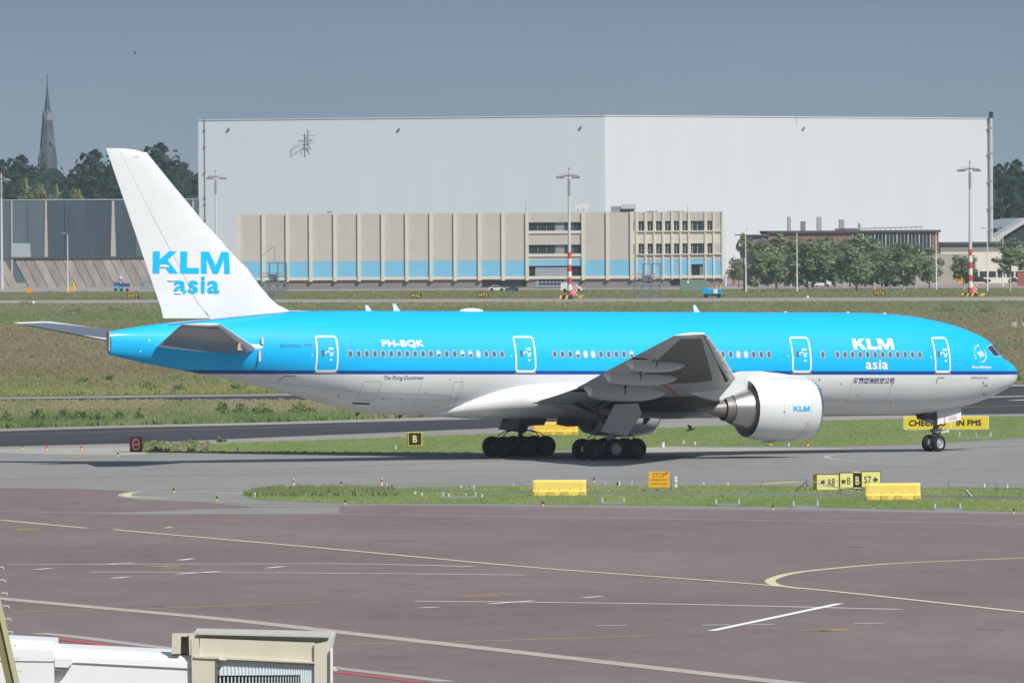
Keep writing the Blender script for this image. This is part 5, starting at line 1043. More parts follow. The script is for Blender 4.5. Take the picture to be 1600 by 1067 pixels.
POPL = [crown_mesh(k+70, .8, 1.0, 1200, .10, (.17, .21, .09), (.30, .33, .16), .6, .25, 22) for k in range(3)]
TR_B = trunk_mesh(1.0, .022, M_BIRCH, 3); TR_W = trunk_mesh(1.0, .03, M_BARK, 4)
def tree(name, label, group, px, Y, ytop, wpx, crowns, tr, k, crown_lo=.25, base=0, wf=1.45):
    k_ = Kp(Y); p = AT(px, 440, Y); H_ = CAM_H - ray(px, ytop)[1]*Y; w = wpx*k_/2*wf; t = thing(name, label, 'tree', (p.x, p.y, 0), 0, group); rz_ = H_*(1-crown_lo)/2
    inst(tr, 'trunk', t, (0, 0, 0), (0, 0, k), (H_, H_, H_*.8)); inst(crowns[k % len(crowns)], 'crown', t, (0, 0, H_*crown_lo + rz_*.95), (0, 0, 0), (w, w*.9, rz_*.93)); return t
row_ = [(1186, 376, 34), (1213, 366, 40), (1236, 372, 36), (1262, 362, 44), (1290, 370, 40), (1318, 374, 38), (1338, 366, 44), (1366, 363, 42), (1390, 372, 38), (1412, 378, 36), (1430, 384, 30), (1452, 384, 26)]
places = ['first tree of the row beside the workshop', 'second tree from the workshop', 'third tree from the workshop', 'fourth and tallest, before the lamp post', 'fifth tree, behind the white van', 'sixth tree, right of the white van', 'seventh tree with broad crown', 'eighth tree, left of the black car', 'ninth tree, behind the black car', 'tenth tree before the tall windows', 'eleventh tree before the tall windows', 'last small tree at the right end']
for k, (px, yt, w) in enumerate(row_): tree('parking_tree', 'leafy green parking row tree, ' + places[k], 'trees in a row before the low building', px, G(px, 454 - (k % 3)*2.2).y, yt, w, BIRCH, TR_B, k, .12, wf=1.75)
for k, (px, yt, w) in enumerate([(1200, 384, 34), (1226, 380, 36), (1276, 378, 38), (1304, 382, 38), (1328, 380, 36), (1352, 376, 40), (1378, 380, 38), (1402, 386, 34)]): tree('back_row_tree', 'darker green tree filling the gap behind the parking row, %s from the workshop' % ['first', 'second', 'third', 'fourth', 'fifth', 'sixth', 'seventh', 'eighth'][k], 'trees behind the parking row', px, G(px, 448).y, yt, w, BIRCH, TR_B, k+2, .08, wf=1.6)
tree('young_tree', 'thin sparse tree between the workshop and the parking row', 'young trees by the buildings', 1154, G(1154, 452).y, 408, 22, BIRCH, TR_B, 1, .3); tree('young_tree', 'slim tree leaning over at the left end of the parking row', 'young trees by the buildings', 1163, G(1163, 454).y, 360, 16, BIRCH, TR_B, 2, .55)
tree('young_tree', 'small tree standing just left of the right floodlight mast', 'young trees by the buildings', 1506, G(1506, 455).y, 394, 30, BIRCH, TR_B, 3, .3); tree('young_tree', 'tree with pale bent trunk near the right edge', 'young trees by the buildings', 1578, G(1578, 454).y, 375, 46, BIRCH, TR_B, 0, .35)
dark = [(-22, 244, 60), (8, 243, 56), (35, 252, 52), (66, 254, 56), (98, 252, 56), (128, 250, 54), (150, 244, 56), (170, 250, 44), (196, 240, 56), (226, 232, 60), (252, 234, 60), (276, 242, 52), (298, 256, 46), (316, 262, 40), (-5, 262, 60), (50, 266, 60), (110, 264, 60), (180, 262, 60), (240, 256, 60), (284, 268, 50)]
nth = ['first', 'second', 'third', 'fourth', 'fifth', 'sixth', 'seventh', 'eighth', 'ninth', 'tenth', 'eleventh', 'twelfth', 'thirteenth', 'fourteenth', 'fifteenth', 'sixteenth', 'seventeenth', 'eighteenth', 'nineteenth', 'twentieth']
order = sorted(range(len(dark)), key=lambda k: dark[k][0])
for k, (px, yt, w) in enumerate(dark): tree('wood_tree', 'dark broadleaf tree behind the noise screen, %s from the left edge of the wood' % nth[order.index(k)], 'dark wood behind the noise screen', px, 3250 + (k*37) % 160 - (60 if k > 13 else 0), yt, w, WOOD, TR_W, k, .02, wf=1.7)
for k, (px, yt, w, q) in enumerate([(1566, 250, 54, 'tallest, just right of the flue'), (1590, 258, 50, 'second tallest behind'), (1615, 262, 54, 'cut by the photo edge'), (1575, 272, 50, 'lower one in front of the tallest'), (1604, 280, 50, 'lowest, nearest the photo edge'), (1556, 268, 30, 'slim one touching the flue')]): tree('wood_tree', 'dark tree behind the curved roof, ' + q, 'dark trees at the right edge', px, 3150 + k*20, yt, w, WOOD, TR_W, k+1, .02, wf=1.5)
for k, (px, yt, w, q) in enumerate([(28, 280, 22, 'leftmost and smallest'), (42, 270, 30, 'second from the left, tallest'), (60, 272, 30, 'third from the left, below the church'), (75, 277, 26, 'fourth from the left'), (90, 281, 24, 'fifth from the left'), (117, 281, 32, 'on its own at the right')]): tree('poplar', 'light green windblown poplar above the noise screen, ' + q, 'light green poplars behind the screen', px, 2960 + k*12, yt, w, POPL, TR_W, k, .1, wf=1.35)
# ---------------- church spire
Ys = 4300.; cp = AT(75.5, 400, Ys); cs_ = thing('church_tower', 'grey church tower with a pale gallery and slender needle spire above the wood', 'church', (cp.x, cp.y, 0)); zq = lambda y: CAM_H - ray(75, y)[1]*Ys; kk = Kp(Ys)
M_ST = mat('church_stone', (.075, .09, .11), .9, var=.3, scale=.3); M_ST2 = mat('church_pale_stone', (.20, .23, .27), .9, var=.2, scale=.4); M_SL = mat('church_slate', (.04, .065, .10), .7)
def oct_(b, z0, r0, z1, r1, n=8): b.tube((cp.x, cp.y, z0), (cp.x, cp.y, z1), r0, r1, n)
b = MB(); oct_(b, 0, 15.5*kk, zq(250), 15*kk); oct_(b, zq(250), 15*kk, zq(225), 11.5*kk); oct_(b, zq(225), 11.5*kk, zq(188), 8.2*kk); part(b, 'tower_shaft', M_ST, cs_)
for s in (-1, 1): b = MB(); b.tube((cp.x+s*13*kk, cp.y-9*kk, 0), (cp.x+s*11.5*kk, cp.y-8*kk, zq(232)), 2.6*kk, 1.2*kk, 4); part(b, 'buttress', M_ST2 if s < 0 else M_ST, cs_)
b = MB(); oct_(b, zq(188), 8.4*kk, zq(183), 8.4*kk); oct_(b, zq(183), 8.0*kk, zq(175), 7.4*kk); part(b, 'gallery', M_ST2, cs_)
for k in range(8): a = k*pi/4; b = MB(); b.tube((cp.x+cos(a)*7.4*kk, cp.y+sin(a)*7.4*kk, zq(176)), (cp.x+cos(a)*6.9*kk, cp.y+sin(a)*6.9*kk, zq(169)), 1.3*kk, .2*kk, 4); part(b, 'pinnacle', M_ST2, cs_)
b = MB(); oct_(b, zq(175), 5*kk, zq(168), 4.4*kk); oct_(b, zq(168), 4.4*kk, zq(141), 1.3*kk); part(b, 'spire', M_SL, cs_); b = MB(); oct_(b, zq(141), 1.1*kk, zq(114), .25*kk); b.box((cp.x, cp.y, zq(120)), (2.2*kk, .3, .5)); part(b, 'needle', M_SL, cs_)
for px, py in ((82, 221), (69, 240), (73, 178)): p = AT(px, py, Ys-2.9); b = MB(); b.box((p.x, p.y, p.z), (2.4*kk, .4, 6*kk)); part(b, 'louvre_opening', M_ST2 if py == 221 else M_SL, cs_)
#@@MID
# ================================================================== THINGS BETWEEN THE BUILDINGS AND THE TAXIWAYS
def at_root(name, label, cat, px, py, group=None, rz=0.0): g = G(px, py); return thing(name, label, cat, (g.x, g.y, 0), rz, group)
def flat_word(s, w, h, m, parent, x0, y, z0, bold=.0, name='lettering', dep=.0):
    """lettering on a vertical plate facing the camera, in the thing's own coordinates"""
    return word_obj(name, fatten(fit2d(glyphs(s), w, h), bold*h, 8) if bold else fit2d(glyphs(s), w, h), lambda a, c: Vector((x0+a, y, z0+c)), m, parent)
# ---------------- floodlight masts
def flood_mast(px, py, ytop, label, banded=True, flip=1, full=True):
    t = at_root('floodlight_mast', label, 'mast', px, py, 'tall floodlight masts'); Y = t.location.y; k = Kp(Y); H_ = (py-ytop)*k
    b = MB(); z0 = 70*k if banded else 0; b.tube((0, 0, z0), (0, 0, H_-.4), .30, .15, 12); b.build('pole', mat('mast_grey_white', (.56, .57, .60), .5), t, 40)
    if banded:
        for i in range(7):
            b = MB(); b.tube((0, 0, i*z0/7), (0, 0, (i+1)*z0/7), .42-.015*i, .405-.015*i, 12); b.build('band', M_REDP if i % 2 == 0 else M_WHP, t, 40)
    b = MB(); b.tube((-1.9*flip, 0, H_-1.5), (1.5*flip, 0, H_-1.3), .10, n=6); b.tube((-1.5, -.3, H_-1.1), (.9, -.3, H_-1.1), .06, n=6); b.tube((0, -.3, H_-1.4), (0, .8, H_-1.4), .1, n=6); b.build('crossarm', M_LAMP, t)
    for x in (-1.95, -1.45, -1.0, .7, 1.2, 1.6): b = MB(); b.box((x*flip, -.25, H_-1.62), (.42, .5, .26), M=Matrix.Rotation(.35, 3, 'X')); b.build('floodlight', mat('floodlight_housing', (.22, .22, .21), .6), t)
    b = MB(); b.tube((0, 0, H_-.4), (0, 0, H_), .1, n=8); b.build('obstruction_lamp', M_REDP, t); b = MB(); b.tube((0, -.1, H_-4.6), (0, -.1, H_-1.9), .24, n=8); b.build('winch_ring', M_LAMP, t)
    return t
flood_mast(890.2, 464, 262, 'tall grey floodlight mast with red and white lower bands in front of the workshop'); flood_mast(1516.6, 459.5, 251.5, 'tall floodlight mast with red and white lower bands near the right edge')
flood_mast(338, 447, 266, 'plain white floodlight mast beside the left edge of the hangar', False, -1); flood_mast(3, 452, 269, 'white floodlight mast cut by the left edge of the photo', False, 1)
def checker(px, py, w, h, label):
    t = at_root('checkered_cabinet', label, 'cabinet', px, py); k = Kp(t.location.y); W_, H_ = w*k, h*k; b = MB(); b.box((0, 0, H_/2), (W_, W_*.7, H_)); b.build('box', M_WHP, t)
    for i in range(4):
        for j in range(5):
            if (i+j) % 2 == 0: b = MB(); b.box((-W_/2+(i+.5)*W_/4, -W_*.35-.01, (j+.5)*H_/5), (W_/4, .02, H_/5)); b.build('square', M_REDP, t)
checker(898, 462.5, 8, 18, 'red and white checkered cabinet beside the left banded mast'); checker(1523, 458.5, 8, 14, 'red and white checkered cabinet beside the right banded mast')
def stripes(px0, px1, py, h, label, seed=0):
    t = at_root('striped_barrier', label, 'barrier', (px0+px1)/2, py); k = Kp(t.location.y); W_ = (px1-px0)*k; H_ = h*k; b = MB(); b.prism([(-W_/2, 0), (W_/2, 0), (W_/2-.3, H_), (-W_/2+.4, H_)], -.35, .35, lambda x, z, y: Vector((x, y, z))); b.build('block', M_BLK, t)
    n = max(2, int(W_/.85))
    for i in range(n): x = -W_/2+.12+(W_-.5)*i/n; b = MB(); b.prism([(x, .02), (x+.38, .02), (x+.62, H_-.02), (x+.24, H_-.02)], -.37, -.355, lambda x_, z, y: Vector((x_, y, z))); b.build('stripe', M_YEL, t)
stripes(872, 896, 467.5, 6.5, 'black and yellow striped concrete base at the foot of the left banded mast'); stripes(902, 912, 466.5, 6, 'short black and yellow striped block right of the left banded mast')
stripes(1500, 1528, 463.5, 5.5, 'black and yellow striped concrete base at the foot of the right banded mast'); stripes(1529, 1541, 463, 5, 'short black and yellow striped block right of the right banded mast')
def lamp_post(px, py, ytop, dirn, label):
    t = at_root('lamp_post', label, 'street lamp', px, py, 'slender white lamp posts'); k = Kp(t.location.y); H_ = (py-ytop)*k; b = MB(); b.tube((0, 0, 0), (0, 0, H_*.35), .14, .12, 8); b.tube((0, 0, H_*.35), (-.03*dirn, 0, H_-.35), .10, .07, 8); b.build('pole', M_WHP, t, 40)
    b = MB(); b.path([(-.03*dirn, 0, H_-.35), (.12*dirn, 0, H_-.1), (.5*dirn, 0, H_)], .05, 6); b.tube((.5*dirn, 0, H_), (1.15*dirn, 0, H_-.03), .10, .06, 8); b.build('lamp_head', M_LAMP, t, 40)
for a in ((106, 457.5, 364.5, -1, 'white lamp post standing before the blast deflector'), (761, 450, 364, -1, 'lamp post in front of the beige workshop left of the parked white car'), (447, 447, 362, -1, 'lamp post beside the steel docking tower near the fin'), (1134, 447, 360, -1, 'lamp post at the right corner of the workshop'),
          (1165.5, 456, 358, 0.4, 'lamp post at the left end of the tree row'), (1245.5, 457, 361, -.3, 'lamp post between the second and third tree of the row'), (1463, 452, 363, .3, 'lamp post at the right end of the tree row'), (1543, 456, 356, -1, 'lamp post right of the banded floodlight mast'), (1567, 448, 358, -1, 'farther lamp post left of the bent tree')): lamp_post(*a)
# ---------------- docking towers
def dock(px, py, label, w=40):
    t = at_root('docking_tower', label, 'work platform', px, py, 'steel docking towers'); k = Kp(t.location.y); W_ = w*k; zt = 54*k; zm = 22*k
    b = MB(); r_ = .08
    for x in (-W_/2, -W_/6, W_/6, W_/2):
        for y in (-1.2, 1.2): b.tube((x, y, 0), (x, y, zm + (zt-zm if x > -W_/4 else zt*.22)), r_, n=5)
    for z in (0.3, zm*.5, zm, zm+1.2): b.path([(-W_/2, -1.2, z), (W_/2, -1.2, z), (W_/2, 1.2, z), (-W_/2, 1.2, z), (-W_/2, -1.2, z)], r_, 5)
    for x in (-W_/2, -W_/6, W_/6): b.tube((x, -1.2, .2), (x+W_/3, -1.2, zm), r_*.8, n=5); b.tube((x+W_/3, -1.2, .2), (x, -1.2, zm), r_*.8, n=5); b.tube((x, 1.2, .2), (x+W_/3, 1.2, zm), r_*.8, n=5)
    b.path([(-W_/4, -1.2, zt), (W_/2, -1.2, zt), (W_/2, 1.2, zt), (-W_/4, 1.2, zt)], .08, 5); b.build('tower_frame', mat('tower_grey_blue', (.15, .19, .22), .6), t)['kind'] = 'stuff'
    b = MB(); b.box((0, 0, zm), (W_, 2.4, .22)); b.box((0, 0, .2), (W_*.95, 2.4, .12)); b.build('deck', M_STEEL, t)
    b = MB(); b.box((-W_*.12, -.9, zt*.70), (W_*.9, .12, .16)); b.build('red_rail', mat('rail_faded_red', (.45, .16, .14), .7), t); b = MB(); b.prism([(-W_*.22, zt*.66), (W_*.12, zt*.66), (W_*.14, zm+.2), (-W_*.05, zm+.2), (-W_*.2, zt*.58)], -.6, .6, lambda x, z, y: Vector((x, y, z))); b.build('docking_funnel', mat('funnel_dark', (.12, .14, .18), .7), t)
    b = MB(); b.path([(W_*.05, 0, zt), (W_*.04, 0, zt*1.42), (0, 0, zt*1.47), (-W_*.1, 0, zt*1.44), (-W_*.48, 0, zt*1.18)], .05, 5); b.build('hose_boom', mat('boom_grey', (.22, .23, .24), .6), t)
dock(428, 465, 'lattice steel docking tower with red rail standing half behind the fin'); dock(1012, 466.5, 'lattice steel docking tower with red rail before the right wing of the workshop')
# ---------------- vehicles
def car(px, py, lpx, hpx, label, col, kind='car', cat='car', group=None, flip=1):
    t = at_root('parked_van' if kind == 'van' else 'parked_car', label, cat, px, py, group); k = Kp(t.location.y); L_ = lpx*k; H_ = hpx*k; w = 1.75
    if kind == 'van': pr = [(-.5, .18), (.5, .18), (.5, .42), (.44, .52), (.30, .62), (.16, .97), (-.2, 1), (-.48, .97), (-.5, .6)]; gl = [(.28, .62), (.16, .90), (-.05, .92), (-.05, .60)]
    else: pr = [(-.5, .22), (.5, .22), (.5, .46), (.46, .56), (.24, .64), (.08, .97), (-.22, 1), (-.38, .70), (-.49, .64)]; gl = [(.20, .66), (.07, .92), (-.21, .94), (-.34, .68)]
    m = mat('car_paint_%d_%d_%d' % tuple(int(c*100) for c in col), col, .3, coat=.6)
    b = MB(); b.prism([(x*L_*flip, z*H_) for x, z in pr], -w/2, w/2, lambda x, z, y: Vector((x, y, z))); b.build('body', m, t)
    for s in (-1, 1): b = MB(); b.prism([(x*L_*flip, z*H_) for x, z in gl], s*(w/2), s*(w/2+.012), lambda x, z, y: Vector((x, y, z))); b.build('side_window', M_GLASS, t)
    for x in (-.31, .32):
        for s in (-1, 1): b = MB(); b.tube((x*L_*flip, s*(w/2-.2), .32), (x*L_*flip, s*(w/2+.02), .32), .32, n=16); b.build('wheel', M_TYRE, t, 40)
    return t
car(776, 455.5, 25, 10, 'white estate car parked under the dark workshop basement', (.7, .7, .7)); car(800, 456, 21, 9, 'blue hatchback parked right of the white estate car', (.03, .08, .22), flip=-1)
car(893, 456.5, 34, 15, 'white van parked in the loading bay behind the banded mast', (.7, .7, .7), 'van', 'van'); car(1281, 449, 36, 18, 'white delivery van parked under the trees', (.72, .72, .72), 'van', 'van')
car(1252, 449, 24, 13, 'dark grey car with white roof load left of the white van', (.08, .10, .11)); car(1235, 447, 14, 7, 'low dark car at the left end of the parking row', (.05, .06, .07))
car(1391, 448, 20, 12, 'black car with red tail lamp under the trees', (.02, .02, .025)); car(1409, 447.5, 22, 14, 'dark blue car parked right of the black car', (.03, .045, .08), flip=-1)
car(1530, 443, 36, 11, 'black car parked behind the right banded mast', (.02, .02, .025)); car(1556, 442, 18, 10, 'grey car parked near the bent tree', (.25, .27, .28)); car(1585, 443, 20, 9, 'dark car behind the bent tree at the right edge', (.03, .035, .05))
t = at_root('white_trailer', 'white box trailer parked before the cream wall', 'trailer', 1532, 440); k = Kp(t.location.y); b = MB(); b.box((0, 0, 1.9), (22*k, 2.2, 1.7)); b.build('body', M_WHP, t)
for x in (-.8, .8): b = MB(); b.tube((x, -1, .4), (x, -.8, .4), .4, n=14); b.build('wheel', M_TYRE, t)
t = at_root('baggage_tractor', 'bright blue equipment tractor with white panel on the far road edge', 'tractor', 1113, 465.5); k = Kp(t.location.y)
b = MB(); b.box((0, 0, 1.05), (30*k, 1.8, .85)); b.box((-11*k, 0, 1.6), (9*k, 1.7, .3)); b.build('body', mat('tractor_blue', (.0, .33, .62), .4), t); b = MB(); b.box((5*k, -.93, 1.1), (6*k, .03, .75)); b.build('white_panel', M_WHP, t)
b = MB(); b.box((0, 0, .5), (27*k, 1.6, .3)); b.build('chassis', M_BLK, t)
for x in (-10, 10):
    for s in (-1, 1): b = MB(); b.tube((x*k, s*.7, .36), (x*k, s*.95, .36), .36, n=16); b.build('wheel', M_TYRE, t, 40)
for x in (7, 14.5): b = MB(); b.tube((x*k*.9, 0, 1.45), (x*k*.9, 0, 2.1), .15, n=10); b.build('beacon', mat('amber_beacon', (.75, .42, .04), .4), t)
t = at_root('green_container', 'pale green steel container against the workshop plinth', 'container', 1083, 455); k = Kp(t.location.y)
b = MB(); b.box((0, 0, 9*k), (41*k, 2.2, 17*k)); b.build('body', mat('container_pale_green', (.17, .27, .20), .7, var=.1), t)
for i in range(9): b = MB(); b.box(((-18+i*4.5)*k, -1.13, 9*k), (.12, .06, 15*k)); b.build('corrugation', mat('container_rib', (.15, .24, .18), .7), t)
b = MB(); b.box((-8*k, -1.18, 14*k), (.35, .03, .5)); b.build('notice', M_WHP, t)
t = at_root('orange_loader', 'small orange wheeled machine left of the right banded mast', 'loader', 1502, 444); b = MB(); b.tube((0, -.6, 1.25), (0, .6, 1.25), 1.2, n=20); b.build('drum', mat('machine_orange', (.72, .32, .03), .5), t, 40); b = MB(); b.box((1.3, 0, 1.1), (1.3, 1.2, 2.0)); b.build('engine_housing', M_BLK, t)
t = at_root('ground_power_cart', 'blue and white servicing cart with a round lamp before the blast deflector', 'cart', 190, 455.5); k = Kp(t.location.y)
b = MB(); b.box((-6*k, 0, .55), (14*k, 1.6, .7)); b.build('light_blue_body', mat('cart_light_blue', (.05, .42, .60), .5), t); b = MB(); b.box((4*k, .3, 1.2), (18*k, 1.5, .7)); b.box((-7*k, .3, 1.35), (10*k, 1.3, .6)); b.build('machinery', mat('cart_dark_blue', (.03, .09, .20), .5), t)
b = MB(); b.tube((-2*k, .2, 1.4), (-2*k, .2, 2.2), .08, n=6); b.build('lamp_stem', M_WHP, t); b = MB(); b.lathe([(-.4, .01), (-.25, .3), (.1, .38), (.4, .2), (.45, .01)], lambda z, r, a: Vector((-2*k + r*cos(a), .2 + r*sin(a), 2.4+z)), 12); b.build('globe_lamp', mat('lamp_lilac', (.4, .45, .75), .4), t)
for x in (-9, 0, 9): b = MB(); b.tube((x*k, -.9, .3), (x*k, -.7, .3), .3, n=12); b.build('wheel', M_TYRE, t)
t = at_root('wire_cage', 'stack of teal wire cages beside the trailing edge of the fin', 'cage', 230, 452); k = Kp(t.location.y); m = mat('cage_teal', (.12, .25, .27), .6)
for z0 in (0, 1.25):
    b = MB()
    for x in range(7): b.tube((-1.2+x*.4, -.6, z0), (-1.2+x*.4, -.6, z0+1.15), .03, n=4)
    for z in (0, .4, .8, 1.15): b.tube((-1.2, -.6, z0+z), (1.2, -.6, z0+z), .03, n=4); b.tube((-1.2, .6, z0+z), (1.2, .6, z0+z), .03, n=4)
    b.build('cage_mesh', m, t)['kind'] = 'stuff'; b = MB(); b.box((0, 0, z0+.1), (2.4, 1.2, .1)); b.build('cage_floor', m, t)
for px, py, h, lb_ in ((45, 457, 8, 'orange marker box on the apron left of the lamp post'), (113, 455, 8, 'orange marker box right beside the white lamp post')): t = at_root('orange_box', lb_, 'box', px, py); b = MB(); b.prism([(-.5, 0), (.5, 0), (.42, .9), (-.42, .9)], -.4, .4, lambda x, z, y: Vector((x, y, z))); b.build('box', mat('box_orange', (.72, .33, .02), .6), t); b = MB(); b.box((0, 0, .93), (.5, .5, .08)); b.build('lid', mat('box_lid', (.5, .22, .02), .6), t)
t = at_root('yellow_brace', 'leaning yellow ended brace with a red triangle plate by the white lamp post', 'brace', 118, 452); k = Kp(t.location.y); b = MB(); b.tube((0, 0, 0), (-4*k, .2, 11*k), .12, n=6); b.build('yellow_tube', M_YEL, t); b = MB(); b.tube((-4*k, .2, 11*k), (-11*k, .4, 33*k), .09, n=6); b.build('dark_tube', M_LAMP, t)
b = MB(); b.prism([(-10*k, 18*k), (-7*k, 18*k), (-8.5*k, 14*k)], -.1, 0, lambda x, z, y: Vector((x, y, z))); b.build('warning_triangle', M_REDP, t)
for px, py, w, h, col, nm, lb_, cat in ((1147, 445, 5, 10, (.45, .08, .07), 'red_post_box', 'red panel at the right corner of the workshop', 'panel'), (1596, 447, 12, 22, (.32, .09, .06), 'red_container', 'rust red container at the right edge of the photo', 'container'),
                                        (1430, 437, 6, 9, (.12, .28, .50), 'round_blue_sign', 'round blue traffic sign on a post under the trees', 'sign'), (1471, 441, 8, 7, (.06, .28, .18), 'green_bin', 'low green bin before the cream wall', 'bin'), (1486, 443, 4, 24, (.30, .36, .38), 'grey_column', 'grey column standing against the cream wall', 'column'),
                                        (1309, 444, 4, 13, (.65, .45, .04), 'yellow_bollard', 'yellow bollard under the trees right of the white van', 'bollard'), (1315, 443, 6, 9, (.50, .10, .10), 'red_crate', 'red crate beside the yellow bollard under the trees', 'crate'), (1178, 449, 9, 6, (.05, .08, .09), 'dark_bin', 'low dark bin left of the first row tree', 'bin')):
    t = at_root(nm, lb_, cat, px, py); k = Kp(t.location.y)
    if 'sign' in nm: b = MB(); b.tube((0, 0, 0), (0, 0, h*k), .05, n=6); b.build('post', M_LAMP, t); b = MB(); b.tube((0, -.05, h*k), (0, -.1, h*k), .45, n=20); b.build('plate', mat(nm, col, .5), t)
    else: b = MB(); b.box((0, 0, h*k/2), (w*k, .8, h*k)); b.build('body', mat(nm, col, .6, var=.1), t); b = MB(); b.box((0, 0, h*k+.04), (w*k*1.06, .86, .08)); b.build('cap', mat(nm + '_cap', tuple(c*.6 for c in col), .6), t)
# blossoming bush
t = at_root('blossoming_shrub', 'pale pink blossoming shrub at the right corner of the workshop', 'shrub', 1149, 448); BL = crown_mesh(91, 1, 1, 700, .14, (.10, .13, .06), (.50, .46, .42), .5); inst(TR_B, 'trunk', t, scale=(5, 5, 4)); inst(BL, 'crown', t, (0, 0, 3.4), (0, 0, 0), (1.9, 1.6, 1.9))
# small black M boards on the verge
for px, py, s in ((208, 467, 'M77'), (649.5, 466.5, 'M76'), (754.5, 465.5, 'M75'), (1374.5, 462.5, 'M74')):
    t = at_root('taxiway_board', 'small black board with yellow %s beside the far road' % s, 'sign', px, py, 'small black taxiway boards'); k = Kp(t.location.y); b = MB(); b.box((0, 0, 4.2*k), (18*k, .25, 7.4*k)); b.build('board', M_BLK, t); flat_word(s, 14.5*k, 5.4*k, M_YEL, t, -7.25*k, -.14, 1.6*k, .02)
for px, py, lb_ in ((52, 474, 'little cream cone shaped marker beside the far road'),(1262, 466, 'tiny yellow white marker on the far road right of the parking row')): t = at_root('marker', lb_, 'marker', px, py); b = MB(); b.tube((0, 0, 0), (0, 0, .45), .3, .12, 10); b.build('cone', mat('marker_cream', (.65, .62, .48), .7), t); b = MB(); b.box((0, 0, .03), (.7, .7, .06)); b.build('foot', mat('marker_foot', (.5, .48, .36), .7), t)
for px, py, lb_ in ((1585, 511.5, 'pale grey cabinet with dark cap in the brown field at right'), (1601, 512, 'white cabinet cut by the right edge in the brown field')): t = at_root('field_cabinet', lb_, 'cabinet', px, py); k = Kp(t.location.y); b = MB(); b.box((0, 0, 4.5*k), (7*k, .5, 9*k)); b.build('body', mat('cabinet_grey', (.45, .43, .40) if px < 1590 else (.7, .7, .75), .6), t); b = MB(); b.box((-1*k, 0, 10*k), (3*k, .3, 1.8*k)); b.build('cap', M_BLK, t)
# ---------------- taxiway signs and barriers
def barrier(px, py, lpx, hpx, rz, label, col=(.78, .58, .12)):
    t = at_root('plastic_barrier', label, 'barrier', px, py, 'yellow water filled barriers', rz); k = Kp(t.location.y); L_, H_ = lpx*k, hpx*k; m = mat('barrier_yellow_%d' % int(col[1]*100), col, .5, var=.06, scale=1.5)
    pr = [(-.32, 0), (.32, 0), (.34, .02), (.34, H_*.28), (.24, H_*.40), (.20, H_*.86), (.13, H_), (-.13, H_), (-.20, H_*.86), (-.24, H_*.40), (-.34, H_*.28), (-.34, .02)]
    n = len(pr); e0 = L_*.5; b = MB(); vs = []
    for x, s in ((-e0, .82), (-e0+.14, 1), (e0-.14, 1), (e0, .82)): vs += [(x, y*s, H_*.5 + (z-H_*.5)*(.96 if s < 1 else 1)) for y, z in pr]
    b.add(vs, [(j*n+i, j*n+(i+1) % n, (j+1)*n+(i+1) % n, (j+1)*n+i) for j in range(3) for i in range(n)] + [tuple(range(n)), tuple(range(3*n, 4*n))[::-1]]); o = b.build('body', m, t)
    d = mat('barrier_pocket_%d' % int(col[1]*100), tuple(c*.78 for c in col), .6)
    for i in range(4):
        x0 = -e0 + L_*(.0 + .26*i) + .02; w = L_*.16 if i not in (0, 3) else L_*.115
        if i == 3: x0 = e0 - w - .02
        b = MB(); b.prism([(x0, .03), (x0+w, .03), (x0+w-.03, H_*.30), (x0+.03, H_*.30)], -.40, -.335, lambda x, z, y: Vector((x, y if z > .1 else y, z))); b.build('foot_block', m, t); b = MB(); b.prism([(x0+.02, .05), (x0+w-.02, .05), (x0+w-.05, H_*.28), (x0+.05, H_*.28)], -.41, -.402, lambda x, z, y: Vector((x, y, z))); b.build('fork_pocket', d, t)
    for i in range(5): b = MB(); x = -e0+L_*(.1+.2*i); b.box((x, -.245, H_*.42), (.04, .03, .04)); b.build('drain_plug', M_BLK, t)
    return t
barrier(874.5, 775, 83, 25.5, 0, 'yellow plastic barrier lying in the near grass left of the orange stop board'); barrier(1395, 781.5, 86, 27, .05, 'yellow plastic barrier in front of the yellow direction signs')
barrier(868, 680, 70, 21, 0, 'yellow barrier seen under the belly between the two main wheel groups', (.72, .48, .06)); 
def board(t, x0, x1, z0, z1, m, y=0.0, th=.18, name='panel', fm=None):
    if fm: b = MB(); b.box(((x0+x1)/2, y, (z0+z1)/2), (x1-x0+.10, th, z1-z0+.10)); f = b.build('frame', fm, t)
    b = MB(); b.box(((x0+x1)/2, y-th/2-.006 if fm else y, (z0+z1)/2), (x1-x0, .012 if fm else th, z1-z0)); return b.build(name, m, t)
M_SY = mat('panel_yellow', (.80, .74, .26), .5); M_SY2 = mat('board_yellow', (.72, .56, .03), .5); M_SO = mat('board_orange', (.80, .42, .01), .5); M_SR = mat('board_red', (.42, .02, .025), .5); M_FRM = mat('dark_frame', (.10, .09, .05), .6)
t = at_root('direction_sign', 'row of yellow direction panels with a black panel in the middle', 'sign', 1275, 767.5, rz=0); k = Kp(t.location.y)
def P_(px): return (px-1275)*k
def arrow(t, x0, x1, z, y, flip=1, w=.035, diag=False):
    b = MB(); a, c = (x0, x1) if flip > 0 else (x1, x0); s = 1 if flip > 0 else -1; L_ = abs(x1-x0)
    pts = [[(0, -w), (L_, -w), (L_, w), (0, w)], [(0, 0), (.16, .14), (.21, .10), (.06, 0)], [(0, 0), (.16, -.14), (.21, -.10), (.06, 0)]]
    for i, q in enumerate(pts):
        if diag: r2 = .7071; q = [(x*r2 + z_*r2, -x*r2 + z_*r2) for x, z_ in q]
        b.add([Vector((a + s*x, y-.004*i, z+z_)) for x, z_ in q], [tuple(range(len(q)))])
    b.build('arrow', M_BLK, t)
hs = 25*k; z0 = .08
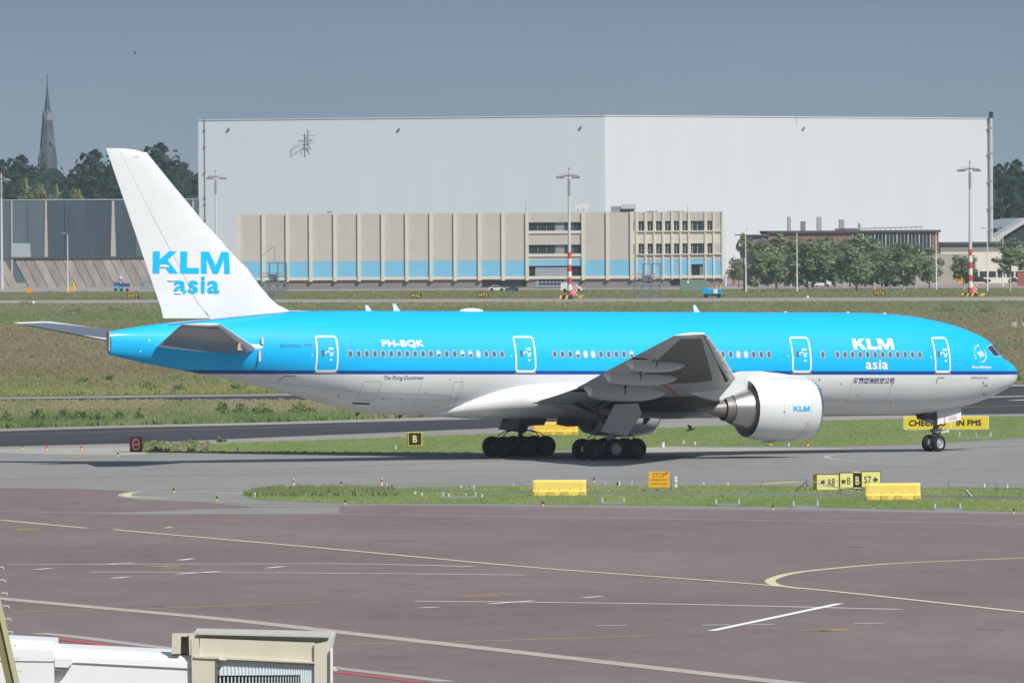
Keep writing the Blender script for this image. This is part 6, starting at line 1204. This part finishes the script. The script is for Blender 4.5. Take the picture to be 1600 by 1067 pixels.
board(t, P_(1276.5), P_(1310.5), z0, z0+hs-.05, M_SY, fm=M_FRM); board(t, P_(1312.8), P_(1333), z0+.08, z0+hs+.02, M_SY, fm=M_FRM); board(t, P_(1334.2), P_(1345.6), z0+.12, z0+hs+.04, M_BLK, fm=M_SY); board(t, P_(1346.8), P_(1375.5), z0+.14, z0+hs+.08, M_SY, fm=M_FRM)
b = MB(); b.prism([(P_(1275.5), 0), (P_(1271), .35), (P_(1271), .8), (P_(1275.5), 1.05)], -.4, .4, lambda x, y, z: Vector((x, y-.0, z0+hs/2+z))); b.build('side_housing', mat('housing_amber', (.65, .42, .05), .6), t)
flat_word('A8', 12*k, 12.5*k, M_BLK, t, P_(1292.5), -.115, z0+.18, .0); arrow(t, P_(1282.5), P_(1289.5), z0+hs*.48, -.115)
flat_word('B', 4.8*k, 11*k, M_BLK, t, P_(1324), -.115, z0+.28); arrow(t, P_(1315.5), P_(1323), z0+hs*.62, -.115, diag=True)
flat_word('B', 5.6*k, 12.5*k, M_SY, t, P_(1337), -.115, z0+.26, .02); flat_word('S7', 11*k, 11*k, M_BLK, t, P_(1350.5), -.115, z0+.34); arrow(t, P_(1364), P_(1372), z0+hs*.62, -.115, -1)
for x in (1280, 1306, 1330, 1372): b = MB(); b.box((P_(x), 0, .05), (.1, .12, .12)); b.build('foot', M_LAMP, t)
t = at_root('stop_board', 'orange stop board with dark lettering on two legs in the near grass', 'sign', 1030, 767.5); k = Kp(t.location.y)
b = MB(); z0 = 6.5*k; board(t, -16*k, 16*k, z0, z0+24.5*k, M_SO, th=.05)
flat_word('STOP', 20*k, 7*k, mat('board_ink', (.12, .035, .01), .6), t, -10*k, -.03, z0+15.4*k, .0); flat_word('PASSERENDE', 26*k, 3.6*k, MATS['board_ink'], t, -13.3*k, -.03, z0+9.6*k); flat_word('VLIEGTUIGEN', 26*k, 3.6*k, MATS['board_ink'], t, -13*k, -.03, z0+3.4*k)
for x in (-12.5, 5.5): b = MB(); b.tube((x*k, .03, 0), (x*k, .03, z0+.3), .035, n=6); b.build('leg', M_LAMP, t)
b = MB(); b.tube((12*k, -.03, z0+22*k), (12*k, -.035, z0+22*k), .05, n=8); b.build('bolt', M_BLK, t)
t = at_root('location_board', 'small black board with yellow letter B standing on the long grass island', 'sign', 648, 697.5); k = Kp(t.location.y)
board(t, -9.3*k, 10.5*k, 2.6*k, 21.5*k, M_BLK, th=.2, fm=mat('frame_yellow', (.75, .60, .05), .5)); flat_word('B', 6.2*k, 10.5*k, mat('letter_yellow', (.82, .74, .22), .5), t, -2.6*k, -.13, 6.6*k, .03)
b = MB(); b.prism([(-9.6*k, -.1), (-12.2*k, .25), (-12.2*k, .6), (-9.6*k, .6)], 3*k, 21*k, lambda x, y, z: Vector((x, y, z))); b.build('side_housing', MATS['housing_amber'], t)
t = at_root('no_entry_board', 'red board with a white ring and bar and a yellow side housing', 'sign', 214, 706.5); k = Kp(t.location.y)
board(t, -10*k, 7*k, 2*k, 22.5*k, M_SR, th=.2, fm=mat('frame_dark_red', (.14, .01, .01), .5))
b = MB(); vs = []
for i in range(33): a = 2*pi*i/32; vs += [Vector((-1.6*k + r*k*cos(a)*.62, -.125, 12.2*k + r*k*sin(a))) for r in (7.2, 9.3)]
b.add(vs, [(2*i, 2*i+1, 2*i+3, 2*i+2) for i in range(32)]); b.build('ring', M_WHP, t); b = MB(); b.box((-1.6*k, -.122, 12.2*k), (9*k, .006, 1.9*k)); b.build('bar', M_WHP, t)
b = MB(); q = [(0, 0)] + [(4.5*k*sin(pi*i/8), 0) for i in range(9)]
b.prism([(7.2*k, 2.2*k)] + [(7.2*k + 4.6*k*sin(pi*i/10), 2.2*k + 20*k*i/10) for i in range(1, 10)] + [(7.2*k, 22.2*k)], -.1, .3, lambda x, z, y: Vector((x, y, z))); b.build('side_housing', mat('housing_yellow', (.72, .50, .03), .5), t)
b = MB(); b.box((-1*k, 0, .06), (.5, .3, .12)); b.build('foot', M_BLK, t)
t = at_root('check_board', 'long yellow check board in two panels partly hidden by the nose wheel', 'sign', 1478, 673); k = Kp(t.location.y)
for a, c in ((-65, 8), (10.5, 66)): board(t, a*k, c*k, 3.0*k, 22*k, M_SY2, th=.2, fm=mat('frame_cream', (.72, .68, .48), .6))
flat_word('CHECK ID', 58*k, 8.6*k, M_BLK, t, -57.5*k, -.13, 8.4*k, .04); flat_word('IN FMS', 38*k, 8.8*k, M_BLK, t, 17*k, -.13, 8.2*k, .04)
for x in (-64, -30, 9, 40, 65): b = MB(); b.tube((x*k, .05, 0), (x*k, .05, (24 if x == 65 else 3)*k), .05, n=6); b.build('leg', M_LAMP, t)
# ---------------- taxiway edge lights, retroreflector posts, small fittings
bb = MB(); bb.tube((0, 0, 0), (0, 0, .16), .13, .09, 12); ME_EL1 = bb.mesh('light_base', mat('edge_light_yellow', (.72, .46, .04), .5), 40)
bb = MB(); bb.tube((0, 0, .16), (0, 0, .32), .10, .07, 12); ME_EL2 = bb.mesh('light_globe', mat('edge_light_blue', (.02, .04, .14), .25), 50); bb = MB(); bb.tube((0, 0, .16), (0, 0, .30), .11, .09, 12); ME_EL3 = bb.mesh('light_globe', mat('edge_light_red', (.55, .08, .03), .3), 50)
def edge_light(px, py, where, red=False, s=.85):
    t = at_root('taxiway_light', ('%s taxiway light ' % ('red' if red else 'blue')) + where, 'taxiway light', px, py, 'taxiway edge lights'); a = inst(ME_EL1, 'light_base', t); c = inst(ME_EL3 if red else ME_EL2, 'light_globe', t)
    for o in (a, c): o.scale = (s*.65, s*.65, s)
    return t
for a in ((35, 702, 'leftmost of the three on the pale concrete wedge'), (73, 704, 'middle one of the three on the pale concrete wedge', True, 1.0), (127, 704, 'third on the concrete wedge, left of the red board', True, 1.0), (184, 713.5, 'on the taxiway edge just left of the red board'), (271, 770, 'inside the painted loop left of the near grass'), (339, 783, 'between the painted loop and the tip of the near grass'),
          (533, 760, 'beyond the near grass on the yellow bar'), (539, 789, 'on the near edge of the grass left of the white marker posts'), (848, 791.5, 'in front of the left yellow barrier'), (928, 754, 'behind the near grass right of the left yellow barrier'), (1208, 797, 'on the near grass edge left of the direction panels'), (1584, 803, 'on the near grass edge at the right'),
          (1204, 697, 'under the near engine at its left', True, 1.2), (1262, 697.5, 'under the near engine at its right', True, 1.1), (594, 713, 'at the far side of the near taxiway below the black B board')): edge_light(*a)
bb = MB(); bb.tube((0, 0, 0), (0, 0, .82), .035, n=8); ME_P1 = bb.mesh('post', M_WHP, 40)
for px, py, lb_ in ((458.5, 766.5, 'left white and red marker post at the tip of the near grass'), (596.5, 765.5, 'right white and red marker post in the near grass')):
    t = at_root('marker_post', lb_, 'post', px, py); k = Kp(t.location.y); H_ = 19*k
    for i, m in enumerate((M_WHP, M_REDP, M_WHP)): b = MB(); za, zb2 = ((0, .66), (.66, .90), (.90, 1))[i]; b.tube((0, 0, za*H_), (0, 0, zb2*H_), .05, n=10); b.build('section', m, t, 40)
def stub(px, py, h, w, label, m, grp='small white and grey stubs in the grass'):
    t = at_root('cable_stub', label, 'post', px, py, grp); k = Kp(t.location.y); b = MB(); b.tube((0, 0, 0), (0, 0, h*k), w*k/2, n=10); b.build('body', m, t, 40); b = MB(); b.tube((0, 0, h*k), (0, 0, h*k+.05), w*k/2*1.3, n=10); b.build('cap', M_WHP, t, 40)
names = iter(['left of the twin posts', 'second along the near edge'])
M_STB = mat('stub_grey', (.45, .48, .50), .5)
for px, py, h, w, m, lb_ in ((398, 779, 8, 3, M_STB, 'grey stub on a slab at the very tip of the near grass'), (616, 774, 6, 2.4, M_STB, 'grey stub right of the second marker post'), (648, 773.5, 4, 4, M_WHP, 'white round stub in the near grass before the path'), (659, 775, 4, 3, M_WHP, 'second white stub just beside a weed clump'), (690, 777.5, 7, 2, M_STB, 'thin grey stub in the middle of the near grass'), (701, 777.5, 4.5, 3.5, M_WHP, 'white stub right of the thin grey stub'), (728, 778, 6, 2, M_STB, 'thin grey stub at the end of the grey slab'), (753, 778, 4.5, 3, M_WHP, 'white stub left of the left yellow barrier'),
                         (740, 766, 6, 3, M_STB, 'grey stub on the far edge of the near grass'), (604, 762, 5, 1.6, M_STB, 'tiny dark stub beside the second marker post'), (720, 763.5, 3.5, 3, M_WHP, 'white stub on the far edge left of the grey one'), (802, 761, 5, 1.6, M_STB, 'thin grey stub behind the left yellow barrier'), (945, 759, 5, 2, M_STB, 'grey stub left of the black and white block'), (987, 758, 5, 2, M_STB, 'grey stub left of the orange stop board'),
                         (1099, 758, 3, 3, M_WHP, 'low white stub along the wire fence'), (1137, 758.5, 3, 3, M_WHP, 'second low white stub along the wire fence'), (1538, 762, 5, 3, M_WHP, 'white stub in the grass right of the second barrier'), (1574, 763, 5, 3, M_WHP, 'white stub near the right edge of the near grass'), (265, 704, 7, 3, M_WHP, 'white stub on the long island right of the red board'), (371, 706.5, 6, 2.6, M_WHP, 'white stub on the long island left of the black B board'), (618, 703, 6, 2.6, M_WHP, 'white stub just left of the black B board'), (1068, 694, 5, 2.4, M_WHP, 'white stub behind the landing gear on the long island'), (1086, 696, 5, 2.4, M_WHP, 'second white stub right of the landing gear'), (1036, 699, 7, 5, M_WHP, 'leaning white stub beside the right main wheel'), (1232, 697.5, 4, 3, M_WHP, 'white stub under the engine between the two red lights'), (1525, 684, 6, 2, M_STB, 'grey stub right of the nose wheel'), (1546, 684.5, 6, 2, M_STB, 'second grey stub right of the nose wheel')): stub(px, py, h, w, lb_, m)
def rack(px0, px1, py, label):
    t = at_root('drain_rail', label, 'rail', (px0+px1)/2, py, 'low grey rails along the near grass'); k = Kp(t.location.y); W_ = (px1-px0)*k; b = MB(); b.box((0, 0, .07), (W_, .5, .14)); b.build('slab', mat('slab_grey', (.24, .26, .26), .7, var=.1), t)
    for s in (-1, 1): b = MB(); b.tube((s*W_*.46, 0, .14), (s*W_*.46, 0, .14+7*k), .06, n=8); b.build('post', M_STB, t)
for a in ((939, 976, 788.5, 'low grey rail with two posts left of the stop board'), (1117, 1156, 791, 'low grey rail with two posts right of the stop board'), (1238, 1279, 794, 'low grey rail with two posts below the direction panels'), (1459, 1502, 798, 'low grey rail with two posts right of the second barrier'), (690, 745, 779.5, 'grey slab with two stubs in the middle of the near grass'), (1497, 1550, 685, 'pale rail on the long island right of the nose wheel')): rack(*a)
t = at_root('cable_block', 'small black and white block standing behind the near grass', 'block', 966, 759); k = Kp(t.location.y); b = MB(); b.box((-1*k, 0, 3*k), (3*k, .15, 6*k)); b.build('black_half', M_BLK, t); b = MB(); b.box((2*k, 0, 3.6*k), (2*k, .15, 7*k)); b.build('white_half', M_WHP, t)
t = at_root('tilted_reflector', 'tilted white board with black back lying in the near grass at right', 'board', 1515, 776.5); k = Kp(t.location.y); b = MB(); b.box((-.5*k, 0, 6*k), (13*k, .25, 1.8*k), M=Matrix.Rotation(.85, 3, 'Y')); b.build('white_face', M_WHP, t); b = MB(); b.box((-1.8*k, .02, 5.2*k), (13*k, .3, 1.6*k), M=Matrix.Rotation(.85, 3, 'Y')); b.build('black_back', M_BLK, t)
t = at_root('fence', 'low wire fence of thin posts in the near grass with braced ends', 'fence', 1050, 768); k = Kp(t.location.y)
posts = [(1050.5, 765, 19, .05), (1055.5, 762, 18, .10), (1121, 765, 16, .03), (1191, 766, 16, .03), (1262, 769, 21, .06), (1413, 771, 17, .03), (1483, 768.5, 18, .03), (1557, 771, 17, .03), (1640, 773, 17, .03)]
o = Vector(t.location)
for px, py, h, r_ in posts: g = G(px, py) - o; b = MB(); b.tube(g, g + Vector((0, 0, h*k)), r_, n=6); b.build('post', M_LAMP if r_ != .10 else M_WHP, t)
wires = [posts[i] for i in (0, 2, 3, 4)], [posts[i] for i in (4, 5, 6, 7, 8)]
for ws in wires:
    for fr in (.92, .45): b = MB(); b.path([G(p[0], p[1]) - o + Vector((0, 0, p[2]*k*fr)) for p in ws], .010, 4); b.build('wire', M_LAMP, t)
for a, c, h in ((1051, 1079, 17), (1262, 1241, 20), (1262, 1335, 20), (1335, 1262, 14)):
    if a == 1335: continue
    ga, gc = G(a, 766 if a < 1100 else 769) - o, G(c, 765 if a < 1100 else 768) - o; b = MB(); b.tube(ga + Vector((0, -.25, (h-2)*k)), gc + Vector((0, -.25, 0)), .03, n=5); b.build('brace', M_LAMP, t)
# birds
def bird(px, py, Y, label, s=.5):
    p = AT(px, py, Y); t = thing('bird', label, 'bird', p, 0)
    b = MB(); b.lathe([(-.5*s, .01), (-.3*s, .09*s), (0, .14*s), (.3*s, .09*s), (.42*s, .07*s), (.55*s, .01)], lambda x, r, a: Vector((x, r*cos(a), r*sin(a) + x*.25)), 10); b.build('body', M_BLK, t, 60)
    for sg in (-1, 1): b = MB(); b.add([(.18*s, 0, .06*s), (-.15*s, 0, .04*s), (-.35*s, sg*.5*s, .55*s), (.05*s, sg*.45*s, .42*s)], [(0, 1, 2, 3)]); b.build('wing', M_BLK, t)
bird(1079, 671, 735, 'small black bird flying low behind the near engine', .55); bird(211, 84, 1100, 'tiny black bird high in the grey sky at left', .3)
# ================================================================== JET BRIDGE AND MAST IN THE FOREGROUND
JY = 270.; jk = Kp(JY)
def JX(px): return (px-800)*jk
def JZ(py): return CAM_H - (py-HORIZ)*jk
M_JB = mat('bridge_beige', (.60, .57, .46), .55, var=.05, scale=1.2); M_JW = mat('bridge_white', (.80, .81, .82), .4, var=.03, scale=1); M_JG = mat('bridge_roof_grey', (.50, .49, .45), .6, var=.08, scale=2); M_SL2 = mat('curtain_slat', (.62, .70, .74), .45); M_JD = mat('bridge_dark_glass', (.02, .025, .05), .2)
jb = thing('jet_bridge', 'cream and white passenger boarding bridge head with slatted roller curtain at bottom left', 'jet bridge', (JX(400), JY, 0)); J0 = Vector((JX(400), JY, 0))
def jbox(b, x0, x1, y0, y1, z0, z1): b.box(((x0+x1)/2-J0.x, (y0+y1)/2, (z0+z1)/2), (x1-x0, y1-y0, z1-z0)); return b
def jquad(name, pts, m, par=None):
    b = MB(); b.add([Vector((JX(x)-J0.x, d, JZ(y))) for x, y, d in pts], [(0, 1, 2, 3)]); return b.build(name, m, par or jb)
def jslab(name, pts, d0, d1, m, par=None, sm=None):
    b = MB(); b.prism([(JX(x)-J0.x, JZ(y)) for x, y in pts], d0, d1, lambda x, z, y: Vector((x, y, z))); return b.build(name, m, par or jb, sm)
LOW = 1180
jslab('roof', [(299, 986), (515, 992), (519, 996), (516, 1012), (490, 1010), (300, 996)], .25, 3.2, M_JG); jslab('roof_edge', [(305, 985), (512, 991), (512, 994), (305, 988)], -.02, .25, M_JG)
jslab('head_beam', [(310, 994), (489, 1002), (489, 1032), (308, 1021)], -.05, .25, M_JB); jslab('beam_lip', [(300, 1021), (490, 1031.5), (490, 1034), (300, 1024)], -.16, .2, M_JB)
jslab('left_column', [(296, 994), (308, 994), (309, 1021), (334, 1023), (334, LOW), (298, LOW)], -.12, .35, M_JB); jslab('right_column', [(488, 1004), (508, 1000), (507, LOW), (488, LOW)], -.12, .4, M_JB)
jslab('side_wall', [(508, 998), (519, 994), (513, 1020), (509, LOW), (507, LOW)], .1, 2.6, M_JG); jslab('white_downpipe', [(513.5, 1011), (517, 1010), (516, LOW), (513, LOW)], -.05, .05, M_JW)
jslab('curtain_head', [(352, 1024.5), (489, 1034), (489, 1038), (352, 1029)], -.02, .2, mat('curtain_head_cream', (.66, .60, .48), .5)); jslab('guide_rail', [(334, 1024), (337, 1024), (336, LOW), (333, LOW)], -.14, .1, mat('rail_olive', (.16, .15, .10), .6))
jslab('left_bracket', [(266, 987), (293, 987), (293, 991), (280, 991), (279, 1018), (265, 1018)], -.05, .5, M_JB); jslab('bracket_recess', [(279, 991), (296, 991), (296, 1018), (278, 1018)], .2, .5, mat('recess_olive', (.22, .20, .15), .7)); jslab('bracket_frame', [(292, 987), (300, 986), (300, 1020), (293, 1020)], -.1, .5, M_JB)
for i in range(34):      # slats of the roller curtain, bunched towards the right
    f = i/33; px = 338 + (488-338)*(f*1.35 - .35*f*f); w = 5.6*(1.35-.7*f)*.80; yt = 1028.5 + (px-338)*.062
    b = MB(); x = JX(px)-J0.x; zt = JZ(yt); zb = JZ(1052) if px < 462 else JZ(LOW); n = 6
    vs = [(x + w*1.22*jk*(j/n), -.02-.03*sin(pi*j/n), z) for z in (zb, zt) for j in range(n+1)]; b.add(vs, [(j, j+1, n+2+j, n+1+j) for j in range(n)]); b.build('curtain_slat', M_SL2, jb, 60)
    if px < 462: b = MB(); b.box((x + w*jk*.45, .0, (JZ(1052)+JZ(LOW))/2), (w*jk*.35, .03, JZ(1052)-JZ(LOW))); b.build('curtain_bar', M_SL2, jb)
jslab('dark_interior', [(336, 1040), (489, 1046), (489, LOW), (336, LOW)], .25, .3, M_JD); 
for k in range(4): jslab('interior_rail', [(345, 1056+k*6), (455, 1058+k*6), (455, 1059.5+k*6), (345, 1057.5+k*6)], .12, .2, mat('inner_rail_pink', (.42, .36, .38), .6))
jslab('work_lamp', [(339, 1023), (350, 1024), (350, 1028), (339, 1027)], -.2, -.02, M_WHP)
b = MB(); 
def tun(b, pts, y0, y1, d, r): # a rounded-top tunnel from x = pts[0] to pts[1]
    (xa, ya), (xb, yb) = pts; n = 8; vs = []
    for px, py in ((xa, ya), (xb, yb)):
        prof = [(d, LOW)] + [(d, py + r*2.2)] + [(d + .45*(1-cos(pi/2*j/n))*1.0, py + r*(1-sin(pi/2*j/n))) for j in range(n+1)] + [(d+2.6, py), (d+2.6, LOW)]
        vs += [Vector((JX(px)-J0.x, y, JZ(z))) for y, z in prof]
    k = len(vs)//2; b.add(vs, [(i, i+1, k+i+1, k+i) for i in range(k-1)] + [tuple(range(k)), tuple(range(k, 2*k))[::-1]]); return b
tun(b, ((-60, 989), (82, 997)), 0, 0, -.25, 14); b.build('outer_tunnel', M_JW, jb, 50); b = MB(); tun(b, ((80, 1007), (297, 1019)), 0, 0, .0, 12); b.build('inner_tunnel', M_JW, jb, 50)
jslab('tunnel_groove', [(110, 1030), (297, 1040.5), (297, 1042), (110, 1031.2)], -.03, .02, M_LAMP); jslab('tunnel_groove', [(-20, 1025.5), (82, 1027.5), (82, 1028.3), (-20, 1026.5)], -.27, -.24, M_LAMP)
jslab('roller_housing', [(83, 1023), (110, 1024), (110, 1032), (103, 1038), (83, 1037)], -.22, 0, M_JW); jslab('roller_gap', [(82, 1037), (106, 1037.5), (100, 1044), (90, 1044), (82, 1042)], -.2, -.02, mat('gap_grey', (.16, .17, .16), .7))
jslab('end_ring', [(293, 1022), (299, 1026), (299, 1042), (294, 1041)], -.06, .0, M_JW)
b = MB(); b.box((-6.5, 1.2, 1.3), (.5, .5, 2.6)); b.box((1.0, 1.4, 1.3), (.6, .6, 2.6)); b.build('support_leg', M_JB, jb); b = MB(); b.tube((1.0, .6, .6), (1.0, 1.0, .6), .6, n=20); b.build('support_wheel', M_TYRE, jb)
# leaning olive mast with step irons at the left edge
ly = 230.; lk = Kp(ly); lm = thing('access_mast', 'olive steel mast with step irons leaning at the bottom left corner', 'mast', ((0-800)*lk, ly, 0)); M_OL = mat('olive_steel', (.24, .21, .10), .55, var=.12, scale=3); M_OLL = mat('olive_steel_light', (.50, .47, .30), .5)
def LP(px, py, d=0.0): return Vector(((px-0)*lk, d, CAM_H - (py-HORIZ)*lk))
slope = (27-(-4))/(1067-925.)
def lx(py): return -4 + (py-925)*slope
b = MB(); b.add([LP(lx(y)-w, y, d) for y in (860, 1450) for w, d in ((20, 0), (7, 0), (7, .25), (20, .25))], [(0, 1, 5, 4), (1, 2, 6, 5), (2, 3, 7, 6), (3, 0, 4, 7), (0, 1, 2, 3), (4, 5, 6, 7)]); b.build('web', M_OL, lm)
b = MB(); b.add([LP(lx(y)-w, y, d) for y in (860, 1450) for w, d in ((7, -.04), (0, -.04), (0, .3), (7, .3))], [(0, 1, 5, 4), (1, 2, 6, 5), (2, 3, 7, 6), (3, 0, 4, 7), (0, 1, 2, 3), (4, 5, 6, 7)]); b.build('flange', M_OLL, lm)
for i in range(10):
    y = 881 + i*20.2; x = lx(y)-1 if y > 925 else (y-881)*.21 - 4; x = (y-881)*.135 - 6 if y < 1000 else lx(y)-1
    b = MB(); b.path([LP(x, y, 0), LP(x+9, y, 0), LP(x+9, y+3.5, 0)], .012, 6); b.build('step_iron', mat('step_iron_cream', (.62, .60, .50), .5), lm)
t = at_root('hose_fitting', 'small white and red fitting on the apron right of the boarding bridge', 'fitting', 521, 1049); k = Kp(t.location.y); b = MB(); b.box((0, 0, .12), (7*k, .12, 3*k)); b.box((3*k, 0, .05), (6*k, .12, 2*k)); b.build('body', M_WHP, t); b = MB(); b.box((-1*k, -.08, .16), (1.5*k, .05, 1.6*k)); b.build('red_tip', M_REDP, t)
# ---------------- air
hzm = bpy.data.materials.new('haze_air'); hzm.use_nodes = True; hn = hzm.node_tree.nodes; hn.remove(hn['Principled BSDF']); pv = hn.new('ShaderNodeVolumePrincipled'); pv.inputs['Color'].default_value = (.72, .86, 1, 1); pv.inputs['Density'].default_value = 5.2e-5; pv.inputs['Anisotropy'].default_value = .1
hzm.node_tree.links.new(pv.outputs['Volume'], hn['Material Output'].inputs['Volume'])
b = MB(); b.box((0, 2450, 39), (1600, 5300, 80)); hz_ = b.build('haze', hzm); tag(hz_, kind='stuff')
